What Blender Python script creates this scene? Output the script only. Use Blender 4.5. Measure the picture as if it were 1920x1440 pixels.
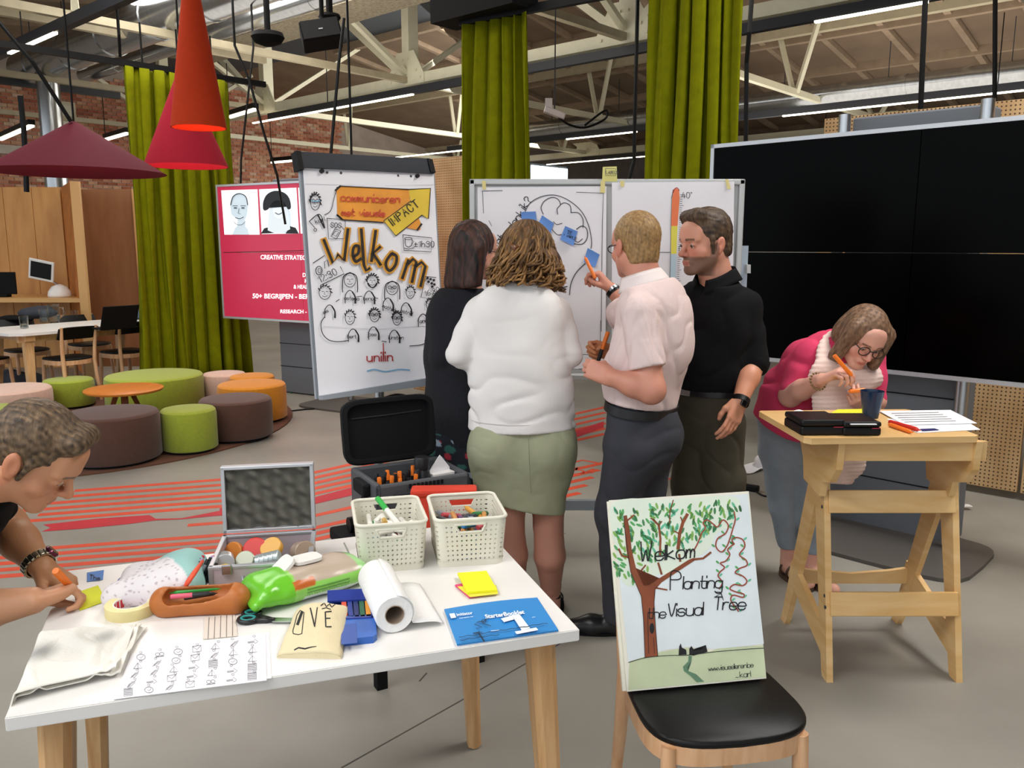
import bpy, bmesh, math, random
import numpy as np
from mathutils import Vector, Matrix
random.seed(7); RNG = np.random.default_rng(7)
SC = bpy.context.scene
for _o in list(bpy.data.objects): bpy.data.objects.remove(_o)
COL = SC.collection
PI = math.pi
R = math.radians

# ---------------------------------------------------------------- camera, world, lights, exposure
CAMH, PITCH, FPX = 1.6, R(9.5), 1553.0
_cam = bpy.data.cameras.new('camera'); _cam.sensor_width = 36.0; _cam.lens = 36.0 * FPX / 1920.0
CAM = bpy.data.objects.new('camera', _cam); COL.objects.link(CAM)
CAM.location = (0, 0, CAMH); CAM.rotation_euler = (PI/2 - PITCH, 0, 0)
_cam.clip_end = 200
SC.camera = CAM
_w = bpy.data.worlds.new('world'); SC.world = _w; _w.use_nodes = True
_w.node_tree.nodes['Background'].inputs[0].default_value = (0.86, 0.93, 1.0, 1)
_w.node_tree.nodes['Background'].inputs[1].default_value = 0.5
SC.view_settings.view_transform = 'Standard'; SC.view_settings.look = 'None'
SC.view_settings.gamma = 1.0; SC.view_settings.use_curve_mapping = False
SC.view_settings.exposure = 1.34
def area_light(name, loc, size, power, target=None, col=(1, 1, 1), rz=0):
    l = bpy.data.lights.new(name, 'AREA'); l.shape = 'RECTANGLE'; l.size, l.size_y = size
    l.energy = power; l.color = col
    o = bpy.data.objects.new(name, l); COL.objects.link(o); o.location = loc
    if target is not None:
        o.rotation_euler = (Vector(target) - Vector(loc)).to_track_quat('-Z', 'Y').to_euler()
    else: o.rotation_euler = (0, 0, rz)
    o.visible_camera = True
    return o
# north-light roof glazing above and behind the photographer and over the lounge, then added fill and uplights
HA = Vector((-.745, .667, 0)); HB = Vector((.667, .745, 0))      # the hall's two axes
def hall(a, b, z=0.0): v = HA*a + HB*b; return Vector((v.x, v.y, z))
HALLROT = math.atan2(HB.y, HB.x)
area_light('glazing_and_fill_light', (-1.6, .2, 5.2), (6, 2.6), 225, target=(-.2, 3.0, .6), col=(1, .97, .93))
area_light('glazing_and_fill_light', (1.2, 2.6, 5.1), (5, 2.6), 470, target=(1.2, 2.7, 0), col=(1, .97, .93))
area_light('glazing_and_fill_light', hall(7.5, 4.0, 4.9), (7, 3), 165, target=hall(7.0, 4.6, 0), col=(1, .96, .9))
area_light('glazing_and_fill_light', hall(12.5, 14, 4.0), (10, 4), 150, target=hall(16, 12, 2), col=(1, .95, .88))  # fill added to brighten the brick wall
area_light('glazing_and_fill_light', hall(1.0, 14, 3.3), (12, 5), 115, target=hall(1.0, 15, 9), col=(1, .93, .84))  # added uplight that brightens the far roof slopes, no glazing here
area_light('glazing_and_fill_light', hall(9.0, 6.5, 3.2), (6, 3), 24, target=hall(9.0, 8.0, 9), col=(1, .93, .84))  # weaker added uplight for the roof over the lamps

# ---------------------------------------------------------------- pixel helpers (a ray of the photograph meets a real plane)
_c, _s = math.cos(PITCH), math.sin(PITCH)
EYE = Vector((0, 0, CAMH))
def ray(x, y):
    u = (x - 960)/FPX; v = (720 - y)/FPX
    return Vector((u, _c + v*_s, -_s + v*_c))
def G(x, y, z=0.0):
    r = ray(x, y); return EYE + r*((z - CAMH)/r.z)
def AT(x, y, d):
    r = ray(x, y); return EYE + r*(d/r.y)
class Plane:
    def __init__(s, o, n): s.o = Vector(o); s.n = Vector(n).normalized(); 
    def hit(s, x, y, off=0.0):
        r = ray(x, y); p = EYE + r*((s.o - EYE).dot(s.n)/r.dot(s.n)); return p + s.n*off
def plane3(a, b, c):
    n = (b - a).cross(c - a).normalized()
    if n.dot(EYE - a) < 0: n = -n
    return Plane(a, n)

# ---------------------------------------------------------------- materials
def lin(h):
    if not isinstance(h, str): return tuple(h)[:3]
    h = h.lstrip('#'); o = []
    for i in (0, 2, 4):
        v = int(h[i:i+2], 16)/255.0
        o.append(v/12.92 if v <= .04045 else ((v + .055)/1.055)**2.4)
    return tuple(o)
MATS = {}
def M(name, col='#888888', rough=.5, metal=0.0, var=0.0, vscale=8.0, bump=0.0, bscale=60.0, stretch=(1, 1, 1), emit=0.0,
      vcol=False, trans=0.0, alpha=1.0, kind=None, col2=None, sheen=0.0, spec=None, ior=1.45):
    if name in MATS: return MATS[name]
    m = bpy.data.materials.new(name); m.use_nodes = True; MATS[name] = m
    nt = m.node_tree; N, L = nt.nodes, nt.links; b = N['Principled BSDF']
    c = lin(col); b.inputs['Roughness'].default_value = rough; b.inputs['Metallic'].default_value = metal
    b.inputs['Base Color'].default_value = (*c, 1)
    if spec is not None: b.inputs['Specular IOR Level'].default_value = spec
    if trans: b.inputs['Transmission Weight'].default_value = trans; b.inputs['IOR'].default_value = ior
    if alpha < 1: b.inputs['Alpha'].default_value = alpha
    if sheen: b.inputs['Sheen Weight'].default_value = sheen
    if emit:
        b.inputs['Emission Color'].default_value = (*c, 1); b.inputs['Emission Strength'].default_value = emit
    tc = N.new('ShaderNodeTexCoord'); mp = N.new('ShaderNodeMapping'); mp.inputs['Scale'].default_value = stretch
    L.new(tc.outputs['Object'], mp.inputs['Vector'])
    src = None
    if vcol:
        a = N.new('ShaderNodeVertexColor'); a.layer_name = 'Col'; src = a.outputs['Color']
    if kind == 'wood' or kind == 'ply':
        n1 = N.new('ShaderNodeTexNoise'); n1.inputs['Scale'].default_value = vscale; n1.inputs['Detail'].default_value = 5
        n1.inputs['Distortion'].default_value = .6
        L.new(mp.outputs[0], n1.inputs['Vector'])
        rp = N.new('ShaderNodeValToRGB'); c2 = lin(col2 or col)
        rp.color_ramp.elements[0].position = .32; rp.color_ramp.elements[1].position = .68
        rp.color_ramp.elements[0].color = (*c2, 1); rp.color_ramp.elements[1].color = (*c, 1)
        L.new(n1.outputs['Fac'], rp.inputs[0]); src = rp.outputs[0]
    elif var:
        n1 = N.new('ShaderNodeTexNoise'); n1.inputs['Scale'].default_value = vscale; n1.inputs['Detail'].default_value = 6
        L.new(mp.outputs[0], n1.inputs['Vector'])
        mx = N.new('ShaderNodeMix'); mx.data_type = 'RGBA'; mx.blend_type = 'MULTIPLY'; mx.inputs['Factor'].default_value = 1
        rp = N.new('ShaderNodeValToRGB')
        lo, hi = 1 - var, 1 + var*.6
        rp.color_ramp.elements[0].position = .3; rp.color_ramp.elements[1].position = .7
        rp.color_ramp.elements[0].color = (lo, lo, lo, 1); rp.color_ramp.elements[1].color = (hi, hi, hi, 1)
        L.new(n1.outputs['Fac'], rp.inputs[0])
        if src is None: mx.inputs['A'].default_value = (*c, 1)
        else: L.new(src, mx.inputs['A'])
        L.new(rp.outputs[0], mx.inputs['B']); src = mx.outputs['Result']
    if src is not None:
        L.new(src, b.inputs['Base Color'])
        if emit: L.new(src, b.inputs['Emission Color'])
    if bump:
        n2 = N.new('ShaderNodeTexNoise'); n2.inputs['Scale'].default_value = bscale; n2.inputs['Detail'].default_value = 3
        L.new(mp.outputs[0], n2.inputs['Vector'])
        bp = N.new('ShaderNodeBump'); bp.inputs['Strength'].default_value = bump; bp.inputs['Distance'].default_value = .004
        L.new(n2.outputs['Fac'], bp.inputs['Height']); L.new(bp.outputs[0], b.inputs['Normal'])
    return m
def pegboard_mat():
    m = M('pegboard', '#b9905f', .6); nt = m.node_tree; N, L = nt.nodes, nt.links; b = N['Principled BSDF']
    tc = N.new('ShaderNodeTexCoord'); mp = N.new('ShaderNodeMapping'); mp.inputs['Scale'].default_value = (40, 40, 40)
    L.new(tc.outputs['Object'], mp.inputs['Vector'])
    sep = N.new('ShaderNodeSeparateXYZ'); L.new(mp.outputs[0], sep.inputs[0])
    def tri(sock):
        f = N.new('ShaderNodeMath'); f.operation = 'FRACT'; L.new(sock, f.inputs[0])
        s = N.new('ShaderNodeMath'); s.operation = 'SUBTRACT'; s.inputs[1].default_value = .5; L.new(f.outputs[0], s.inputs[0])
        a = N.new('ShaderNodeMath'); a.operation = 'POWER'; a.inputs[1].default_value = 2; L.new(s.outputs[0], a.inputs[0]); return a.outputs[0]
    ad = N.new('ShaderNodeMath'); L.new(tri(sep.outputs['X']), ad.inputs[0]); L.new(tri(sep.outputs['Z']), ad.inputs[1])
    lt = N.new('ShaderNodeMath'); lt.operation = 'LESS_THAN'; lt.inputs[1].default_value = .045; L.new(ad.outputs[0], lt.inputs[0])
    n1 = N.new('ShaderNodeTexNoise'); n1.inputs['Scale'].default_value = 3; L.new(tc.outputs['Object'], n1.inputs['Vector'])
    rp = N.new('ShaderNodeValToRGB'); rp.color_ramp.elements[0].color = (*lin('#ab8557'), 1); rp.color_ramp.elements[1].color = (*lin('#c9a678'), 1)
    rp.color_ramp.elements[0].position = .35; rp.color_ramp.elements[1].position = .65
    L.new(n1.outputs['Fac'], rp.inputs[0])
    mx = N.new('ShaderNodeMix'); mx.data_type = 'RGBA'; L.new(lt.outputs[0], mx.inputs['Factor']); L.new(rp.outputs[0], mx.inputs['A'])
    mx.inputs['B'].default_value = (*lin('#4a3018'), 1); L.new(mx.outputs['Result'], b.inputs['Base Color'])
    return m

# ---------------------------------------------------------------- objects
NAMES = {}
def thing(name, label, cat, loc=(0, 0, 0), rz=0.0, group=None, kind=None, rot=None):
    o = bpy.data.objects.new(name, None); COL.objects.link(o); o.empty_display_size = .05
    o.location = loc; o.rotation_euler = rot if rot is not None else (0, 0, rz)
    o['label'] = label; o['category'] = cat
    if group: o['group'] = group
    if kind: o['kind'] = kind
    return o
def tag(o, label, cat, group=None, kind=None):
    o['label'] = label; o['category'] = cat
    if group: o['group'] = group
    if kind: o['kind'] = kind
    return o
def copy_tree(o, parent=None):
    c = o.copy(); COL.objects.link(c)
    if parent is not None: c.parent = parent
    for ch in o.children: copy_tree(ch, c)
    return c
def chain_inv(parent):
    m = Matrix.Identity(4); p = parent
    while p is not None: m = p.matrix_basis @ m; p = p.parent
    return m.inverted()
def obj(name, v, f, mat, parent=None, world=False, smooth=False, auto=None, cols=None, label=None, kind=None, fmats=None, weld=False):
    me = bpy.data.meshes.new(name)
    if world and parent is not None:
        mi = chain_inv(parent); a = np.array(v, float)
        m4 = np.array(mi); v = (a @ m4[:3, :3].T) + m4[:3, 3]
    me.from_pydata([tuple(x) for x in v] if not isinstance(v, np.ndarray) else v.tolist(), [], f if isinstance(f, list) else f.tolist())
    if isinstance(mat, (list, tuple)):
        for m in mat: me.materials.append(m)
        if fmats is not None: me.polygons.foreach_set('material_index', np.array(fmats, np.int32))
    else: me.materials.append(mat)
    if cols is not None:
        at = me.color_attributes.new('Col', 'FLOAT_COLOR', 'POINT')
        c4 = np.ones((len(me.vertices), 4), np.float32); c4[:, :3] = cols; at.data.foreach_set('color', c4.ravel())
    if weld:
        bm = bmesh.new(); bm.from_mesh(me); bmesh.ops.remove_doubles(bm, verts=bm.verts, dist=1e-5)
        bmesh.ops.recalc_face_normals(bm, faces=bm.faces); bm.to_mesh(me); bm.free()
    if smooth or auto is not None:
        me.polygons.foreach_set('use_smooth', [True]*len(me.polygons))
        if auto is not None: me.set_sharp_from_angle(angle=R(auto))
    me.update()
    o = bpy.data.objects.new(name, me); COL.objects.link(o)
    if parent is not None: o.parent = parent
    if label: o['label'] = label
    if kind: o['kind'] = kind
    return o
def basis(d, up=Vector((0, 0, 1))):
    d = Vector(d).normalized()
    if abs(d.dot(up)) > .98: up = Vector((0, 1, 0))
    x = up.cross(d).normalized(); y = d.cross(x).normalized(); return x, y, d
class MB:
    """collects verts and faces of one part"""
    def __init__(s): s.v = []; s.f = []; s.m = []; s.cm = 0
    def add(s, vs, fs):
        b = len(s.v); s.v += [Vector(p) for p in vs]; s.f += [[i + b for i in q] for q in fs]; s.m += [s.cm]*len(fs); return s
    def box(s, c, size, rz=0.0, rot=None, bev=0.0):
        x, y, z = (q/2 for q in size); mt = (rot if rot is not None else Matrix.Rotation(rz, 3, 'Z')); c = Vector(c)
        if bev <= 0:
            vs = [mt @ Vector((i*x, j*y, k*z)) + c for i in (-1, 1) for j in (-1, 1) for k in (-1, 1)]
            return s.add(vs, [[0, 1, 3, 2], [4, 6, 7, 5], [0, 4, 5, 1], [2, 3, 7, 6], [0, 2, 6, 4], [1, 5, 7, 3]])
        b = min(bev, x*.95, y*.95, z*.95); vs = []; idx = {}
        bm = bmesh.new(); bmesh.ops.create_cube(bm, size=1)
        for q in bm.verts: q.co = Vector((q.co.x*2*x, q.co.y*2*y, q.co.z*2*z))
        bmesh.ops.bevel(bm, geom=bm.edges[:], offset=b, segments=2, affect='EDGES', profile=.5)
        bm.verts.index_update()
        s.add([mt @ q.co + c for q in bm.verts], [[q.index for q in p.verts] for p in bm.faces]); bm.free(); return s
    def beam(s, a, b, w, h, up=Vector((0, 0, 1)), off=(0, 0)):
        a, b = Vector(a), Vector(b); x, y, d = basis(b - a, up)
        vs = [p + x*(i*w/2 + off[0]) + y*(j*h/2 + off[1]) for p in (a, b) for i, j in ((-1, -1), (1, -1), (1, 1), (-1, 1))]
        return s.add(vs, [[3, 2, 1, 0], [4, 5, 6, 7], [0, 1, 5, 4], [1, 2, 6, 5], [2, 3, 7, 6], [3, 0, 4, 7]])
    def taper(s, a, b, s0, s1, up=Vector((0, 1, 0)), bev=0):
        """bar with rectangular ends s0 (w,h) at a and s1 at b; bev chamfers the four long corners"""
        a, b = Vector(a), Vector(b); x, y, d = basis(b - a, up); vs = []
        for p, (w, h) in ((a, s0), (b, s1)):
            if bev:
                c = bev
                pts = [(-w/2+c, -h/2), (w/2-c, -h/2), (w/2, -h/2+c), (w/2, h/2-c), (w/2-c, h/2), (-w/2+c, h/2), (-w/2, h/2-c), (-w/2, -h/2+c)]
            else: pts = [(-w/2, -h/2), (w/2, -h/2), (w/2, h/2), (-w/2, h/2)]
            vs += [p + x*i + y*j for i, j in pts]
        n = len(vs)//2
        return s.add(vs, [list(range(n))[::-1], list(range(n, 2*n))] + [[i, (i+1) % n, n + (i+1) % n, n + i] for i in range(n)])
    def tube(s, path, r, n=8, caps=True, closed=False):
        P = [Vector(p) for p in path]; rs = r if isinstance(r, (list, tuple)) else [r]*len(P); vs = []; px = None
        for i, p in enumerate(P):
            if closed: d = P[(i+1) % len(P)] - P[i-1]
            else: d = P[min(i+1, len(P)-1)] - P[max(i-1, 0)]
            if d.length < 1e-9: d = Vector((0, 0, 1))
            d.normalize()
            if px is None: x = basis(d)[0]
            else:
                x = px - d*px.dot(d)
                x = x.normalized() if x.length > 1e-6 else basis(d)[0]
            px = x; y = d.cross(x)
            vs += [p + (x*math.cos(2*PI*k/n) + y*math.sin(2*PI*k/n))*rs[i] for k in range(n)]
        m = len(P); fs = []
        for i in range(m if closed else m-1):
            a, b = i*n, ((i+1) % m)*n
            fs += [[a+k, a+(k+1) % n, b+(k+1) % n, b+k] for k in range(n)]
        if caps and not closed: fs += [list(range(n))[::-1], list(range((m-1)*n, m*n))]
        return s.add(vs, fs)
    def lathe(s, prof, c=(0, 0, 0), n=24, rot=None, closed=False):
        """prof: (r, z) list"""
        c = Vector(c); vs = []; fs = []; mt = rot if rot is not None else Matrix.Identity(3)
        for r, z in prof: vs += [mt @ Vector((r*math.cos(2*PI*k/n), r*math.sin(2*PI*k/n), z)) + c for k in range(n)]
        m = len(prof)
        for i in range(m if closed else m-1):
            a, b = i*n, ((i+1) % m)*n; fs += [[a+k, a+(k+1) % n, b+(k+1) % n, b+k] for k in range(n)]
        if not closed:
            if prof[0][0] > 1e-6: fs.append(list(range(n))[::-1])
            if prof[-1][0] > 1e-6: fs.append(list(range((m-1)*n, m*n)))
        return s.add(vs, fs)
    def prism(s, pts, o, ux, uy, t):
        """outline pts (u,v) in the frame o,ux,uy, extruded by vector t"""
        o, ux, uy, t = Vector(o), Vector(ux), Vector(uy), Vector(t); n = len(pts)
        a = [o + ux*u + uy*v for u, v in pts]
        return s.add(a + [p + t for p in a], [list(range(n))[::-1], list(range(n, 2*n))] + [[i, (i+1) % n, n+(i+1) % n, n+i] for i in range(n)])
    def slab(s, quad, t):
        """polygon of points thickened by vector t"""
        q = [Vector(p) for p in quad]; t = Vector(t); n = len(q)
        return s.add(q + [p + t for p in q], [list(range(n))[::-1], list(range(n, 2*n))] + [[i, (i+1) % n, n+(i+1) % n, n+i] for i in range(n)])
    def grid(s, fn, nu, nv, closed_u=False):
        b = [Vector(fn(i/(nu if closed_u else nu-1), j/(nv-1))) for j in range(nv) for i in range(nu)]
        fs = [[j*nu+i, j*nu+(i+1) % nu, (j+1)*nu+(i+1) % nu, (j+1)*nu+i] for j in range(nv-1) for i in range(nu if closed_u else nu-1)]
        return s.add(b, fs)
    def build(s, name, mat, parent=None, world=False, **k):
        if isinstance(mat, (list, tuple)): k['fmats'] = s.m
        return obj(name, s.v, s.f, mat, parent, world, **k)
def solid_sheet(mb, fn, nu, nv, t):
    """thin sheet with thickness t (offset along averaged grid normals)"""
    P = [[Vector(fn(i/(nu-1), j/(nv-1))) for i in range(nu)] for j in range(nv)]
    def nrm(i, j):
        du = P[j][min(i+1, nu-1)] - P[j][max(i-1, 0)]; dv = P[min(j+1, nv-1)][i] - P[max(j-1, 0)][i]
        q = du.cross(dv); return q.normalized() if q.length > 1e-12 else Vector((0, 0, 1))
    top = [P[j][i] + nrm(i, j)*t for j in range(nv) for i in range(nu)]; bot = [P[j][i] for j in range(nv) for i in range(nu)]
    n = nu*nv; fs = []
    for j in range(nv-1):
        for i in range(nu-1):
            a = j*nu+i; fs.append([a, a+1, a+nu+1, a+nu]); fs.append([n+a+nu, n+a+nu+1, n+a+1, n+a])
    ring = [i for i in range(nu)] + [j*nu+nu-1 for j in range(1, nv)] + [(nv-1)*nu+i for i in range(nu-2, -1, -1)] + [j*nu for j in range(nv-2, 0, -1)]
    for a, b in zip(ring, ring[1:]+ring[:1]): fs.append([b, a, n+a, n+b])
    return mb.add(top + bot, fs)

# ---------------------------------------------------------------- strokes and lettering
def catmull(pts, sub=5, closed=False):
    P = [np.array(p, float) for p in pts]
    if len(P) < 3: return P
    out = []; n = len(P)
    for i in range(n if closed else n-1):
        p0 = P[i-1] if (i > 0 or closed) else P[i]; p1 = P[i]; p2 = P[(i+1) % n]; p3 = P[(i+2) % n] if (i+2 < n or closed) else P[(i+1) % n]
        for k in range(sub):
            t = k/sub
            out.append(.5*((2*p1) + (-p0+p2)*t + (2*p0-5*p1+4*p2-p3)*t*t + (-p0+3*p1-3*p2+p3)*t**3))
    out.append(P[0] if closed else P[-1]); return out
class Ink:
    """flat strokes and fills traced in photograph pixels and laid on a real plane"""
    def __init__(s, plane, off=.0008): s.pl = plane; s.off = off; s.mb = MB()
    def line(s, pts, w, smooth=False, closed=False, taper=False):
        P = [np.array(p, float) for p in pts]
        if smooth: P = catmull(P, 5, closed)
        elif closed: P = P + [P[0]]
        L = []; n = len(P)
        for i in range(n):
            d = P[min(i+1, n-1)] - P[max(i-1, 0)]; l = math.hypot(*d) or 1
            q = np.array([-d[1], d[0]])/l*w/2*(math.sin(PI*(i+.6)/(n+.2))**.6 if taper else 1)
            L += [P[i]+q, P[i]-q]
        if n >= 2:
            d = P[1]-P[0]; e = d/(math.hypot(*d) or 1)*w*.35; L[0] = L[0]-e; L[1] = L[1]-e
            d = P[-1]-P[-2]; e = d/(math.hypot(*d) or 1)*w*.35; L[-2] = L[-2]+e; L[-1] = L[-1]+e
        s.mb.add([s.pl.hit(*p, s.off) for p in L], [[2*i, 2*i+1, 2*i+3, 2*i+2] for i in range(n-1)]); return s
    def fill(s, pts, smooth=False):
        P = catmull(pts, 5, True)[:-1] if smooth else [np.array(p, float) for p in pts]
        bm = bmesh.new(); vs = [bm.verts.new((p[0], p[1], 0)) for p in P]
        f = bm.faces.new(vs); bmesh.ops.triangulate(bm, faces=[f]); bm.verts.index_update()
        s.mb.add([s.pl.hit(v.co.x, v.co.y, s.off) for v in bm.verts], [[v.index for v in f.verts] for f in bm.faces]); bm.free(); return s
    def ellipse(s, c, rx, ry, w=None, rot=0, n=16):
        ca, sa = math.cos(rot), math.sin(rot)
        P = [(c[0]+rx*math.cos(t)*ca-ry*math.sin(t)*sa, c[1]+rx*math.cos(t)*sa+ry*math.sin(t)*ca) for t in [2*PI*i/n for i in range(n)]]
        return s.fill(P) if w is None else s.line(P, w, closed=True)
    def text(s, txt, pos, size, w, right=(1, 0), up=None, slant=0.0, smooth=True, gap=1.7, bounce=0):
        """hand lettering; pos = start of the baseline, size = height of an x in pixels, right = baseline direction"""
        r = np.array(right, float); r /= math.hypot(*r); u = np.array([r[1], -r[0]]) if up is None else np.array(up, float)/math.hypot(*up)
        k = size/4.0; x = 0.0
        for ch in txt:
            if ch == ' ': x += 4; continue
            g = FONT.get(ch)
            if g is None: continue
            wd = max(int(t[0]) for pl in g for t in pl); by = random.uniform(-1, 1)*bounce
            for pl in g:
                P = []
                for t in pl:
                    gx, gy = int(t[0]), int(t[1], 36) - 3
                    P.append(np.array(pos, float) + r*(x + gx + slant*gy)*k + u*(gy+by)*k)
                s.line(P, w, smooth=smooth)
            x += wd + gap
        return s
    def sans(s, txt, pos, cap, right=(1, 0), up=None, bold=.012, width=None, sx=1.0, align='L'):
        """printed lettering with the built-in typeface; cap = capital height in pixels"""
        cu = bpy.data.curves.new('t', 'FONT'); cu.body = txt; cu.size = 1; cu.offset = bold; cu.resolution_u = 3
        to = bpy.data.objects.new('t', cu); me = to.to_mesh(); 
        vs = [(v.co.x, v.co.y) for v in me.vertices]; fs = [list(p.vertices) for p in me.polygons]
        to.to_mesh_clear(); bpy.data.objects.remove(to); bpy.data.curves.remove(cu)
        if not vs: return s
        x0 = min(v[0] for v in vs); x1 = max(v[0] for v in vs)
        k = cap/.69; kx = k*sx if width is None else width/max(x1-x0, 1e-6)
        r = np.array(right, float); r /= math.hypot(*r); u = np.array([r[1], -r[0]]) if up is None else np.array(up, float)/math.hypot(*up)
        sh = {'L': 0, 'C': -(x1-x0)*kx/2, 'R': -(x1-x0)*kx}[align]
        s.mb.add([s.pl.hit(*(np.array(pos, float) + r*((x-x0)*kx+sh) + u*y*k), s.off) for x, y in vs], fs); return s
    def build(s, name, mat, parent, **k):
        return s.mb.build(name, mat, parent, world=True, **k)
_F = """a:46 37 17 06 04 13 33 45/47 43|b:0a 03/05 17 37 46 44 33 13 04|c:46 37 17 06 04 13 33 44|d:46 37 17 06 04 13 33 44/4a 43|e:05 45 46 37 17 06 04 13 33 44|f:4a 3a 29 23/07 37
g:46 37 17 06 04 13 33 44/47 41 30 10 01|h:0a 03/05 17 37 46 43|i:07 03/09 0a|j:17 11 00/19 1a|k:0a 03/37 05/05 43|l:0a 03|m:07 03/05 17 26 23/25 37 46 43|n:07 03/05 17 37 46 43|o:17 06 04 13 33 44 46 37 17
p:07 00/06 17 37 46 44 33 13 04|q:46 37 17 06 04 13 33 44/47 40|r:07 03/05 17 37|s:46 37 17 06 15 35 44 33 13 04|t:1a 14 23 33/07 37|u:07 04 13 33 44/47 43|v:07 23 47|w:07 13 26 33 47|x:07 43/47 03|y:07 24/47 23 10 00|z:07 47 03 43
A:03 2a 43/16 36|B:03 0a 3a 48 37 07/37 46 44 33 03|C:48 3a 1a 08 05 13 33 45|D:03 0a 2a 48 45 23 03|E:4a 0a 03 43/07 37|F:4a 0a 03/07 37|G:48 3a 1a 08 05 13 33 45 46 26|H:0a 03/4a 43/07 47|I:0a 03|J:3a 34 23 13 04|K:0a 03/4a 07 43|L:0a 03 43|M:03 0a 25 4a 43|N:03 0a 43 4a
O:1a 08 05 13 33 45 48 3a 1a|P:03 0a 3a 48 37 07|R:03 0a 3a 48 37 07/27 43|S:48 3a 1a 08 17 36 45 33 13 05|T:0a 4a/2a 23|U:0a 05 13 33 45 4a|V:0a 23 4a|W:0a 13 27 33 4a|X:0a 43/4a 03|Y:0a 27 4a/27 23|Z:0a 4a 03 43
0:1a 08 05 13 33 45 48 3a 1a|1:08 2a 23|2:08 1a 3a 48 03 43|3:08 1a 3a 48 37 17/37 45 44 33 13 04|4:2a 05 45/38 33|5:4a 0a 07 37 45 44 33 03|6:3a 07 04 13 33 44 45 36 06|7:0a 4a 13|8:17 08 1a 3a 48 37 17 05 13 33 45 37|9:47 17 08 1a 3a 48 43
?:08 1a 3a 48 26 25/23 24|-:06 36|.:03 04|::04 03/07 08|±:06 46/24 28/03 43|°:0a 1a 19 09 0a|/:03 4a|':0a 09|,:03 02"""
FONT = {}
for _ln in _F.replace('\n', '|').split('|'):
    _k, _v = (_ln[0], _ln[2:]); FONT[_k] = [pl.split() for pl in _v.split('/')]

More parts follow.
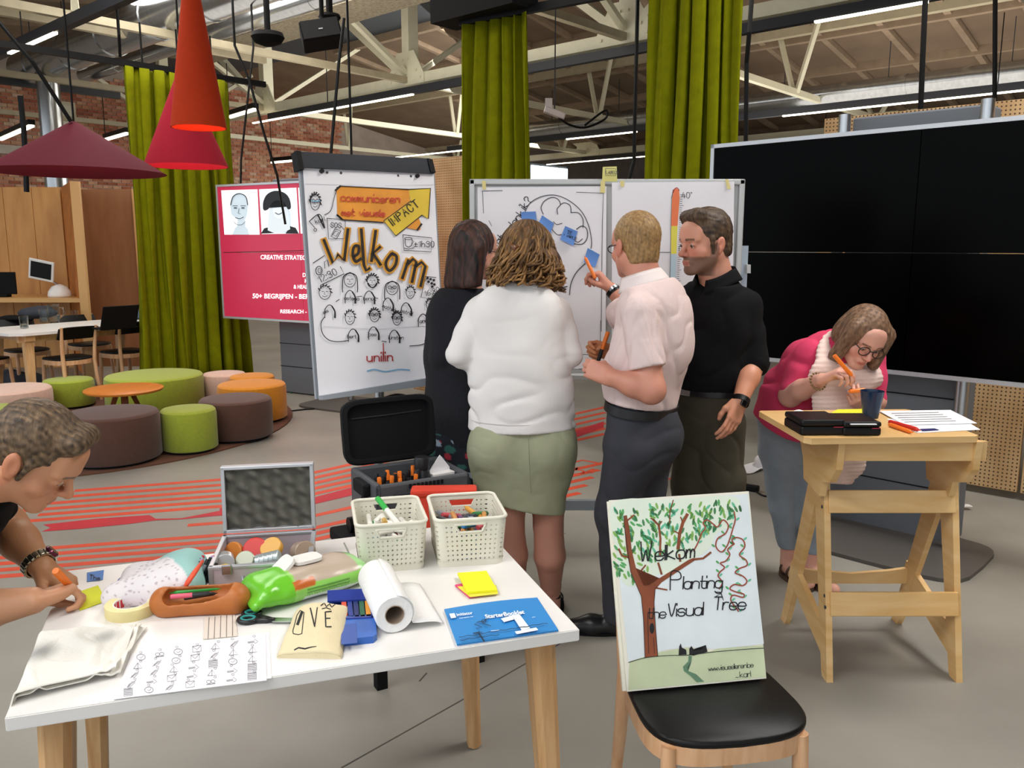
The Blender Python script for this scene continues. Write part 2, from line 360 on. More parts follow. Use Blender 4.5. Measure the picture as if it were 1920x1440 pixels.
# ---------------------------------------------------------------- smooth organic solids: blended distance fields, surface nets
def smin(a, b, k):
    h = np.clip(.5 + .5*(b - a)/k, 0, 1); return b + (a - b)*h - k*h*(1-h)
class SDF:
    def __init__(s, h=.006): s.h = h; s.ops = []; s.lo = np.full(3, 1e9); s.hi = np.full(3, -1e9); s.post = []
    def _b(s, lo, hi, neg):
        if not neg: s.lo = np.minimum(s.lo, lo); s.hi = np.maximum(s.hi, hi)
    def cap(s, a, b, ra, rb, k=.02, flat=1.0, fw=None, neg=False, ends=False, tfw=None):
        """tapered capsule a-b; flat scales the thickness along fw; ends=True cuts it square"""
        a, b = np.array(a, float), np.array(b, float); m = max(ra, rb)
        s.ops.append(('cap', a, b, ra, rb, k, flat, None if fw is None else np.array(fw, float), neg, ends))
        s._b(np.minimum(a, b)-m, np.maximum(a, b)+m, neg); return s
    def chain(s, pts, rs, k=.02, **q):
        for i in range(len(pts)-1): s.cap(pts[i], pts[i+1], rs[i], rs[i+1], k=k, **q)
        return s
    def ell(s, c, r, rot=None, k=.02, neg=False):
        c = np.array(c, float); r = np.array(r, float) if hasattr(r, '__len__') else np.full(3, r)
        rot = np.eye(3) if rot is None else np.array(rot, float)   # columns = axes
        ext = np.abs(rot) @ r
        s.ops.append(('ell', c, r, rot, k, neg)); s._b(c-ext, c+ext, neg); return s
    def cut(s, p, n, k=.003):
        s.ops.append(('cut', np.array(p, float), np.array(n, float)/np.linalg.norm(n), k)); return s
    def field(s, fn): s.ops.append(('fn', fn)); return s
    def run(s):
        h = s.h; pad = 3*h + .012; lo = s.lo - pad; n = np.ceil((s.hi + pad - lo)/h).astype(int) + 1
        ax = [lo[i] + h*np.arange(n[i]) for i in range(3)]; F = np.full(n, .08, np.float32)
        for op in s.ops:
            if op[0] in ('cut', 'fn'):
                X, Y, Z = np.meshgrid(*[a.astype(np.float32) for a in ax], indexing='ij', sparse=True)
                if op[0] == 'cut':
                    _, p, q, k = op; d = (X-p[0])*q[0] + (Y-p[1])*q[1] + (Z-p[2])*q[2]; F = -smin(-F, -d, k)
                else: F = F + op[1](X, Y, Z).astype(np.float32)
                continue
            if op[0] == 'cap':
                _, a, b, ra, rb, k, flat, fw, neg, ends = op; m = max(ra, rb) + k + .012; l0, l1 = np.minimum(a, b)-m, np.maximum(a, b)+m
            else:
                _, c, r, rot, k, neg = op; e = np.abs(rot) @ r + k + .012; l0, l1 = c-e, c+e
            i0 = np.clip(np.floor((l0-lo)/h).astype(int), 0, n); i1 = np.clip(np.ceil((l1-lo)/h).astype(int)+1, 0, n)
            if (i1 <= i0).any(): continue
            sl = tuple(slice(i0[i], i1[i]) for i in range(3))
            X, Y, Z = np.meshgrid(*[ax[i][i0[i]:i1[i]].astype(np.float32) for i in range(3)], indexing='ij', sparse=True)
            if op[0] == 'cap':
                d = b-a; L = np.linalg.norm(d)+1e-9; d = d/L
                x, y, z = X-a[0], Y-a[1], Z-a[2]
                t = x*d[0] + y*d[1] + z*d[2]; tc = np.clip(t, 0, L)
                qx, qy, qz = x-tc*d[0], y-tc*d[1], z-tc*d[2]
                if ends: qx, qy, qz = x-t*d[0], y-t*d[1], z-t*d[2]
                if flat != 1.0 and fw is not None:
                    w = fw/np.linalg.norm(fw); fdot = (qx*w[0]+qy*w[1]+qz*w[2])*(1/flat-1)
                    qx, qy, qz = qx+fdot*w[0], qy+fdot*w[1], qz+fdot*w[2]
                q = np.sqrt(qx*qx+qy*qy+qz*qz); D = q - (ra + (rb-ra)*tc/L)
                if flat < 1: D = D*((1+flat)/2)
                if ends: D = np.maximum(D, np.abs(t-L/2)-L/2)
            else:
                x, y, z = X-c[0], Y-c[1], Z-c[2]; u = [(x*rot[0, i]+y*rot[1, i]+z*rot[2, i])/r[i] for i in range(3)]
                k0 = np.sqrt(u[0]**2+u[1]**2+u[2]**2); k1 = np.sqrt((u[0]/r[0])**2+(u[1]/r[1])**2+(u[2]/r[2])**2)
                D = k0*(k0-1)/np.maximum(k1, 1e-6)
            D = D.astype(np.float32)
            F[sl] = -smin(-F[sl], D, k) if neg else smin(F[sl], D, k)
        S = F < 0; cnt = np.zeros(tuple(n-1), np.int8)
        for i in (0, 1):
            for j in (0, 1):
                for l in (0, 1): cnt += S[i:n[0]-1+i, j:n[1]-1+j, l:n[2]-1+l]
        act = (cnt > 0) & (cnt < 8); idx = np.full(act.shape, -1, np.int64); N = int(act.sum()); idx[act] = np.arange(N)
        ijk = np.argwhere(act); acc = np.zeros((N, 3)); num = np.zeros(N)
        for axn in range(3):
            for o1 in (0, 1):
                for o2 in (0, 1):
                    a = np.zeros(3, int); oth = [q for q in range(3) if q != axn]; a[oth[0]], a[oth[1]] = o1, o2; b = a.copy(); b[axn] = 1
                    fa = F[tuple((ijk+a).T)]; fb = F[tuple((ijk+b).T)]; m = (fa < 0) != (fb < 0)
                    t = np.where(m, fa/np.where(m, fa-fb, 1), 0); P = ijk + a; P = P.astype(float); P[:, axn] += t
                    acc[m] += P[m]; num[m] += 1
        V = lo + h*(acc/np.maximum(num, 1)[:, None]); Q = []
        for axn in range(3):
            o1, o2 = [(1, 2), (2, 0), (0, 1)][axn]
            sl0 = [slice(None)]*3; sl1 = [slice(None)]*3; sl0[axn] = slice(0, -1); sl1[axn] = slice(1, None)
            ch = S[tuple(sl0)] != S[tuple(sl1)]; e = np.argwhere(ch)
            ok = (e[:, o1] > 0) & (e[:, o2] > 0) & (e[:, o1] < n[o1]-1) & (e[:, o2] < n[o2]-1); e = e[ok]
            c = []
            for d1, d2 in ((-1, -1), (0, -1), (0, 0), (-1, 0)):
                q = e.copy(); q[:, o1] += d1; q[:, o2] += d2; c.append(idx[tuple(q.T)])
            q = np.stack(c, 1); inside = S[tuple(e.T)]; q[~inside] = q[~inside][:, ::-1]; Q.append(q)
        return V, np.concatenate(Q)
    def build(s, name, mat, parent, world=True, color=None, smooth_iter=0, **k):
        V, Q = s.run(); V, Q = taubin(V, Q, smooth_iter)
        k.setdefault('smooth', True)
        return obj(name, V, Q, mat, parent, world, cols=None if color is None else color(V), **k)
def taubin(V, Q, it):
    if it:
        E = np.concatenate([Q[:, [0, 1]], Q[:, [1, 2]], Q[:, [2, 3]], Q[:, [3, 0]]]); deg = np.bincount(E.ravel(), minlength=len(V))[:, None]
        for n in range(it*2):
            A = np.zeros_like(V)
            for i in range(3): A[:, i] = np.bincount(E[:, 0], V[E[:, 1], i], len(V)) + np.bincount(E[:, 1], V[E[:, 0], i], len(V))
            V = V + (A/np.maximum(deg, 1) - V)*(.55 if n % 2 == 0 else -.57)
    return V, Q
def waves(seed, n=6, f=(30, 70), aniso=(1, 1, 1)):
    """cheap smooth noise: a sum of warped sine waves"""
    r = np.random.default_rng(seed); D = r.normal(size=(n, 3))*np.array(aniso); D /= np.linalg.norm(D, axis=1)[:, None]; K = r.uniform(*f, n); P = r.uniform(0, 6.28, n)
    def fn(X, Y, Z):
        o = 0
        for d, k, p in zip(D, K, P):
            w = np.sin((X*d[1]+Y*d[2]+Z*d[0])*k*.45 + p*1.7)*1.1
            o = o + np.sin((X*d[0]+Y*d[1]+Z*d[2])*k + p + w)
        return o/(n**.5*1.15)
    return fn
# ================================================================= SETTING
CONC = M('concrete', '#928e85', .45, var=.2, vscale=1.3, bump=.15, bscale=9)
WHITEP = M('white_laminate', '#e6e3df', .35)
CREAM = M('cream_steel', '#e3dfc4', .5, var=.05)
BLACK = M('black_plastic', '#0b0b0c', .45, spec=.25)
BLACKM = M('black_matt', '#0d0d0e', .8, spec=.2)
DGREY = M('dark_grey_metal', '#3b3e43', .5)
GALV = M('galvanised', '#b3b6b8', .2, metal=.9, var=.12, vscale=5, stretch=(3, 3, 1))
LED = M('led_strip', '#fff3d8', .5, emit=3.2)
STEEL = M('brushed_steel', '#b9bcc0', .3, metal=1.0)
GREYP = M('grey_paint', '#9da3a8', .45)
WOOD = M('beech', '#d8b183', .45, kind='wood', vscale=3, stretch=(12, 12, 1.2), col2='#c2935f')
BIRCH = M('birch_ply', '#e3bf87', .45, kind='ply', vscale=2.2, stretch=(1.4, 1.4, 9), col2='#d3a666')
PANELW = M('booth_ply', '#c9924f', .5, kind='ply', vscale=1.6, stretch=(5, 5, .8), col2='#b47c3e')
PEG = pegboard_mat()

fl = MB().box((0, 12, -.05), (50, 54, .1)); floor = fl.build('floor', CONC); tag(floor, 'grey polished concrete floor with worn patches and saw cut joints', 'floor', kind='structure')
JOINT = M('joint', '#4e4b46', .9)
def floor_strip(name, px, w, mat, z=.0012, n=0):
    P = [G(*p) for p in px]; L = []; m = len(P)
    for i in range(m):
        d = (P[min(i+1, m-1)] - P[max(i-1, 0)]).normalized(); q = Vector((-d.y, d.x, 0))*w/2; L += [P[i]+q, P[i]-q]
    mb = MB(); mb.add([p + Vector((0, 0, z)) for p in L] + [p + Vector((0, 0, -.01)) for p in L], [[2*i, 2*i+1, 2*i+3, 2*i+2] for i in range(m-1)] + [[2*i, 2*i+2, 2*m+2*i+2, 2*m+2*i] for i in range(m-1)] + [[2*i+3, 2*i+1, 2*m+2*i+1, 2*m+2*i+3] for i in range(m-1)])
    return mb.build(name, mat, floor)
for j in ([(640, 1440), (880, 1305), (1000, 1236), (1100, 1178), (1190, 1120)], [(1000, 1005), (1060, 1000)], [(786, 1278), (800, 1262)]): floor_strip('saw_joint', j, .006, JOINT, .0008)
ORANGE = M('orange_floor_paint', '#d2492a', .6, var=.12, vscale=6); REDP = M('red_floor_paint', '#b8202f', .6, var=.1, vscale=5)
def fy(y0): return lambda x: y0 + .0765*(419-x) if x < 590 else (y0 - 13 - .225*(x-590))
for i, y0 in enumerate((899, 909, 919, 929, 939, 949)):
    f = fy(y0); x0 = (140, 135, 60, 40, 72, 45)[i]
    floor_strip('stripe', [(x, f(x)) for x in (x0, 250, 419, 520, 590, 655, 760, 900, 1000, 1135)], .056, ORANGE)
for i, y0 in enumerate((980, 1003, 1014, 1025, 1037, 1049)):
    f = fy(y0); x0 = 352 if i == 0 else -40
    floor_strip('stripe', [(x, f(x)) for x in ([x0, 419, 520, 590, 655, 760] if i == 0 else (x0, 100, 250, 419, 520, 590, 655, 760, 900, 1000, 1135 - (i-1)*12))], .050, ORANGE)
def floor_poly(name, px, mat, z=.0014):
    q = [G(*p) for p in px]; mb = MB(); bm = bmesh.new(); f = bm.faces.new([bm.verts.new((p.x, p.y, z)) for p in q]); bmesh.ops.triangulate(bm, faces=[f]); bm.verts.index_update()
    mb.add([v.co.copy() for v in bm.verts], [[v.index for v in t.verts] for t in bm.faces]); bm.free(); return mb.build(name, mat, floor)
floor_poly('red_bar', [(81, 984), (180, 973), (280, 966), (292, 973), (340, 972), (412, 958), (412, 953), (430, 951), (430, 966), (400, 968), (340, 974), (292, 976), (240, 983), (150, 992), (78, 997), (95, 990)], REDP)
floor_poly('red_bar', [(585, 934), (660, 914), (800, 880), (1000, 835), (1132, 790), (1132, 802), (1000, 850), (800, 895), (660, 929), (588, 946)], REDP)
floor_strip('stripe', [(1072, 868), (1092, 863), (1120, 868)], .03, ORANGE)
floor_strip('painted_letter', [(1098, 876), (1082, 877), (1080, 881), (1094, 883), (1094, 888), (1076, 889)], .02, ORANGE)
floor_strip('painted_letter', [(1113, 879), (1100, 885), (1112, 887)], .02, ORANGE)
floor_strip('stripe', [(1238, 898), (1268, 898)], .03, ORANGE); floor_strip('stripe', [(1226, 905), (1240, 908)], .03, ORANGE)
for _o in list(floor.children): _o['kind'] = 'structure'

# ---- walls
BRICKC = M('brick', '#b87052', .85, vcol=True, var=.25, vscale=9, bump=.4, bscale=40)
MORTAR = M('mortar', '#b8aa9e', .9, var=.15, vscale=3)
def hall_rot(along): return math.atan2(along.y, along.x)
def hallbox(mb, a0, a1, b0, b1, z0, z1):
    p = [hall(a, b, z) for a in (a0, a1) for b in (b0, b1) for z in (z0, z1)]
    mb.add(p, [[0, 1, 3, 2], [4, 6, 7, 5], [0, 4, 5, 1], [2, 3, 7, 6], [0, 2, 6, 4], [1, 5, 7, 3]]); return mb
WA = 20.0
mb = hallbox(MB(), WA, WA+.3, -4, 40, 0, 6.2); wl = mb.build('wall_left', MORTAR); tag(wl, 'old red brick gable wall behind the wooden booth', 'wall', kind='structure')
mb = hallbox(MB(), -16, WA, 40, 40.3, 0, 6.2); wb = mb.build('wall_back', MORTAR); tag(wb, 'far brick wall below the roof at the end of the hall', 'wall', kind='structure')
mb = hallbox(MB(), -16.3, -16, -4, 40, 0, 6.2); wr = mb.build('wall_right', MORTAR); tag(wr, 'side wall of the hall', 'wall', kind='structure')
def P2(p):
    dz = p.z-CAMH; zc = p.y*_c - dz*_s; return (960+FPX*p.x/zc, 720-FPX*(p.y*_s+dz*_c)/zc)
bm0 = MB(); hallbox(bm0, -.02, .0, -.1, .1, -.031, .031)
cols = ['#c88062', '#d29270', '#b87052', '#d8a684', '#ac6448', '#c98a70', '#dcb89c']
bmesh_by = []
for c in cols[:6]:
    t = obj('brick', [v.copy() for v in bm0.v], bm0.f, BRICKC, wl, cols=np.array([lin(c)]*8)); bmesh_by.append(t)
proto = bmesh_by; nind = 0; rest = MB(); restc = []
for r in range(46):
    z = 2.1 + r*.075
    for k in range(60):
        b = 4.6 + k*.215 + (.107 if r % 2 else 0)
        p = hall(WA, b, z); x, y = P2(p)
        if not (-20 < x < 640 and 150 < y < 360): continue
        ci = random.randrange(6)
        if 105 < x < 236 and y < 345 and nind < 300:
            o = proto[ci] if nind < 6 else proto[ci].copy()
            if nind < 6: o = proto[nind]
            else: COL.objects.link(o)
            o.location = p; nind += 1
        else:
            n = len(rest.v); rest.add([v + p for v in bm0.v], bm0.f); restc += [lin(cols[random.randrange(7)])]*8
obj('brick', rest.v, rest.f, BRICKC, wl, cols=np.array(restc), kind='stuff')
PLAST = M('pale_plaster', '#cfc9bb', .8, var=.1); 
mb = MB(); hallbox(mb, WA-.12, WA, 4.5, 9.2, 3.5, 3.68); mb.build('concrete_band', PLAST, wl)
mb = MB(); hallbox(mb, WA-.12, WA, 4.5, 8.0, 2.55, 2.7); mb.build('concrete_band', PLAST, wl)
mb = MB(); hallbox(mb, WA-.14, WA-.02, 7.35, 7.75, 3.7, 4.7); o = mb.build('window_1', M('cream_paint', '#ddd6b8', .5)); tag(o, 'tall cream painted window frame in the brick wall', 'window', kind='structure')
mb = MB(); hallbox(mb, WA-.16, WA-.13, 7.42, 7.68, 3.78, 4.62); mb.build('pane', M('pale_glass', '#e8e6cc', .25), o)
c0 = AT(90, 160, 13.6); pil = MB(); pil.lathe([(.17, 0), (.17, 4.6)], (c0.x, c0.y, 0), 20); o = pil.build('column', GALV, smooth=True, auto=40); tag(o, 'round silver duct column in front of the brick wall', 'column', kind='structure')
# far windows with daylight
gl = M('daylight_glass', '#dfe9ee', .4, emit=1.0)
for i, (a0, a1) in enumerate(((20.2, 22.4), (23.0, 25.2))):
    mb = MB(); hallbox(mb, WA-.25, WA-.1, a0, a1, 3.2, 4.5); w = mb.build('window_%d' % (i+2), M('window_frame_grey', '#8d8f90', .6)); tag(w, ('bright' if i == 0 else 'small bright') + ' window high in the brick wall beyond the narrow curtain', 'window', kind='structure')
    for k in range(4):
        s = a0 + .06 + k*(a1-a0-.06)/4; mb = MB(); hallbox(mb, WA-.3, WA-.24, s, s+(a1-a0)/4-.09, 3.28, 4.42); mb.build('pane', gl, w)

# ---- perforated plywood panel walls (hall direction A, b about 6)
pegroot = thing('wall_partition', 'perforated plywood partition standing behind the screens', 'wall', hall(0, 5.95, 0), HALLROT - PI/2, kind='structure')
for a0, a1 in ((-6.0, -4.62), (-4.6, -3.22), (-3.2, -1.82), (-1.8, -.42), (-.4, .98), (1.0, 2.38), (5.6, 6.75)):
    MB().box((-(a0+a1)/2, 0, 1.26), (a1-a0, .05, 2.42), bev=.004).build('panel', PEG, pegroot)

# ---- roof: saddle bays across b
RB = [(-9, 4.25), (-1.0, 4.45), (8.2, 5.75), (11.2, 5.72), (19.6, 4.4), (29, 5.8), (40, 4.4)]
ROOFB = M('roof_board', '#8a7660', .85, var=.18, vscale=2); ROOFP = M('roof_panel_board', '#84705c', .85, var=.2, vscale=1.2)
SKYP = M('skylight_cover', '#4b5157', .7)
for i in range(len(RB)-1):
    (b0, z0), (b1, z1) = RB[i], RB[i+1]
    if i == 0: continue
    q = [hall(-16, b0, z0), hall(-16, b1, z1), hall(WA, b1, z1), hall(WA, b0, z0)]
    mb = MB(); mb.slab(q, (0, 0, .12)); o = mb.build('ceiling_%d' % i, SKYP if i == 2 else ROOFB)
    tag(o, {1: 'brown boarded roof slope above the silver duct', 2: 'dark grey covered skylight strip along the ridge', 3: 'brown coffered roof slope beyond the first cream truss', 4: 'brown roof slope rising beyond the valley', 5: 'farthest brown roof slope'}[i], 'ceiling', kind='structure')
    if i in (1, 3, 4):
        L = math.hypot(b1-b0, z1-z0); nr = 5 if i != 4 else 6; rib = MB(); px = None
        sl = (z1-z0)/(b1-b0); aw = 1.0; a_lo = {1: 2, 3: -7, 4: -9}[i]; a_hi = {1: 16, 3: 15, 4: 14}[i]
        for k in range(nr+1):
            b = b0 + (b1-b0)*k/nr; z = z0 + (z1-z0)*k/nr; rib.beam(hall(a_lo, b, z-.07), hall(a_hi, b, z-.07), .12, .16)
        for k in range(int((a_hi-a_lo)/aw)+1):
            a = a_lo + k*aw; rib.beam(hall(a, b0, z0-.05), hall(a, b1, z1-.05), .10, .11)
        rib.build('rib', M('roof_rib', '#a08b74', .85, var=.12), o, world=True, kind='stuff')
        pb = (b1-b0)/nr; first = None; n = 0
        for ai in range(int((a_hi-a_lo)/aw)):
            for k in range(nr):
                a = a_lo + (ai+.5)*aw; b = b0 + (k+.5)*pb; z = z0 + sl*(b-b0); n += 1
                if first is None:
                    mb = MB(); h = .43; g = pb/2-.1
                    p = [hall(da, db, sl*db - .025) for da, db in ((-h, -g), (h, -g), (h, g), (-h, g))]
                    mb.slab(p, (0, 0, .03)); first = mb.build('panel', ROOFP, o); first.location = hall(a, b, z)
                else:
                    c = first.copy(); COL.objects.link(c); c.location = hall(a, b, z)

# ---- steel girders
ZC = 4.15
nodes = [ (lambda p: p.dot(HA))(G(x, y, ZC)) for x, y in ((500, 207), (770, 152), (1170, 78))]
st = (nodes[0]-nodes[2])/2; n1 = nodes[1]
NODES = [n1 + k*st for k in (2, 1, 0, -1, -2, -3)]
BG = G(770, 152, ZC).dot(HB)
def girder(name, b, na, zt, label, fine=True):
    g = thing(name, label, 'roof truss', hall(0, b, 0), kind='structure')
    mb = MB(); mb.beam(hall(na[0]+2, b-.06, ZC), hall(na[-1]-2, b-.06, ZC), .06, .15); mb.beam(hall(na[0]+2, b+.06, ZC), hall(na[-1]-2, b+.06, ZC), .06, .15)
    mb.build('bottom_chord', CREAM, g, world=True)
    MB().beam(hall(na[0]+2, b, zt), hall(na[-1]-2, b, zt), .14, .14).build('top_chord', CREAM, g, world=True)
    for i, a in enumerate(na):
        MB().beam(hall(a, b, ZC), hall(a, b, zt), .2, .16, up=HA).build('post', CREAM, g, world=True)
        gp = MB(); gp.prism([(-.42, -.08), (.42, -.08), (.42, .06), (.2, .42), (-.2, .42), (-.42, .06)], hall(a, b-.105, ZC), HA, (0, 0, 1), HB*.02)
        for u, v in ((-.34, 0), (-.25, .12), (.34, 0), (.25, .12), (-.06, .3), (.06, .3), (0, .1)): gp.box(hall(a+u, b-.11, ZC+v), (.03, .03, .03), HALLROT)
        gp.build('gusset_plate', CREAM, g, world=True)
        for sg in ((1,) if i < 3 else (1, -1)):
            a2 = a + sg*st
            MB().beam(hall(a+sg*.15, b-.04, ZC+.12), hall(a+sg*st*.52, b-.04, zt), .13, .1, up=HA).build('diagonal', CREAM, g, world=True)
    return g
girder('roof_truss', BG, NODES, 5.72, 'nearest cream steel roof truss crossing the hall above the whiteboard')
girder('roof_truss', BG+10.2, NODES, 5.5, 'second cream steel roof truss, farther off beyond the perforated panels')
RUST = M('grey_cream_steel', '#b9ae92', .6, var=.1)
for i, a in enumerate(NODES[:5]):
    g = thing('cross_truss', ('slim cream cross truss meeting the nearest roof truss at its %s post' % ['first', 'second', 'third', 'fourth', 'fifth'][i]), 'roof truss', hall(a, 0, 0), kind='structure')
    MB().beam(hall(a, BG-8, ZC), hall(a, BG, ZC), .09, .09).build('bottom_chord', RUST, g, world=True); MB().beam(hall(a, BG, ZC), hall(a, BG+10, ZC), .1, .1).build('bottom_chord', CREAM, g, world=True)
    for db, zt in ((-5.0, 5.0), (5.0, 5.18), (9.0, 4.7)):
        MB().beam(hall(a+.03, BG+db, ZC), hall(a+.42, BG+db+.2, zt), .07, .06).build('strut', CREAM, g, world=True)
        MB().beam(hall(a-.03, BG+db, ZC), hall(a-.42, BG+db-.2, zt), .07, .06).build('strut', CREAM, g, world=True)
    MB().beam(hall(a, BG+.1, ZC+.1), hall(a, BG+2.2, 5.6), .09, .07).build('strut', CREAM, g, world=True)
    MB().beam(hall(a, BG-.1, ZC+.1), hall(a, BG-2.2, 5.5), .09, .07).build('strut', CREAM, g, world=True)
for b, z, lab in ((BG+5.0, 5.16, 'long grey roof purlin behind the first truss'), (BG+9.2, 4.62, 'long grey roof purlin near the valley'), (BG-5.2, 5.0, 'long grey roof purlin above the big silver duct')):
    o = MB().beam(hall(-9, b, z), hall(WA, b, z), .14, .2).build('roof_purlin', RUST); tag(o, lab, 'beam', kind='structure')

# ---- ducts, tracks, conduits
def line_b(px, z): p = G(px[0], px[1], z); return p.dot(HB)
def line_a(px, z): p = G(px[0], px[1], z); return p.dot(HA)
def duct(b, z, a0, a1, r, label, seams=10):
    t = thing('ventilation_duct', label, 'duct', hall(a0, b, z))
    mb = MB(); mb.tube([hall(a0, b, z), hall(a1, b, z)], r, 24); mb.build('pipe', GALV, t, world=True, smooth=True, auto=50)
    for k in range(seams):
        a = a0 + (k+.5)*(a1-a0)/seams; mb = MB(); mb.tube([hall(a-.03, b, z), hall(a+.03, b, z)], r*1.045, 24); mb.build('seam_band', GALV, t, world=True, smooth=True, auto=50)
        MB().beam(hall(a+.3, b, z+r), hall(a+.3, b, 5.2), .012, .012, up=HA).build('hanger_rod', DGREY, t, world=True)
duct(line_b((170, 82), 4.45), 4.45, 15.5, 2.0, .27, 'fat silver spiral duct running over the pendant lamps')
duct(line_b((1400, 195), 4.25), 4.25, 13, -9, .17, 'long thin silver duct behind the nearest roof truss', 12)
duct(line_b((1100, 320), 3.9), 3.9, 13, -9, .2, 'far silver duct just above the whiteboard', 8)
duct(line_b((395, 62), 4.5), 4.5, 15.5, 2.0, .13, 'dull grey service pipe beside the fat silver duct', 5)
MESHC = M('perforated_metal', '#a59a84', .6, metal=.3, var=.4, vscale=26, bump=.6, bscale=40)
b_ = line_b((620, 35), 4.7); mb = MB(); hallbox(mb, 14, 1.5, b_-.35, b_+.35, 4.7, 4.75); tr = mb.build('cable_tray', MESHC); tag(tr, 'wide perforated metal cable tray under the roof', 'cable tray')
def track(px, z, a0, a1, label, leds):
    b = line_b(px, z); t = thing('lighting_track', label, 'light', hall(a0, b, z))
    MB().beam(hall(a0, b, z), hall(a1, b, z), .09, .11).build('rail', M('track_black', '#22242a', .5), t, world=True)
    for q0, q1 in leds:
        x0, x1 = [ (lambda p: p.dot(HA))(G(x, y, z-.07)) for x, y in (q0, q1)]
        MB().beam(hall(x0, b-.03, z-.066), hall(x1, b-.03, z-.066), .045, .02).build('led_strip', LED, t, world=True)
    n = 5
    for k in range(n):
        a = a0 + (k+.5)*(a1-a0)/n; MB().beam(hall(a, b, z+.05), hall(a, b, z+1.0), .012, .012, up=HA).build('hanger_wire', BLACK, t, world=True)
track((870, 152), 3.95, 14, -4, 'black lighting track hung under the nearest roof truss', (((480, 232), (776, 178)), ((1532, 44), (1738, 3))))
track((1400, 218), 3.75, 14, -8, 'black lighting track with a long warm strip below the thin duct', (((660, 296), (860, 268)), ((1000, 252), (1130, 236)), ((1400, 200), (1920, 143))))
track((1170, 292), 3.9, 14, -8, 'farthest black lighting track over the whiteboard', (((1000, 306), (1200, 285)),))
track((110, 50), 3.9, 12, 1, 'dark steel lighting channel crossing in front of the big duct', (((0, 98), (90, 60)),))
def conduit(p0, p1, z, r, mat, name, label, n=6):
    A_, B_ = G(*p0, z), G(*p1, z); a = (A_.dot(HA)+B_.dot(HA))/2; b0, b1 = A_.dot(HB), B_.dot(HB)
    mb = MB(); mb.beam(hall(a, b0, z), hall(a, b1, z), r, r); o = mb.build(name, mat); tag(o, label, 'rail'); return a
conduit((-60, 0), (480, 118), 4.3, .09, RUST, 'conduit_beam', 'grey cream beam crossing under the fat silver duct')
conduit((-40, 150), (235, 176), 4.2, .12, DGREY, 'conduit_beam', 'dark beam below the fat duct near the brick wall')
# far hall lights on the left
for (x0, y0), (x1, y1), z, lab in (((198, 262), (240, 250), 3.6, 'short bright strip light before the brick wall beside the first curtain'), ((0, 262), (60, 236), 3.5, 'short strip light over the wooden booth'), ((430, 220), (480, 205), 3.8, 'short bright strip light behind the hanging cables'), ((510, 305), (555, 301), 3.4, 'small strip light above the pink screen')):
    p = G(x0, y0, z); q = G(x1, y1, z); t = thing('strip_light', lab, 'light', p)
    MB().beam(p+Vector((0, 0, .06)), q+Vector((0, 0, .06)), .1, .08).build('housing', BLACK, t, world=True); MB().beam(p, q, .07, .03).build('led_strip', LED, t, world=True)
    MB().beam(p+Vector((0, 0, .1)), p+Vector((0, 0, .9)), .012, .012).build('hanger_wire', BLACK, t, world=True)

# ---- curtains
GREEN = M('green_curtain', '#757808', .95, var=.14, vscale=14, bump=.25, bscale=160, spec=.08)
def curtain(p0, p1, ztop, zbot, nf, amp, flare, seed, label, railext=(.1, .1)):
    p0, p1 = Vector(p0), Vector(p1); p0.z = p1.z = 0; d = p1-p0; L = d.length; d.normalize(); nrm = Vector((d.y, -d.x, 0))
    t = thing('curtain', label, 'curtain', (p0+p1)/2); r = random.Random(seed); ph = [r.uniform(-.8, .8) for _ in range(nf*2+4)]; am = [r.uniform(.35, 1.35) for _ in range(nf*2+4)]
    def fn(u, v):
        z = zbot + (ztop-zbot)*v; x = u*nf; i = int(x); f = x-i
        q = ph[i]*(1-f)+ph[i+1]*f; a_ = am[i]*(1-f)+am[i+1]*f
        g = .55+.45*(1-v)
        s = math.sin(2*PI*(x + .25*q + .12*math.sin(3*v+i)))
        w = (math.copysign(abs(s)**.7, s))*amp*a_*g
        xx = (u-.5)*L*(1+flare*(1-v)**1.3) + .012*math.sin(5*v+7*u)
        return (p0+p1)/2 + d*(xx + .25*amp*math.cos(2*PI*2*x)) + nrm*w + Vector((0, 0, z))
    mb = MB(); solid_sheet(mb, fn, nf*14+1, 18, .006); mb.build('cloth', GREEN, t, world=True, smooth=True)
    mb = MB(); mb.beam(p0 - d*railext[0] + Vector((0, 0, ztop+.03)), p1 + d*railext[1] + Vector((0, 0, ztop+.03)), .05, .06)
    mb.build('rail', BLACK, t, world=True)
    hp = MB(); 
    for k in range(3):
        q = p0 + d*L*(k+.5)/3; hp.beam(q+Vector((0, 0, ztop+.05)), q+Vector((0, 0, ztop+.45)), .015, .015, up=d)
    hp.build('hanger_rod', BLACK, t, world=True, kind='stuff')
    return t
cl0, cl1 = G(232, 120, 3.4), G(428, 150, 3.4)
curtain(cl0, cl1, 3.38, .1, 8, .10, .13, 3, 'green felt curtain hanging behind the pendant lamps', (2.3, .45))
ca_ = AT(872, 45, 7.1); cb_ = AT(992, 45, 6.75)
curtain(ca_, cb_, 3.36, .08, 5, .085, .2, 5, 'narrow green felt curtain between flip chart and whiteboard', (.05, 1.0))
cc_ = AT(1222, 45, 6.0); cd_ = AT(1392, 45, 5.55)
curtain(cc_, cd_, 3.4, .08, 6, .095, .1, 8, 'tall green felt curtain above the whiteboard beside the black screen', (.3, .3))

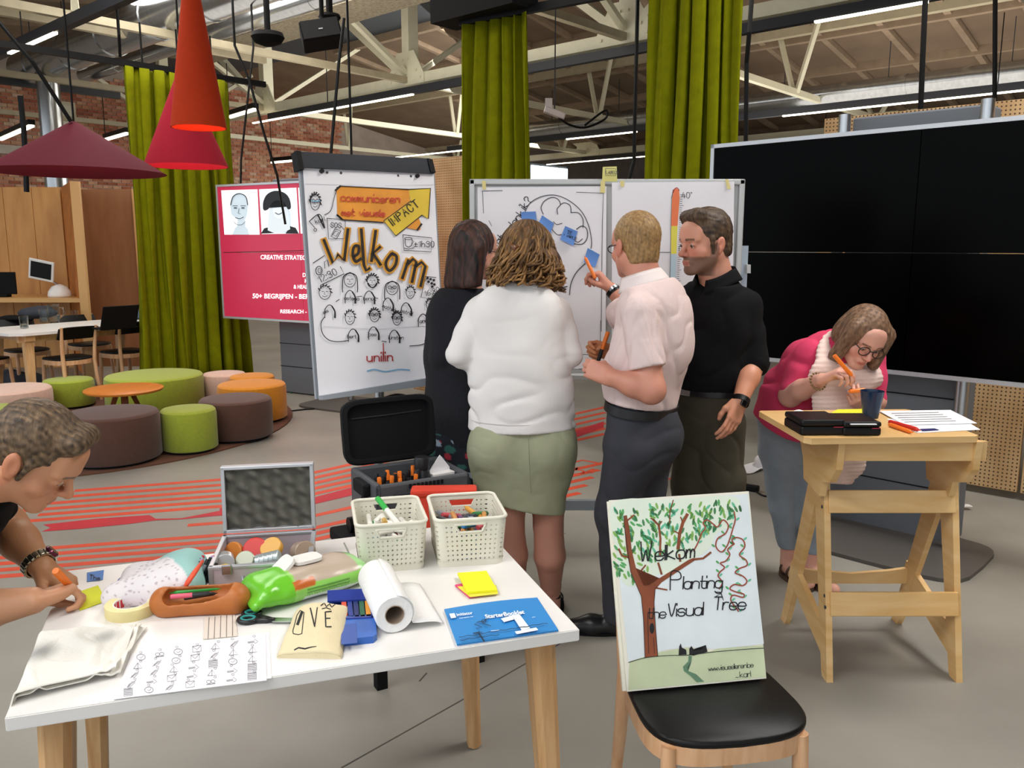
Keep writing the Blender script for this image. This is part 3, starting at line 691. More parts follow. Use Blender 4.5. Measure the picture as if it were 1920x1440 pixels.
# ---- pendant lamps
def pendant(ap, rim_px, half, Y, col, inner, label, apex_r=.02, zrope=5.2):
    c = AT(*rim_px, Y); hgt = AT(ap[0], ap[1], Y).z - c.z; t = thing('pendant_lamp', label, 'lamp', c)
    r = half*(Y*_c-(c.z-CAMH)*_s)/FPX; sh = M('felt_'+col, col, .85, var=.05, vscale=30, bump=.15, bscale=200, spec=.15)
    prof = [(r, 0), (r*.5+apex_r*.5, hgt*.5), (apex_r, hgt), (apex_r*.4, hgt), (r*.5, hgt*.5-.01), (r-.008, 0)]
    mb = MB(); mb.lathe(prof, (0, 0, 0), 56, closed=True); sho = mb.build('shade', sh, t, smooth=True, auto=30)
    MB().lathe([(.001, hgt*.42), (.035, hgt*.44), (.045, hgt*.5), (.03, hgt*.6), (.02, hgt*.66)], (0, 0, 0), 14).build('bulb', M('bulb_warm', '#ffd9a0', .4, emit=3.0), sho, smooth=True)
    mb = MB(); mb.tube([(0, 0, hgt-.01), (0, 0, zrope-c.z)], .008, 6); mb.build('cord', BLACK, t)
    l = bpy.data.lights.new('lamp_light', 'POINT'); l.energy = 4; l.color = (1, .8, .6); l.shadow_soft_size = .04
    lo = bpy.data.objects.new('lamp_light', l); COL.objects.link(lo); lo.location = c + Vector((0, 0, hgt*.3))
    return t
pendant((140, 228), (146, 324), 155, 6.3, '#5a1626', None, 'wide flat wine red cone pendant lamp')
pendant((350, 130), (350, 312), 75, 7.0, '#a01c30', None, 'crimson cone pendant lamp behind the tall orange one')
pendant((356, -90), (373, 240), 50, 5.9, '#b93a1a', None, 'tall narrow orange cone pendant lamp')
# ================================================================= LOUNGE: rug, ottomans, round table
def circle3(a, b, c):
    ax, ay, bx, by, cx, cy = a.x, a.y, b.x, b.y, c.x, c.y; d = 2*(ax*(by-cy)+bx*(cy-ay)+cx*(ay-by))
    ux = ((ax*ax+ay*ay)*(by-cy)+(bx*bx+by*by)*(cy-ay)+(cx*cx+cy*cy)*(ay-by))/d
    uy = ((ax*ax+ay*ay)*(cx-bx)+(bx*bx+by*by)*(ax-cx)+(cx*cx+cy*cy)*(bx-ax))/d
    return Vector((ux, uy, 0)), math.hypot(ax-ux, ay-uy)
rc, rr = circle3(G(170, 891), G(430, 842), G(547, 785))
RUGM = M('rug_brown', '#8a6149', .95, var=.15, vscale=20, bump=.3, bscale=200)
t = thing('rug', 'round brown rug under the ring of felt poufs', 'rug', rc)
MB().lathe([(rr-.02, 0), (rr-.02, .012), (0, .013)], n=64).build('pile', RUGM, t); MB().lathe([(rr-.02, .0), (rr, 0), (rr, .011), (rr-.02, .014)], n=64).build('edge_binding', M('rug_edge', '#5d3a28', .9), t)
def pouf(cx, yb, half, ytf, col, label, key):
    f = G(cx, yb); zc = f.y*_c + CAMH*_s; r = half*.975*zc/FPX; d = Vector((f.x, f.y, 0)).normalized(); c = f + d*r; h = AT(cx, ytf, f.y).z
    t = thing('pouf', label, 'pouf', (c.x, c.y, .013), group='felt poufs around the round table'); h -= .013
    m = M('felt_'+key, col, .95, var=.08, vscale=40, bump=.25, bscale=220, sheen=.2)
    MB().lathe([(r-.012, .02), (r, .03), (r, h-.05), (r-.006, h-.018)], n=48).build('side', m, t, smooth=True, auto=60)
    MB().lathe([(r-.006, h-.018), (r-.018, h-.005), (r-.05, h), (0, h+.004)], n=48).build('cushion_top', m, t, smooth=True, auto=60)
    MB().lathe([(r-.03, 0), (r-.03, .022)], n=40).build('base', BLACKM, t)
    return t
LIME, BRN, MUS, PNK = '#9aa022', '#52362a', '#cf8412', '#cfae9d'
pouf(358, 858, 53, 774, '#92a02c', 'small lime green drum pouf between the two dark brown poufs', 'lime')
pouf(446, 836, 70, 757, BRN, 'dark brown pouf beside the mustard pouf', 'brown')
pouf(217, 884, 90, 787, BRN, 'largest dark brown pouf behind the crouching man\'s head', 'brown')
pouf(476, 801, 66, 728, MUS, 'large mustard yellow pouf at the rug edge', 'mustard')
pouf(476, 772, 43, 709, MUS, 'small mustard pouf tucked behind the large mustard one', 'mustard')
pouf(424, 766, 41, 704, PNK, 'small pale pink pouf before the green curtain', 'pink')
pouf(295, 787, 93, 714, LIME, 'largest lime green pouf behind the orange table', 'lime')
pouf(133, 771, 46, 716, LIME, 'small lime green pouf between pink pouf and orange table', 'lime')
pouf(22, 800, 78, 738, PNK, 'wide pale pink pouf at the photo\'s left edge', 'pink')
pouf(-6, 852, 54, 772, LIME, 'lime green pouf cut off by the photo\'s left edge', 'lime')
p = G(232, 728, .44); zc = p.y*_c+(CAMH-.44)*_s; r = 69*zc/FPX
t = thing('round_table', 'low round table with orange wooden top among the poufs', 'table', (p.x, p.y, .013))
OT = M('orange_wood', '#dd8a3a', .4, kind='wood', vscale=2, stretch=(6, 1, 1), col2='#d07c2e')
MB().lathe([(r-.01, .405), (r, .417), (r, .424), (r-.004, .427), (0, .427)], n=56).build('tabletop', OT, t, smooth=True, auto=40)
for k in range(4):
    a = k*PI/2+.5; MB().taper((math.cos(a)*.05, math.sin(a)*.05, .407), (math.cos(a)*.2, math.sin(a)*.2, 0), (.05, .04), (.03, .03), up=Vector((0, 0, 1))).build('leg', M('dark_orange_wood', '#8f4f24', .5), t)

# ================================================================= BOOTH with shelf and panels
YB = 10.9; zt = AT(60, 351, YB).z
t = thing('booth', 'open plywood booth with a shelf behind the meeting table', 'booth', (AT(60, 500, YB).x, YB, 0))
x0, x1, x2 = AT(-260, 400, YB).x, AT(118, 400, YB).x, AT(244, 400, YB).x
nb = 7
for k in range(nb):
    w = (x1-x0)/nb; MB().box((x0+w*(k+.5), YB, zt/2), (w-.006, .04, zt), bev=.003).build('panel', PANELW, t, world=True)
FINM = M('orange_lit_osb', '#c9782c', .5, kind='ply', vscale=7, stretch=(1, 1, 1), col2='#a65d1e')  # orange light on the fin is put into the wood colour
YF = 9.95; xf = AT(146, 480, YF).x
MB().beam((x1+.02, YB, zt/2), (xf, YF, zt/2), zt, .03, up=Vector((1, 0, 0))).build('side_panel', FINM, t, world=True)
MB().taper((xf+.05, YF-.02, 0), (xf+.05, YF-.02, zt), (.1, .05), (.1, .05)).build('edge_post', M('pale_edge', '#cf9f63', .5), t, world=True)
MB().box(((x1+x2)/2+.05, YB+.12, zt/2-.02), (x2-x1+.1, .04, zt), bev=.003).build('back_panel', M('shaded_ply', '#9a6a46', .6, kind='ply', vscale=1.5, stretch=(5, 5, .8), col2='#8a5c3a'), t, world=True)  # panel lies in shade, put in as a darker ply colour
MB().box((x2+.06, YB+.08, zt/2-.02), (.07, .1, zt)).build('corner_post', M('pale_edge', '#cf9f63', .5), t, world=True)
zs = AT(60, 558, 10.2).z
MB().prism([(x0, 9.98), (xf-.02, 9.98), (x1, 10.87), (x0, 10.87)], (0, 0, zs-.045), (1, 0, 0), (0, 1, 0), (0, 0, .05)).build('shelf', M('pale_edge', '#cf9f63', .5), t, world=True)
BT = 0
# monitors on the shelf
p = AT(112, 551, 10.25); zs2 = zs+.006
t = thing('desktop_computer', 'white dome based desktop computer with a tilted screen on the booth shelf', 'computer', (p.x, 10.25, zs2))
MB().lathe([(.02, .155), (.08, .13), (.125, .07), (.135, .02), (.13, 0), (0, 0)], n=28).build('dome_base', WHITEP, t, smooth=True)
MB().tube([(0, 0, .14), (-.05, -.06, .2), (-.12, -.1, .3)], .012, 8).build('arm', STEEL, t, smooth=True)
rot = Matrix.Rotation(R(-12), 3, 'Y') @ Matrix.Rotation(R(-8), 3, 'X')
MB().box((-.13, -.12, .33), (.30, .025, .25), rot=rot.transposed(), bev=.008).build('screen_frame', WHITEP, t)
MB().box(rot.transposed() @ Vector((0, -.014, 0)) + Vector((-.13, -.12, .33)), (.245, .006, .19), rot=rot.transposed()).build('screen', BLACK, t)
p = AT(8, 556, 10.2); t = thing('monitor', 'black monitor back on the booth shelf cut off by the photo\'s left edge', 'monitor', (p.x, 10.2, zs2))
MB().box((0, 0, .17), (.32, .03, .27), bev=.006).build('screen', BLACKM, t); MB().box((0, .02, .02), (.1, .1, .04)).build('stand', BLACKM, t)

# ================================================================= MEETING TABLE AND CHAIRS (far left)
SEATB = M('black_seat', '#0b0b0b', .45, bump=.05, bscale=300, spec=.28)
CHW = M('chair_beech', '#dfb48c', .45, kind='wood', vscale=3, stretch=(10, 10, 1.5), col2='#c9966a')
def rrect(w, d, n=10, e=3.2):
    return [(math.copysign(abs(math.cos(a))**(2/e), math.cos(a))*w/2, math.copysign(abs(math.sin(a))**(2/e), math.sin(a))*d/2) for a in [2*PI*i/(4*n) for i in range(4*n)]]
def chair(name, label, loc, rz, group=None):
    """faces -y; seat 0.46 m"""
    t = thing(name, label, 'chair', loc, rz, group)
    def seat_out(w, d):
        P = rrect(w, d, 12, 3.4); return [(x*(1-.10*(y/d+.5)), y) for x, y in P]
    mb = MB(); n = 48
    for (s, z) in ((.985, .448), (1.0, .455), (1.0, .462), (.97, .468)):
        mb.v += [Vector((x*s, y*s, z - .006*(1-abs(2*x/.43)))) for x, y in seat_out(.43, .41)]
    for i in range(3):
        for k in range(n): mb.f.append([i*n+k, i*n+(k+1) % n, (i+1)*n+(k+1) % n, (i+1)*n+k]); mb.m.append(0)
    mb.f += [list(range(n))[::-1], list(range(3*n, 4*n))]; mb.m += [0, 0]
    mb.build('seat', SEATB, t, smooth=True, auto=50)
    fr = MB(); P = seat_out(.425, .405); Q = seat_out(.385, .365)
    fr.v = [Vector((x, y, z)) for z in (.4, .447) for x, y in P] + [Vector((x, y, z)) for z in (.4, .447) for x, y in Q]
    for k in range(n):
        k2 = (k+1) % n; fr.f += [[k, k2, n+k2, n+k], [2*n+k2, 2*n+k, 3*n+k, 3*n+k2], [k2, k, 2*n+k, 2*n+k2], [n+k, n+k2, 3*n+k2, 3*n+k]]; fr.m += [0]*4
    fr.build('seat_frame', CHW, t, smooth=True, auto=50)
    for s in (-1, 1):
        mb = MB(); mb.tube([(s*.165, -.165, .44), (s*.17, -.175, .25), (s*.18, -.195, 0)], [.019, .02, .014], 12); mb.build('leg', CHW, t, smooth=True, auto=60)
        mb = MB(); mb.tube([(s*.172, .255, 0), (s*.168, .215, .25), (s*.165, .2, .44), (s*.172, .212, .6), (s*.18, .25, .79)], [.014, .019, .02, .018, .014], 12); mb.build('leg', CHW, t, smooth=True, auto=60)
    def bk(u, v):
        a = (u-.5)*1.0; x = .205*math.sin(a)/math.sin(.5)*1.0; y = .235 - .06*math.cos(a*2.2) + .055*v + .0; e = 1 - .16*(abs(2*u-1)**6)
        return (x*(1.0), y-.01, .72 + (v-.5)*.125*e)
    mb = MB(); solid_sheet(mb, bk, 17, 6, .012); mb.build('backrest', SEATB, t, smooth=True, auto=50)
    return t
tb0, tb1 = G(24, 627, .75), G(262, 608, .75); d = (tb1-tb0).normalized(); d.z = 0; nn = Vector((-d.y, d.x, 0))
t = thing('meeting_table', 'long white meeting table with wooden legs in front of the booth', 'table', (tb0+d*1.0+nn*.45)*1 - Vector((0, 0, .75)), math.atan2(d.y, d.x))
tl, tw = 2.3, .9
mb = MB(); mb.prism([(-1.0, -.35), (-.9, -.45), (tl-1.0, -.45), (tl-1.0, .45), (-1.12, .45)], (0, 0, .722), (1, 0, 0), (0, 1, 0), (0, 0, .028)); mb.build('tabletop', WHITEP, t)
for x in (-.82, .5):
    MB().box((x, 0, .69), (.09, .8, .06)).build('crossbar', WOOD, t)
    for y in (-.36, .36): MB().taper((x, y*.92, .7), (x-.03, y*1.08, 0), (.09, .07), (.06, .05)).build('leg', WOOD, t)
MB().box((-.2, -.3, .68), (1.4, .04, .07)).build('apron', WOOD, t)
mtab = t; MTZ = .7505
def ontable(px, py): p = G(px, py, MTZ); return p
chs = [((118, 668), .0, 'black backed wooden chair pushed in at the near side of the meeting table'), ((222, 656), .0, 'second black backed wooden chair beside the green curtain')]
for (x, y), r_, lab in chs:
    p = G(x, y, .46) - nn*.11; chair('dining_chair', lab, (p.x, p.y, 0), math.atan2(d.y, d.x)+PI+.06, 'beech chairs at the meeting table')
p = G(22, 672, .46); chair('dining_chair', 'beech chair at the table end with a bag slung on it', (p.x-.3, p.y+.0, 0), math.atan2(d.y, d.x)+PI/2+.3, 'beech chairs at the meeting table')
for k, lab in ((0, 'beech chair on the far side of the meeting table'), (1, 'farthest beech chair behind the open laptop')):
    p = tb0 + d*(.6+.7*k) + nn*1.15; chair('dining_chair', lab, (p.x, p.y, 0), math.atan2(d.y, d.x), 'beech chairs at the meeting table')
# laptop
p = ontable(205, 618); t = thing('laptop', 'open black laptop with its lid towards the booth on the meeting table', 'laptop', (p.x, p.y+.12, MTZ), math.atan2(d.y, d.x))
MB().box((0, 0, .009), (.37, .25, .018), bev=.004).build('keyboard_base', BLACKM, t)
MB().box((-.03, -.17, .125), (.38, .012, .26), rot=Matrix.Rotation(R(22), 3, 'X'), bev=.004).build('lid', BLACKM, t)
GLASS = M('clear_glass', '#eef3f2', .03, trans=1.0, ior=1.3)
def glass(px, py, h, r, label):
    p = ontable(px, py); t = thing('drinking_glass', label, 'glass', (p.x, p.y, MTZ), group='glasses on the meeting table')
    MB().lathe([(r*.85, .0), (r, h), (r-.004, h), (r*.82, .008), (0, .008)], n=20).build('bowl', GLASS, t, smooth=True, auto=50)
    MB().lathe([(0, .0085), (r*.84, .0085), (r*.88, h*.35), (0, h*.35)], n=20).build('water', M('water', '#e8eee9', .02, trans=.9, ior=1.33), t, smooth=True, auto=50)
glass(46, 616, .13, .045, 'drinking glass near the cut corner of the meeting table'); glass(82, 604, .14, .045, 'tall drinking glass left of the water jug'); glass(141, 596, .09, .042, 'low drinking glass right of the water jug')
p = ontable(102, 605); t = thing('water_jug', 'clear glass water jug with a handle on the meeting table', 'jug', (p.x, p.y, MTZ))
MB().lathe([(.055, 0), (.068, .1), (.06, .17), (.064, .2), (.06, .2), (.056, .17), (.063, .1), (.05, .008), (0, .008)], n=24).build('body', GLASS, t, smooth=True, auto=50)
mb = MB(); mb.tube([(.06, 0, .17), (.11, 0, .165), (.12, 0, .1), (.066, 0, .05)], .008, 8); mb.build('handle', GLASS, t, smooth=True)
def lump(name, label, cat, loc, size, mat, seed, h=.012, amp=.012, group=None):
    t = thing(name, label, cat, loc, group=group); s = SDF(h); r = np.random.default_rng(seed); sx, sy, sz = size
    for k in range(5):
        c = r.uniform(-.5, .5, 3)*np.array([sx*.55, sy*.55, 0]); s.ell((c[0], c[1], sz*.42), (sx*.32, sy*.32, sz*.42*r.uniform(.7, 1.1)), k=.03)
    w = waves(seed, 6, (1.2/sz, 3/sz)); s.field(lambda X, Y, Z: amp*w(X, Y, Z)); s.cut((0, 0, .002), (0, 0, -1))
    s.build('cloth', mat, t, world=False); return t
CLOTHD = M('dark_cloth', '#3a3c44', .9, var=.2, vscale=12)
p = ontable(64, 600); lump('jacket', 'dark grey jacket heaped on the meeting table by the jug', 'jacket', (p.x, p.y+.2, MTZ), (.5, .3, .16), CLOTHD, 3)
p = ontable(8, 606); lump('bag', 'flat black bag lying at the end of the meeting table', 'bag', (p.x-.1, p.y+.15, MTZ), (.5, .3, .08), BLACKM, 4)
p = ontable(250, 601); lump('scarf', 'slate blue cloth heaped behind the laptop', 'scarf', (p.x, p.y+.2, MTZ), (.4, .25, .12), M('slate_cloth', '#5b6b7e', .9, var=.15), 5)
p = G(44, 738); lump('backpack', 'black backpack on the floor under the meeting table', 'backpack', (p.x-.1, p.y+.1, .0), (.5, .34, .3), CLOTHD, 6)

# ================================================================= VIDEO WALLS
SCRB = M('screen_black', '#010101', .25, spec=.05)
def video_wall(o, r, w, zb, ztop, label, mats, cab=(0, 1.0), poles=(-.72, .5), bw=1.5, po=0):
    """o = left top corner on plan, r = unit plan vector to the right"""
    o = Vector((o.x, o.y, 0)); r = Vector((r.x, r.y, 0)).normalized(); n = Vector((r.y, -r.x, 0)); h = ztop-zb; t = thing('video_wall', label, 'screen', o + r*w/2)
    ang = math.atan2(r.y, r.x)
    c = o + r*w/2 + Vector((0, 0, zb+h/2)); e = .022
    fr = MB()
    for u, v, sw, sh in ((-w/2+e/2, 0, e, h), (w/2-e/2, 0, e, h), (0, h/2-e/2, w, e), (0, -h/2+e/2, w, e)): fr.box(c + r*u + Vector((0, 0, v)) - n*.02, (sw, .1, sh), ang)
    fr.build('frame', M('silver_frame', '#c9ccd0', .35, metal=.5), t, world=True)
    pw, ph = (w-2*e)/2, (h-2*e)/2
    for i in (-1, 1):
        for j in (-1, 1):
            MB().box(c + r*i*pw/2 + Vector((0, 0, j*ph/2)), (pw-.004, .05, ph-.004), ang).build('display_panel', mats, t, world=True)
    bk = c - n*.12
    cbo = MB().box(Vector((bk.x, bk.y, 1.15)) - n*.2 + r*cab[0], (cab[1], .2, 2.28), ang, bev=.01).build('rear_cabinet', M('slate_metal', '#6b6f75', .6), t, world=True)
    for k in range(3): MB().box(Vector((bk.x, bk.y, .3+.25*k)) - n*.098 + r*cab[0], (cab[1], .006, .006), ang).build('cabinet_seam', BLACK, cbo, world=True)
    for u in poles: MB().lathe([(.032, .03), (.032, 2.3)], bk + r*u - n*.02 - Vector((0, 0, bk.z)), 16).build('pole', STEEL, t, world=True, smooth=True, auto=50)
    pl = MB(); pl.prism([(x*1.0, y*1.0) for x, y in rrect(bw, .7, 6, 5)], Vector((bk.x, bk.y, 0)) + n*.12 + r*po, r, n, (0, 0, .02)); pl.build('base_plate', M('base_plate_grey', '#57534f', .5), t, world=True)
    return t, Plane(c + n*.026, n), n
zT = AT(1338, 272, 5.08).z; pL = AT(1338, 272, 5.08); pR = G(1920, 217, zT); zB = (AT(1338, 664, 5.08).z)
rr_ = pR-pL
vw, vpl, vn = video_wall(pL, rr_, 2.36, zB, zT, 'huge black two by two video wall behind the bending woman', SCRB, (-.11, .68), (-.46, .24), .9)
PINK = M('screen_pink', '#b52848', .3, emit=.19)
pL2 = AT(408, 347, 9.1); zT2 = pL2.z; zB2 = AT(424, 596, 9.1).z
vw2, ppl, pn = video_wall(pL2, Vector((.87, -.49, 0)), 2.36, zB2, zT2, 'lit pink video wall with two portraits behind the flip chart', PINK, (-.25, .7), (.45,), .8, .5)
WPX = M('screen_white', '#f2f4f6', .3, emit=.36)
ink = Ink(ppl, .002)
for q in ([(415, 357), (483, 355), (487, 440), (421, 440)], [(486, 355), (556, 352), (561, 438), (491, 439)], [(559, 352), (640, 350), (645, 436), (564, 438)]): ink.fill(q)
ink.build('photo_print', WPX, vw2)
i2 = Ink(ppl, .004); i2.fill([(436, 440), (441, 428), (445, 424), (446, 412), (434, 402), (432, 385), (436, 368), (444, 362), (452, 362), (462, 368), (466, 385), (464, 402), (460, 412), (461, 425), (465, 429), (468, 440)]); i2.fill([(505, 437), (504, 420), (507, 400), (510, 380), (525, 372), (538, 378), (545, 400), (547, 437)])
i2.build('portrait_print', M('screen_face', '#b9c8d2', .3, emit=.26), vw2)
i2 = Ink(ppl, .006); i2.fill([(490, 438), (496, 428), (508, 425), (512, 432), (520, 437)]); i2.fill([(536, 438), (545, 424), (555, 427), (561, 438)]); i2.build('hat_print', M('screen_dark', '#14161a', .4), vw2)
i2 = Ink(ppl, .008); i2.fill([(503, 432), (504, 408), (507, 388), (512, 374), (522, 369), (533, 372), (541, 388), (544, 410), (545, 430), (530, 437), (515, 437)]); i2.build('portrait_print', M('screen_hair', '#c2ccd2', .3, emit=.3), vw2)
i2 = Ink(ppl, .010); i2.ellipse((524, 394), 11, 16); i2.build('portrait_print', M('screen_face2', '#d3dce1', .3, emit=.26), vw2); i2 = Ink(ppl, .013); i2.fill([(496, 394), (495, 380), (501, 366), (512, 359), (524, 358), (537, 363), (545, 374), (547, 390), (541, 392), (535, 380), (524, 376), (513, 379), (505, 392)], smooth=True); i2.build('hat_print', M('screen_dark', '#14161a', .4), vw2)
i2 = Ink(ppl, .012)
for c, rx in (((519, 386), 3), ((529, 386), 3), ((443, 390), 3.5), ((457, 390), 3.5)): i2.ellipse(c, rx, 1.3)
i2.line([(438, 386), (447, 386)], 1.2).line([(453, 386), (462, 386)], 1.2).line([(450, 391), (448, 400), (452, 401)], 1).line([(443, 408), (451, 410), (458, 407)], 1.3, smooth=True).line([(518, 399), (524, 402), (530, 399)], 1.6, smooth=True)
i2.line([(434, 384), (438, 370), (446, 364), (455, 364), (463, 370), (466, 384)], 2, smooth=True).line([(440, 416), (446, 421), (455, 421), (462, 415)], .9, smooth=True)
i2.build('portrait_line_print', M('screen_line', '#45525c', .4), vw2)
i2 = Ink(ppl, .003); i2.line([(420, 473.5), (640, 468)], 1.0); i2.build('panel_seam_line', BLACK, vw2)
i2 = Ink(ppl, .004)
for txt, pos, cap, wd in (('CREATIVE STRATEGIC M', (489, 486), 8, 104), ('DR', (568, 519), 7, 12), ('KN', (572, 530), 7, 12), ('& HEALTH', (551, 541), 7, 36), ('50+ BEGRIJPEN - BEREIKEN', (474, 559), 8.5, 137), ('RESEARCH - CONSULT', (526, 587), 6.5, 95)): i2.sans(txt, pos, cap, right=(1, .012), width=wd, bold=.025)
i2.build('lettering', WPX, vw2)
i2 = Ink(vpl, .002); ps = []
# ================================================================= FLIP CHART
FT = [AT(567, 315, 3.6), AT(812, 325, 3.98), AT(597, 742, 3.46)]
fp = plane3(*FT); FQ = [FT[0], FT[1], fp.hit(833, 709), FT[2]]
fu = (FQ[1]-FQ[0]).normalized(); fn_ = fp.n; fv = (FQ[0]-FQ[3]).normalized()
base = (FQ[2]+FQ[3])/2; base = Vector((base.x, base.y, 0)) - Vector((fn_.x, fn_.y, 0))*.12
t = thing('flip_chart', 'flip chart on a tripod stand with hand drawn welcome sheet', 'flip chart', base); fc = t
MB().slab([fp.hit(x, y, -.005) for x, y in ((562, 312), (816, 322), (838, 712), (594, 748))], -fn_*.018).build('board', M('board_grey', '#9ba1a8', .4), t, world=True)
mb = MB(); mb.slab([fp.hit(x, y, -.03) for x, y in ((553, 286), (800, 300), (809, 327), (560, 315))], fn_*.05); mb.build('clamp_bar', M('clamp_blue', '#20252f', .4), t, world=True)
mb = MB(); mb.slab([fp.hit(x, y, -.035) for x, y in ((551, 285), (560, 286), (566, 320), (557, 320))], fn_*.06); mb.build('clamp_end', BLACK, t, world=True)
mb = MB(); mb.slab([fp.hit(x, y, -.035) for x, y in ((797, 299), (806, 301), (812, 326), (803, 325))], fn_*.06); mb.build('clamp_end', BLACK, t, world=True)
def sheet(u, v):
    a = FQ[0].lerp(FQ[1], u); b = FQ[3].lerp(FQ[2], u); p = a.lerp(b, v)
    return p + fn_*(.004 + .003*math.sin(7*v+u*2)*math.sin(3*u) + .02*max(0, v-.85)*abs(math.sin(2.5*u)))
mb = MB(); solid_sheet(mb, sheet, 10, 24, -.0012); PAPER = M('paper_white', '#eeecf0', .7, var=.02, vscale=4); fc = mb.build('paper_sheet', PAPER, t, world=True, smooth=True, auto=60)
mb = MB(); mb.slab([fp.hit(x, y, .0) for x, y in ((596, 742), (832, 703), (834, 718), (598, 750))], fn_*.05); mb.build('pen_tray', M('board_grey', '#9ba1a8', .4), t, world=True)
top = (FQ[0]+FQ[1])/2 - fn_*.04; mid = (FQ[2]+FQ[3])/2 - fn_*.05
mb = MB(); mb.tube([mid+fv*.3, mid, (base.x, base.y, .03)], .022, 14); mb.build('pole', STEEL, t, world=True, smooth=True, auto=50)
for k in range(5):
    a = k*2*PI/5+.3; q = Vector((math.cos(a)*.3, math.sin(a)*.3, 0)); MB().taper(base+Vector((0, 0, .05)), base+q+Vector((0, 0, .035)), (.05, .03), (.03, .02), up=Vector((0, 0, 1))).build('foot', STEEL, t, world=True)
for x, y in ((601, 322), (780, 331)):
    mb = MB(); mb.tube([fp.hit(x, y, -.002), fp.hit(x, y, .02)], .009, 10); mb.build('paper_hook', BLACK, t, world=True)
for x, y in ((612, 324), (638, 325), (745, 330), (769, 331)):
    mb = MB(); mb.tube([fp.hit(x, y, .004), fp.hit(x, y, .008)], .006, 10); mb.build('punch_hole', DGREY, t, world=True)
INKB = M('ink_black', '#1b1a1d', .7); INKG = M('ink_grey', '#5a595e', .7); OFF = .012
i2 = Ink(fp, OFF-.003); i2.fill([(629, 353), (637, 350), (775, 356), (766, 372), (788, 420), (786, 432), (771, 430), (716, 418), (640, 413), (631, 405)])
i2.build('banner_drawing', M('marker_orange', '#e9992f', .6, var=.12, vscale=9), fc)
i2 = Ink(fp, OFF-.002); i2.fill([(717, 415), (768, 378), (764, 356), (805, 354), (801, 411), (789, 404), (740, 443)]); i2.build('arrow_drawing', M('marker_yellow', '#e2c13a', .6, var=.1, vscale=9), fc)
i2 = Ink(fp, OFF)
i2.line([(629, 353), (637, 350), (764, 356), (805, 354), (801, 411), (789, 404), (740, 443), (717, 415), (768, 378)], 1.6).line([(631, 405), (640, 413), (716, 418)], 2.2).line([(627, 358), (636, 350)], 3.5).line([(630, 404), (639, 412)], 3.5).line([(788, 421), (780, 432)], 3.5)
i2.text('IMPACT', (735, 424), 8.5, 2.0, right=(.80, -.60), gap=1.8, smooth=False)
i2.build('lettering', INKB, fc)
i2 = Ink(fp, OFF+.001); i2.text('communiceren', (637, 378), 8.0, 2.1, right=(1, .03), gap=1.1, bounce=.3, smooth=False).text('met visuele', (639, 405), 7.0, 2.1, right=(1, .02), gap=1.2, bounce=.3, smooth=False); i2.build('lettering', M('marker_red', '#c8452c', .6), fc)
WK = [[[(605, 451), (622, 494), (631, 478), (643, 490), (650, 431)]], [[(660, 482), (669, 476), (670, 463), (662, 463), (659, 477), (664, 491), (674, 486)]], [[(675, 431), (680, 498), (684, 508), (690, 504)]], [[(702, 434), (694, 490)], [(710, 464), (697, 476), (711, 497)]], [[(731, 477), (722, 490), (722, 502), (729, 508), (739, 497), (741, 482), (733, 476)]], [[(763, 489), (752, 522)], [(762, 496), (772, 486), (778, 492), (770, 529)], [(777, 500), (788, 492), (795, 500), (786, 537)]]]
i2 = Ink(fp, OFF); 
for g in WK:
    for pl in g: i2.line(pl, 12, smooth=len(pl) > 5)
i2.build('lettering', M('marker_amber', '#d9992a', .6, var=.15, vscale=15), fc)
i2 = Ink(fp, OFF+.0015)
for g in WK:
    for pl in g: i2.line(pl, 5.2, smooth=len(pl) > 5)
i2.build('lettering', M('ink_brownblack', '#20160f', .6), fc)
i2 = Ink(fp, OFF)
def face(c, rx, ry, hair=0, glasses=False, beard=False, rot=0):
    i2.ellipse(c, rx, ry, 1.2, rot); x, y = c
    i2.line([(x-rx*.5, y-ry*.15), (x-rx*.2, y-ry*.15)], 1).line([(x+rx*.2, y-ry*.15), (x+rx*.5, y-ry*.15)], 1).line([(x, y-ry*.1), (x-rx*.15, y+ry*.25), (x+rx*.1, y+ry*.25)], .8).line([(x-rx*.4, y+ry*.5), (x, y+ry*.62), (x+rx*.4, y+ry*.45)], 1, smooth=True)
    if hair == 1:
        for s in (-1, 1): i2.line([(x, y-ry*1.1), (x+s*rx*1.05, y-ry*.6), (x+s*rx*1.3, y+ry*.8), (x+s*rx*1.25, y+ry*1.7)], 1.8, smooth=True)
    elif hair == 2:
        for k in range(7): a = PI*1.1+k*.14*PI; i2.line([(x+rx*.9*math.cos(a), y+ry*.9*math.sin(a)), (x+rx*1.25*math.cos(a+.2), y+ry*1.2*math.sin(a+.2))], 2.0)
    elif hair == 3:
        for k in range(9): a = PI+k*PI/8; i2.line([(x+rx*1.0*math.cos(a), y+ry*.9*math.sin(a)), (x+rx*1.25*math.cos(a+.25), y+ry*1.25*math.sin(a+.25))], 2.6)
    if glasses: i2.ellipse((x-rx*.4, y-ry*.15), rx*.32, ry*.22, 1.2); i2.ellipse((x+rx*.4, y-ry*.15), rx*.32, ry*.22, 1.2)
    if beard: i2.line([(x-rx*.8, y+ry*.3), (x-rx*.3, y+ry*.9), (x+rx*.3, y+ry*.9), (x+rx*.8, y+ry*.3)], 2.2, smooth=True)
def pawn(c, w, h, name, rot=0.0):
    x, y = c; i2.line([(x-w, y+h), (x-w*.95, y+h*.3), (x-w*.3, y-h*.1), (x+w*.4, y-h*.05), (x+w, y+h*.4), (x+w*1.0, y+h)], 1.5, smooth=True)
    i2.line([(x+w*.5, y), (x+w*1.08, y+h*.45), (x+w*1.15, y+h)], 2.6, smooth=True); i2.text(name, (x-w*1.2, y+h*.68), 3.8, .9, right=(1, rot), gap=1.2)
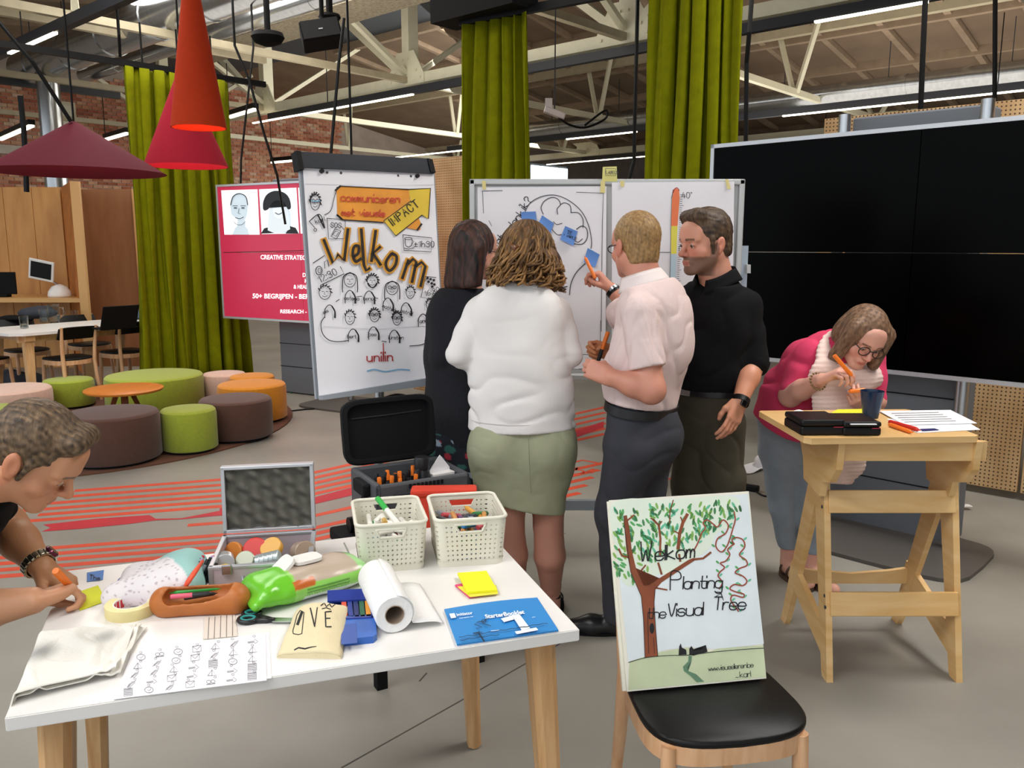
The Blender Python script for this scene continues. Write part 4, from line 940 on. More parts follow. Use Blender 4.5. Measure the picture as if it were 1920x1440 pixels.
face((589, 380), 9, 15, 3, True); face((607, 549), 11, 13, 2); face((654, 526), 11, 13, 1); face((696, 528), 10, 12, 3, beard=True); face((733, 541), 11, 12, 1, True); face((767, 549), 8, 11, 2); face((654, 596), 9, 13, 2); face((700, 592), 9, 12, 3, True); face((742, 598), 8, 12, 3, True); face((803, 572), 6, 11, 2)
for c, nm, r_ in (((616, 575), 'els', -.5), ((654, 548), 'asteria', .05), ((690, 549), 'benoit', 0), ((725, 562), 'mathilde', .4), ((759, 571), 'astrid', .3), ((660, 620), 'bert', 0), ((698, 616), 'jose', 0), ((737, 622), 'kirsten', 0), ((791, 592), 'fanny', -.1)): pawn(c, 9, 21, nm, r_)
i2.line([(628, 566), (634, 562)], 1.4).line([(668, 557), (676, 556)], 1.4).line([(700, 559), (706, 560)], 1.4).line([(714, 640), (722, 641)], 1.4)
i2.line([(607, 594), (600, 606), (602, 624), (613, 637), (630, 641), (650, 639)], 1.5, smooth=True).line([(766, 649), (786, 647), (802, 640), (812, 630)], 1.5, smooth=True)
i2.line([(578, 416), (592, 404), (600, 406), (607, 428)], 1.6, smooth=True).line([(578, 416), (588, 428)], 1.2).line([(594, 404), (606, 428)], 3, smooth=False); i2.ellipse((589, 432), 2.6, 2.6, 1.2); i2.text('karl', (590, 420), 4.5, 1.0, right=(1, -.3)); i2.line([(606, 404), (618, 396), (624, 374), (628, 360)], 1.2, smooth=True)
i2.line([(611, 410), (645, 413), (645, 448), (614, 449)], 1.2, closed=True); i2.text('SOS', (618, 427), 5, 1.2, right=(1, .05)); i2.line([(626, 430), (637, 434), (629, 449), (619, 444)], 1.3, closed=True); i2.line([(627, 434), (633, 436), (628, 444), (622, 441)], 1.0, closed=True); i2.line([(638, 425), (642, 431)], 1)
i2.line([(753, 441), (807, 447), (806, 473), (755, 470)], 1.3, closed=True); i2.line([(757, 449), (758, 460), (764, 464), (770, 459), (770, 449)], 1.3, smooth=True); i2.ellipse((763, 448), 7, 2, 1.1); i2.line([(755, 466), (764, 468), (774, 465)], 1.2); i2.line([(770, 451), (774, 454), (769, 458)], 1.0); i2.text('±1h30', (774, 463), 6, 1.3, right=(1, .03), smooth=False)
i2.line([(585, 494), (606, 480)], 1.3).line([(636, 501), (643, 514), (600, 535)], 1.4); i2.ellipse((596, 508), 6, 8, 1.5); i2.ellipse((597, 508), 3, 4.5, 1); i2.line([(607, 504), (606, 492), (612, 488), (614, 500)], 1.3); i2.text('12:30', (598, 531), 7, 1.4, right=(.9, -.45), smooth=False)
i2.line([(795, 519), (815, 521)], 1.3).line([(795, 519), (787, 558), (806, 561), (812, 545)], 1.3); i2.text('16:30', (795, 556), 5.5, 1.1, right=(1, -.3), smooth=False)
for k, (x, y) in enumerate(((799, 522), (805, 524), (811, 526), (801, 529), (807, 532), (812, 534), (808, 538))): i2.ellipse((x, y), 2.6, 2.4)
i2.build('line_drawing', INKB, fc)
i2 = Ink(fp, OFF+.001); i2.text('unilin', (686, 678), 9.5, 2.4, right=(1, -.03), gap=1.6, smooth=False).line([(716, 644), (717, 672)], 2); i2.build('lettering', M('marker_darkred', '#b23a35', .6), fc)
i2 = Ink(fp, OFF+.001); i2.line([(686, 696), (700, 693), (720, 697), (745, 693), (765, 694)], 2.5, smooth=True).line([(582, 377), (589, 379), (597, 377)], 2.2); i2.build('line_drawing', M('marker_lightblue', '#7fb4d6', .6), fc)
i2 = Ink(fp, OFF-.004); i2.line([(606, 612), (700, 618), (812, 610)], .8).line([(572, 345), (700, 350), (812, 347)], .8); i2.build('fold_line', M('paper_shade', '#cfcdd3', .8), fc)

# ================================================================= WHITEBOARD
WY = 4.02
wp = Plane((0, WY, 0), (0, -1, 0)); q = [wp.hit(x, y) for x, y in ((880, 336), (1396, 336), (1392, 700), (884, 700))]
xl, xr, zt, zb = q[0].x, q[1].x, q[0].z, q[2].z
t = thing('whiteboard', 'mobile whiteboard with two big drawn paper sheets taped on', 'whiteboard', ((xl+xr)/2, WY, 0)); wbd = t
MB().box(((xl+xr)/2, WY+.012, (zt+zb)/2), (xr-xl-.03, .018, zt-zb-.03)).build('board', M('whiteboard_white', '#e4e4e2', .25), t, world=True)
fm = M('whiteboard_frame', '#c3c5c4', .4, metal=.3)
for c, s in ((((xl+xr)/2, WY, zt-.014), (xr-xl, .04, .028)), (((xl+xr)/2, WY, zb+.014), (xr-xl, .04, .028)), ((xl+.014, WY, (zt+zb)/2), (.028, .04, zt-zb)), ((xr-.014, WY, (zt+zb)/2), (.028, .04, zt-zb))): MB().box(c, s, bev=.006).build('frame_rail', fm, t, world=True)
for x in (xl-.02, xr+.02):
    MB().box((x, WY+.02, (zt-.35)/2+.06), (.03, .03, zt-.35-.04)).build('upright', M('upright_grey', '#a9b3bd', .35, metal=.4), t, world=True)
    fb = MB().box((x, WY+.0, .085), (.035, .5, .035)).build('foot_bar', M('upright_grey', '#a9b3bd', .35, metal=.4), t, world=True)
    for y in (-.22, .22):
        mb = MB(); mb.tube([(x-.014, WY+y, .036), (x+.014, WY+y, .036)], .036, 18); mb.build('caster', BLACK, fb, world=True, smooth=True, auto=40)
MB().box(((xl+xr)/2, WY-.05, zb-.005), (xr-xl-.1, .1, .018)).build('pen_tray', fm, t, world=True)
MB().box(((xl+xr)/2, WY+.03, .3), (xr-xl, .03, .05)).build('crossbar', M('upright_grey', '#a9b3bd', .35, metal=.4), t, world=True)
mb = MB(); mb.slab([wp.hit(x, y, .024) for x, y in ((1398, 496), (1405, 496), (1405, 512), (1398, 512))], (0, .06, 0)); mb.build('pivot_knob', fm, t, world=True)
def poster(quad, label, name='paper_sheet', seed=0):
    Q = [wp.hit(x, y, .024) for x, y in quad]; c = (Q[2]+Q[3])/2; o = thing('drawn_poster', label, 'poster', c)
    def fn(u, v): return Q[0].lerp(Q[1], u).lerp(Q[3].lerp(Q[2], u), v) + Vector((0, -.001-.0035*(.5+.5*math.sin(5*u+9*v+seed)*math.sin(13*v-4*u)), 0))
    mb = MB(); solid_sheet(mb, fn, 14, 24, -.0008); return mb.build(name, PAPER, o, world=True, smooth=True, auto=60)
p1 = poster([(896, 352), (1136, 350), (1134, 690), (898, 690)], 'left whiteboard sheet with a drawn head and brain outline'); p2 = poster([(1146, 343), (1374, 341), (1370, 690), (1146, 690)], 'right whiteboard sheet with a tall thermometer scale', seed=2)
i2 = Ink(wp, .0305)
i2.line([(904, 359), (942, 358)], 1.2).line([(905, 360), (907, 400)], 1).line([(1080, 361), (1130, 363), (1128, 420), (1127, 520), (1126, 620)], 1.2).line([(1125, 600), (1124, 664)], 1).line([(1085, 663), (1122, 664)], 1.2).line([(1122, 690), (1085, 690)], 1)
i2.line([(984, 398), (994, 381), (1016, 369), (1042, 367), (1068, 378), (1090, 398), (1103, 425), (1108, 452), (1107, 466)], 1.7, smooth=True)
i2.line([(1096, 494), (1080, 510), (1070, 530), (1067, 552)], 1.8, smooth=True)
i2.line([(1018, 402), (1014, 390), (1020, 378), (1033, 371), (1045, 374), (1050, 384), (1044, 392), (1045, 402)], 1.7, smooth=True).line([(1050, 384), (1058, 381), (1068, 386), (1070, 399)], 1.7, smooth=True).line([(1070, 399), (1084, 400), (1092, 412), (1092, 427)], 1.7, smooth=True).line([(1080, 430), (1090, 424), (1099, 430), (1100, 446), (1092, 457), (1080, 458), (1074, 456)], 1.8, smooth=True).line([(1091, 448), (1083, 454), (1076, 451)], 1.5, smooth=True).line([(1034, 430), (1044, 440), (1052, 440)], 1.5, smooth=True).line([(1037, 416), (1043, 421), (1053, 419)], 1.4, smooth=True)
i2.line([(917, 414), (922, 424)], 1).build('line_drawing', INKG, p1)
i2 = Ink(wp, .0305); i2.text('denk', (960, 432), 8.2, 1.5, right=(.60, -.80), gap=1.1).text('ik?', (984, 394), 8.2, 1.5, right=(.62, -.78), gap=1.2).text('Wat', (930, 466), 7.6, 1.5, right=(.62, -.78), gap=1.2, smooth=False).text('ik', (1050, 546), 11, 1.8, right=(.8, -.6)); i2.build('lettering', INKB, p1)
i2 = Ink(wp, .030); i2.fill([(1258, 372), (1261, 358), (1266, 354), (1271, 358), (1272, 372), (1268, 424), (1256, 424)]); i2.build('scale_drawing', M('thermo_orange', '#ee7f50', .6, var=.1, vscale=8), p2)
i2 = Ink(wp, .030); i2.fill([(1256, 424), (1268, 424), (1266, 476), (1256, 476)]); i2.build('scale_drawing', M('thermo_yellow', '#e6dd5a', .6), p2)
i2 = Ink(wp, .030); i2.fill([(1256, 476), (1266, 476), (1264, 560), (1253, 560)]); i2.build('scale_drawing', M('thermo_blue', '#bcd3df', .6), p2)
i2 = Ink(wp, .0305)
for k in range(44):
    y = 366 + k*4.0; l = 7 if k % 5 == 0 else 4; x = 1272 - (y-366)*.04; i2.line([(x+1, y), (x+1+l, y)], .9)
i2.line([(1150, 472), (1180, 473)], 1.2).line([(1232, 473), (1254, 473)], 1.2).line([(1282, 474), (1290, 474)], 1.2); i2.text('40°', (1276, 372), 6, 1.2, smooth=False).text('0°c', (1271, 471), 6, 1.1, smooth=False); i2.line([(1257, 372), (1260, 357), (1266, 353)], 1.2).line([(1257, 372), (1253, 560)], .8); i2.build('lettering', INKG, p2)
i2 = Ink(wp, .0308); i2.line([(1260, 362), (1262, 356), (1267, 353), (1271, 358)], 1.6, smooth=True); i2.build('line_drawing', M('marker_darkred', '#b23a35', .6), p2)
def sticky(quad, col, label, pl=wp, off=.0315, cat='sticky note', name='sticky_note', curl=.012, group=None):
    Q = [pl.hit(x, y, off) for x, y in quad]; c = sum(Q, Vector())/4; o = thing(name, label, cat, c, group=group)
    def fn(u, v): return Q[0].lerp(Q[1], u).lerp(Q[3].lerp(Q[2], u), v) + pl.n*(curl*v*v)
    mb = MB(); solid_sheet(mb, fn, 5, 6, -.0006); mb.build('note', M('note_'+col, col, .75), o, world=True, smooth=True, auto=60); return o
BLU = '#5b86c8'
sticky([(977, 398), (1004, 397), (1006, 420), (978, 420)], BLU, 'blue sticky note on the drawn forehead, upper left of the four'); sticky([(1016, 404), (1038, 419), (1030, 442), (1009, 420)], BLU, 'tilted blue sticky note above the curly woman\'s head')
n3 = sticky([(1059, 424), (1082, 434), (1074, 461), (1049, 449)], BLU, 'blue sticky note with handwriting on the drawn brain'); sticky([(1101, 465), (1123, 477), (1114, 501), (1093, 491)], BLU, 'blue sticky note the orange marker points at')
i2 = Ink(wp, .037); i2.text('TE', (1062, 438), 3.6, 1.1, right=(1, .3), smooth=False).text('LABELS', (1056, 445), 3.2, 1.1, right=(1, .25), gap=1, smooth=False); i2.build('lettering', INKB, n3)
n4 = sticky([(1129, 314), (1155, 313), (1156, 341), (1128, 341)], '#e6e08c', 'pale yellow sticky note on the whiteboard top edge', off=.026, curl=-.004)
i2 = Ink(wp, .0275); i2.line([(1134, 317), (1153, 317), (1153, 330), (1134, 330)], .9, closed=True); i2.text('LABELS', (1135, 327), 3.3, .9, gap=.6, smooth=False); i2.build('lettering', INKG, n4)
TAPEM = M('masking_tape', '#e3d48e', .6)
def tape(quad, label): 
    mb = MB(); mb.slab([wp.hit(x, y, .031) for x, y in quad], (0, -.0015, 0)); o = mb.build('tape_piece', TAPEM); tag(o, label, 'tape', 'masking tape holding the sheets')
tape([(904, 340), (911, 340), (912, 356), (905, 356)], 'tape piece at the left sheet\'s upper left corner'); tape([(1125, 340), (1133, 340), (1133, 363), (1124, 362)], 'tape piece at the left sheet\'s upper right corner'); tape([(1161, 340), (1169, 340), (1168, 351), (1162, 351)], 'tape piece at the right sheet\'s upper left corner'); tape([(1357, 337), (1362, 337), (1367, 355), (1360, 355)], 'tape piece at the right sheet\'s upper right corner')
# ================================================================= SPEAKERS AND HANGING CABLES
def speaker(px, Y, w, h, dp, rz, ry, label):
    c = AT(px[0], px[1], Y); t = thing('loudspeaker', label, 'speaker', c); m = Matrix.Rotation(rz, 3, 'Z') @ Matrix.Rotation(ry, 3, 'Y') @ Matrix.Rotation(R(-18), 3, 'X')
    MB().box((0, 0, 0), (w, dp, h), rot=m, bev=.015).build('cabinet', BLACKM, t); MB().box(m @ Vector((0, -dp/2-.004, 0)), (w*.92, .01, h*.9), rot=m).build('grille', M('grille', '#1b1b1d', .8), t)
    MB().box(m @ Vector((0, -dp/2-.011, -.01)), (.035, .004, .01), rot=m).build('badge', STEEL, t); mb = MB(); mb.tube([(0, 0, h*.4), (0, .05, h*.9), (0, .08, 4.75-c.z)], .02, 8); mb.build('bracket', BLACKM, t); return t
speaker((602, 66), 7.6, .34, .18, .22, .25, -.2, 'black wall speaker hung under the roof above the flip chart')
def cyl_dev(px, Y, r, h, label, cat='projector', name='ceiling_projector'):
    c = AT(px[0], px[1], Y); t = thing(name, label, cat, c); MB().lathe([(r*.3, -h), (r*.8, -h*.7), (r, -h*.2), (r*.9, h*.2), (0, h*.3)], n=24).build('housing', BLACKM, t, smooth=True, auto=50); mb = MB(); mb.tube([(0, 0, 0), (0, 0, 5.4-c.z)], .03, 8); mb.build('mount_pole', BLACKM, t)
cyl_dev((502, 66), 8.5, .16, .1, 'black round ceiling device above the pink video wall'); cyl_dev((618, 30), 7.9, .1, .06, 'small black ceiling device above the hung speaker')
c = AT(905, 8, 7.0); t = thing('stage_beam', 'black box beam over the narrow green curtain', 'beam', c, HALLROT-PI/2); MB().box((0, 0, 0), (.9, .3, .2)).build('box', BLACKM, t); MB().box((-.15, 0, .7), (.04, .04, 1.3)).build('hanger_rod', BLACKM, t)
def cable(P, r, label, name='hanging_cable', group=None):
    if P[0].y > 5.9 and P[0].z < 4.9 and name == 'hanging_cable': P = [Vector((P[0].x, P[0].y, 4.95))] + P
    mb = MB(); mb.tube(P, r, 6); o = mb.build(name, BLACK); tag(o, label, 'cable', group); return o
cable([AT(645, 34, 5.0), AT(635, 120, 5.0), AT(620, 292, 5.0), AT(612, 340, 5.0)], .009, 'thick black cable dropping from the roof to the flip chart top'); cable([AT(655, 146, 7.0), AT(659, 292, 7.0), AT(660, 420, 7.0)], .01, 'thin black cable right of the thick one above the flip chart')
cable([AT(440, 85, 8.0), AT(468, 152, 8.0), AT(495, 250, 8.0), AT(520, 330, 8.0), AT(535, 420, 8.2)], .012, 'black cable slanting down behind the pink video wall'); cable([AT(475, 90, 9.6), AT(452, 300, 9.6), AT(450, 420, 9.6)], .012, 'thin black cable between green curtain and pink video wall')
cable([AT(1410, -10, 5.2), AT(1405, 60, 5.2), AT(1400, 118, 5.3), AT(1398, 300, 5.4)], .014, 'black cable along the right edge of the tall green curtain'); cable([AT(1735, 0, 6.0), AT(1730, 110, 6.0), AT(1726, 212, 6.0), AT(1724, 300, 6.0)], .02, 'braided black cable dropping to the video wall cabinet'); cable([AT(1866, 0, 7.0), AT(1865, 196, 7.0), AT(1865, 300, 7.0)], .02, 'black cable at the right above the perforated panels')
cable([AT(1190, 240, 9), AT(1189, 300, 9), AT(1177, 345, 9)], .02, 'pair of cables hanging behind the whiteboard beside the tall curtain')
cable([AT(-20, 20, 6.0), AT(60, 115, 6.1), AT(133, 228, 6.25)], .016, 'black rod slanting to the wine red lamp'); cable([AT(223, 65, 8.6), AT(225, 106, 8.7)], .016, 'short black hanger rod above the first curtain rail'); cable([AT(38, 180, 9), AT(44, 236, 9), AT(48, 300, 9), AT(50, 360, 9)], .03, 'black pole at the left behind the wine red lamp', 'hanging_pole')
c = AT(1040, 212, 8.6); t = thing('ceiling_socket', 'pale pink power outlet box with looping black leads under the roof', 'socket box', c); MB().box((0, 0, 0), (.22, .1, .06), rot=Matrix.Rotation(R(20), 3, 'Y'), bev=.01).build('box', M('pale_pink_plastic', '#dccfca', .5), t); MB().box((-.06, 0, .08), (.07, .05, .12)).build('bracket', M('pale_pink_plastic', '#dccfca', .5), t); MB().box((0, 0, 1.0), (.012, .012, 2.0)).build('wire', DGREY, t)
mb = MB(); mb.tube([Vector((x, 0, z)) for x, z in catmull([(0, 0), (.12, -.1), (.3, -.14), (.5, -.06), (.52, .02), (.46, 0), (.3, -.12)], 5)], .012, 6); mb.build('lead', BLACK, t)
# ================================================================= STANDING DESK
DZ = .945
a0, a1 = G(1512, 822, DZ), G(1840, 818, DZ); dd = (a1-a0); drz = math.atan2(dd.y, dd.x); dw = math.hypot(dd.x, dd.y)
dl = G(1435, 770, DZ); ddp = (dl-a0).length
fx0, fx1 = G(1550, 1280).x, G(1803, 1278).x; fy0 = G(1550, 1280).y
t = thing('standing_desk', 'birch plywood standing desk on two A shaped side panels', 'desk', ((fx0+fx1)/2, fy0, 0)); desk = t
top = MB(); o = Vector(a0)-Vector((*t.location[:2], 0)); ux = Vector((math.cos(drz), math.sin(drz), 0)); uy = Vector((-ux.y, ux.x, 0))
P = [(.0+dw*u, ddp*v) for u, v in [(.03, 0), (.97, 0), (1, .04), (1, .97), (.98, 1), (.02, 1), (0, .97), (0, .05)]]
top.prism(P, o - Vector((0, 0, .022)), ux, uy, (0, 0, .022)); top.build('desktop', BIRCH, t)
hw = (fx1-fx0)/2
EDGE = M('ply_edge', '#c89f68', .6, kind='ply', vscale=9, stretch=(1, 1, 12), col2='#a57a45')
for s in (-1, 1):
    mb = MB(); x = s*(hw-.012) - .012
    for e, pl in enumerate(([(0, 0), (.05, 0), (.06, .02), (.245, .70), (.235, .80), (.17, .80), (.15, .72)], [(.535, 0), (.485, 0), (.465, .03), (.20, .68), (.17, .80), (.27, .80)], [(.025, .06), (.045, .17), (.45, .30), (.475, .22)])):
        mb.prism(pl, (x+e*.0008, 0, 0), (0, 1, 0), (0, 0, 1), (.024-e*.0016, 0, 0))
    spn = mb.build('side_panel', BIRCH, t); sp0 = spn if s < 0 else sp0
    mb = MB(); xx = x - .026
    mb.prism([(-.03, .923), (.44, .923), (.44, .88), (.36, .85), (.31, .78), (.29, .70), (.12, .68), (.10, .74), (.03, .76), (-.02, .82)], (xx, 0, 0), (0, 1, 0), (0, 0, 1), (.024, 0, 0)); mb.build('top_bracket', BIRCH, t)
for (y, z, h, nm, cv) in ((.166, .655, .085, 'crossbar', 0), (.085, .285, .088, 'crossbar', 0), (.43, .24, .07, 'rear_stretcher', 1)):
    mb = MB()
    if cv: mb.prism([(-hw, -h/2), (hw, -h/2), (hw, h/2), (hw*.6, h*.3), (0, h*.12), (-hw*.6, h*.3), (-hw, h/2)], (0, y, z), (1, 0, 0), (0, 0, 1), (0, .02, 0))
    else: mb.box((0, y-.03, z), (2*hw-.03, .02, h), rot=Matrix.Rotation(R(-14), 3, 'X'), bev=.003)
    mb.build(nm, BIRCH, t)
MB().box((0, .0, .885), (2*hw-.0, .022, .07)).build('apron', BIRCH, t)
bolt = MB().lathe([(0, 0), (.006, 0), (.006, .004), (0, .004)], n=8)
for y, z in ((.14, .63), (.15, .68), (.05, .27), (.062, .31), (.03, .86)):
    b = MB().lathe([(.007, -.002), (.007, .002)], n=10, rot=Matrix.Rotation(PI/2, 3, 'Y')).build('bolt', DGREY, sp0); b.location = (-hw-.0, y+.01, z)
def D(x, y, z=0): return G(x, y, DZ+z)
def quad_thing(name, label, cat, px, zt_, thick, mat, part, fnz=None, group=None, nu=6, nv=6):
    Q = [G(x, y, zt_) for x, y in px]; c = sum(Q, Vector())/4; t = thing(name, label, cat, c, group=group)
    def fn(u, v):
        p = Q[0].lerp(Q[1], u).lerp(Q[3].lerp(Q[2], u), v); return p + Vector((0, 0, fnz(u, v) if fnz else 0))
    mb = MB(); solid_sheet(mb, lambda u, v: fn(u, 1-v), nu, nv, thick); mb.build(part, mat, t, world=True, smooth=True, auto=40); return t
CASEB = M('black_case', '#0e0e10', .4, spec=.3, bump=.1, bscale=300)
def blackcase(c, w, d, h, rz, label):
    t = thing('instrument_case', label, 'case', c, rz); MB().box((0, 0, h*.3), (w, d, h*.6), bev=.008).build('body', CASEB, t); MB().box((0, 0, h*.8), (w, d, h*.4), bev=.008).build('lid', CASEB, t)
    MB().box((w*.35, -d/2-.0005, h*.55), (w*.22, .002, .003)).build('zip_pull', M('red_trim', '#a02b3c', .5), t); return t
f0, f1 = D(1503, 815), D(1582, 818)
p = (D(1541, 817)); blackcase((p.x, p.y+.085, DZ), .155, .17, .055, .03, 'left black case on the standing desk')
p = (D(1617, 818)); cs = blackcase((p.x, p.y+.085, DZ), .135, .165, .05, .0, 'right black case on the standing desk with a white paper edge')
MB().box((0, -.084, .043), (.09, .012, .003)).build('paper_edge', PAPER, cs)
p = D(1632, 783); t = thing('cup', 'dark blue translucent plastic cup on the standing desk', 'cup', (p.x, p.y, DZ))
MB().lathe([(.028, 0), (.031, .02), (.044, .105), (.0415, .105), (.029, .02), (.026, .004), (0, .004)], n=32).build('bowl', M('blue_plastic', '#1d3a5c', .15, trans=.35, ior=1.4), t, smooth=True, auto=50)
ups = quad_thing('paper_sheet', 'upper white printed paper sheet on the standing desk', 'paper', [(1648, 771), (1782, 769), (1832, 794), (1696, 797)], DZ+.004, .0012, PAPER, 'sheet')
pq = [(1662, 786), (1800, 783), (1838, 806), (1720, 812)]
sh = quad_thing('paper_sheet', 'lower white paper sheet with a dark blue printed box', 'paper', pq, DZ+.001, .0012, PAPER, 'sheet')
ip = Plane((0, 0, DZ+.0042), (0, 0, 1)); i2 = Ink(ip, .0); i2.fill([(1724, 804), (1752, 803), (1762, 806), (1730, 808)]); i2.build('logo_print', M('navy_print', '#2b2a66', .5), sh)
i2 = Ink(Plane((0, 0, DZ+.0062), (0, 0, 1)), 0)
for k in range(5): i2.line([(1672+k*6, 775+k*4), (1760+k*8, 773+k*4)], .7)
i2.build('text_print', INKG, ups)
quad_thing('sticky_note', 'yellow sticky note behind the black cases on the desk', 'sticky note', [(1570, 768), (1618, 767), (1624, 775), (1556, 776)], DZ+.001, .001, M('note_yellow', '#e8e02a', .7), 'note')
def marker(a, b, r, label, body, cap, capf=.42, group=None, capend=True, name='marker'):
    """felt marker lying or held from a (cap end) to b (tip)"""
    a, b = Vector(a), Vector(b); t = thing(name, label, 'marker', a, group=group); d = b-a; L = d.length; d.normalize()
    q = d.to_track_quat('Z', 'Y').to_matrix()
    MB().lathe([(r*.8, 0), (r*.95, .004), (r*.95, L*capf)], n=14, rot=q).build('cap', cap, t, smooth=True, auto=40)
    MB().lathe([(r*.9, L*capf), (r*.9, L*.86), (r*.55, L*.92), (r*.3, L*.93), (r*.18, L)], n=14, rot=q).build('barrel', body, t, smooth=True, auto=40); return t
ORP = M('orange_plastic', '#ee7a22', .4); RDP = M('red_plastic', '#c32418', .4); WHP = M('white_plastic', '#eceae4', .4); BKP = M('black_marker', '#18181b', .4); GRP = M('green_plastic', '#35b04a', .4)
marker(D(1668, 796, .008), D(1712, 811, .008), .008, 'orange marker lying on the standing desk', ORP, ORP); marker(D(1668, 791, .009), D(1726, 807, .009), .009, 'red marker on the standing desk beside the orange one', RDP, RDP)
p = D(1495, 790); lump('tissue', 'crumpled white tissue beside the left black case', 'tissue', (p.x+.01, p.y, DZ+.0), (.05, .05, .035), M('tissue_white', '#ecebe8', .9), 8, h=.004, amp=.003)

# ================================================================= CHAIR AND PICTURE BOARDS
chz = .473
cf = G(1392, 1388, .46); chrz = R(9)
cdir = Vector((math.sin(chrz), -math.cos(chrz), 0)); cc = Vector((cf.x, cf.y, 0)) - cdir*.2
chair('chair', 'black seated beech chair holding the tree picture', (cc.x, cc.y, 0), chrz)
bl, br = G(1176, 1296, chz+.002), G(1437, 1272, chz+.002)
back = Vector((-cdir.x, -cdir.y, 0)); lean = .17
H_ = .5
tl_ = AT(1143, 938, bl.y + lean); 
bpl = plane3(bl, br, tl_)
Qb = [tl_, bpl.hit(1404, 921), br, bl]
def board(px, off, label, name='picture_board', th=.009):
    Q = [bpl.hit(x, y, off) for x, y in px]; t = thing(name, label, 'picture', (Q[2]+Q[3])/2); mb = MB(); mb.slab(Q, -bpl.n*th); mb.build('panel', M('foam_board', '#eeebdc', .7), t, world=True); return t
board([(1141, 940), (1400, 922), (1430, 1273), (1170, 1297)], -.0105, 'second white board behind the tree picture on the chair')
pb = board([(1143, 938), (1404, 921), (1437, 1272), (1176, 1297)], 0, 'hand painted welcome tree picture leaning on the chair')
i2 = Ink(bpl, .0006); i2.fill([(1147, 943), (1402, 926), (1432, 1207), (1400, 1211), (1340, 1217), (1290, 1213), (1240, 1220), (1178, 1242)]); i2.build('sky_drawing', M('paint_skyblue', '#e4ecef', .8, var=.07, vscale=7), pb)
i2 = Ink(bpl, .0008); i2.fill([(1148, 944), (1260, 936), (1370, 930), (1386, 950), (1372, 985), (1345, 1000), (1328, 1030), (1296, 1052), (1262, 1075), (1232, 1078), (1196, 1098), (1168, 1092), (1158, 1040)], smooth=True); i2.build('foliage_drawing', M('paint_palegreen', '#e3eddc', .8, var=.06, vscale=9), pb)
i2 = Ink(bpl, .0008); i2.fill([(1180, 1240), (1240, 1222), (1290, 1214), (1330, 1222), (1345, 1216), (1400, 1212), (1431, 1210), (1436, 1270), (1178, 1294)]); i2.build('meadow_drawing', M('paint_meadow', '#ccd6b0', .8, var=.12, vscale=9), pb)
TR = ['#5aa862', '#86b459', '#67be98', '#4a8455']
rl = random.Random(5); leaves = [Ink(bpl, .0012) for _ in TR]
for k in range(480):
    x = rl.uniform(1152, 1388); y = rl.uniform(932, 1095)
    if y > 1000 + (1330-x)*.55 and x > 1215: continue
    if x < 1170 and y > 1085: continue
    if y < 938 + (1400-x)*.06: continue
    a = rl.uniform(-.5, .5) + (PI/2 if x > 1230 else PI/3) + rl.choice((0, .4, -.4))
    leaves[rl.randrange(4)].ellipse((x, y), 6.6, 2.4, rot=a, n=8)
VINE = [[(1300, 1033), (1308, 1018), (1315, 1000), (1322, 990), (1318, 980), (1326, 975), (1336, 982), (1345, 988), (1355, 975), (1365, 985), (1360, 1000), (1345, 1010), (1342, 1025), (1352, 1035), (1362, 1025), (1368, 1010), (1374, 990), (1378, 975), (1376, 960)],
        [(1376, 1020), (1372, 1012), (1380, 1008), (1392, 1012), (1396, 1025), (1386, 1040), (1398, 1050), (1400, 1060), (1386, 1066), (1378, 1074), (1392, 1080), (1400, 1090), (1392, 1098), (1376, 1096), (1368, 1104), (1380, 1110), (1394, 1114), (1392, 1120), (1374, 1116), (1370, 1126), (1380, 1140), (1384, 1146)],
        [(1376, 1020), (1364, 1030), (1368, 1040), (1360, 1052), (1350, 1056), (1358, 1064), (1350, 1072), (1346, 1080), (1354, 1092), (1348, 1104)]]
for v in VINE:
    P = catmull(v, 2)
    for k, q in enumerate(P[::2]): leaves[k % 2*2].ellipse((q[0]+(5 if k % 2 else -5), q[1]-2), 4.2, 2.0, rot=.9*(1 if k % 2 else -1)+PI/2, n=8)
for c, l in zip(TR, leaves): l.build('leaf_drawing', M('paint_'+c, c, .8), pb)
i2 = Ink(bpl, .0014)
i2.fill([(1209, 1233), (1206, 1160), (1202, 1118), (1196, 1105), (1182, 1072), (1174, 1030), (1170, 985), (1169, 967), (1175, 966), (1180, 990), (1184, 1030), (1192, 1065), (1206, 1098), (1216, 1098), (1236, 1084), (1262, 1068), (1290, 1050), (1300, 1046), (1302, 1051), (1270, 1072), (1240, 1092), (1228, 1106), (1226, 1130), (1229, 1180), (1233, 1231)])
i2.line([(1300, 1049), (1318, 1047), (1332, 1036)], 4).line([(1271, 1028), (1274, 1000), (1280, 980), (1288, 965)], 6).line([(1237, 1040), (1238, 1010), (1235, 985), (1225, 975)], 4).line([(1226, 975), (1220, 972)], 2.5).line([(1235, 985), (1240, 978)], 2.5).line([(1272, 1000), (1264, 996)], 2.5).line([(1280, 980), (1276, 970)], 2.5).line([(1178, 1045), (1166, 1042), (1160, 1030)], 4).line([(1200, 1072), (1210, 1060)], 3).line([(1240, 1076), (1234, 1056)], 4).line([(1228, 1102), (1250, 1106)], 3).line([(1275, 1052), (1273, 1040)], 4).line([(1255, 980), (1256, 958), (1262, 938)], 2).line([(1176, 976), (1188, 966)], 3)
i2.build('tree_drawing', M('paint_brown', '#8a4a2e', .8, var=.25, vscale=22, stretch=(1, 1, .3)), pb)
i2 = Ink(bpl, .0016)
for v in VINE: i2.line(v, 2.6, smooth=True)
i2.build('vine_drawing', M('paint_rust', '#9a4a38', .8), pb)
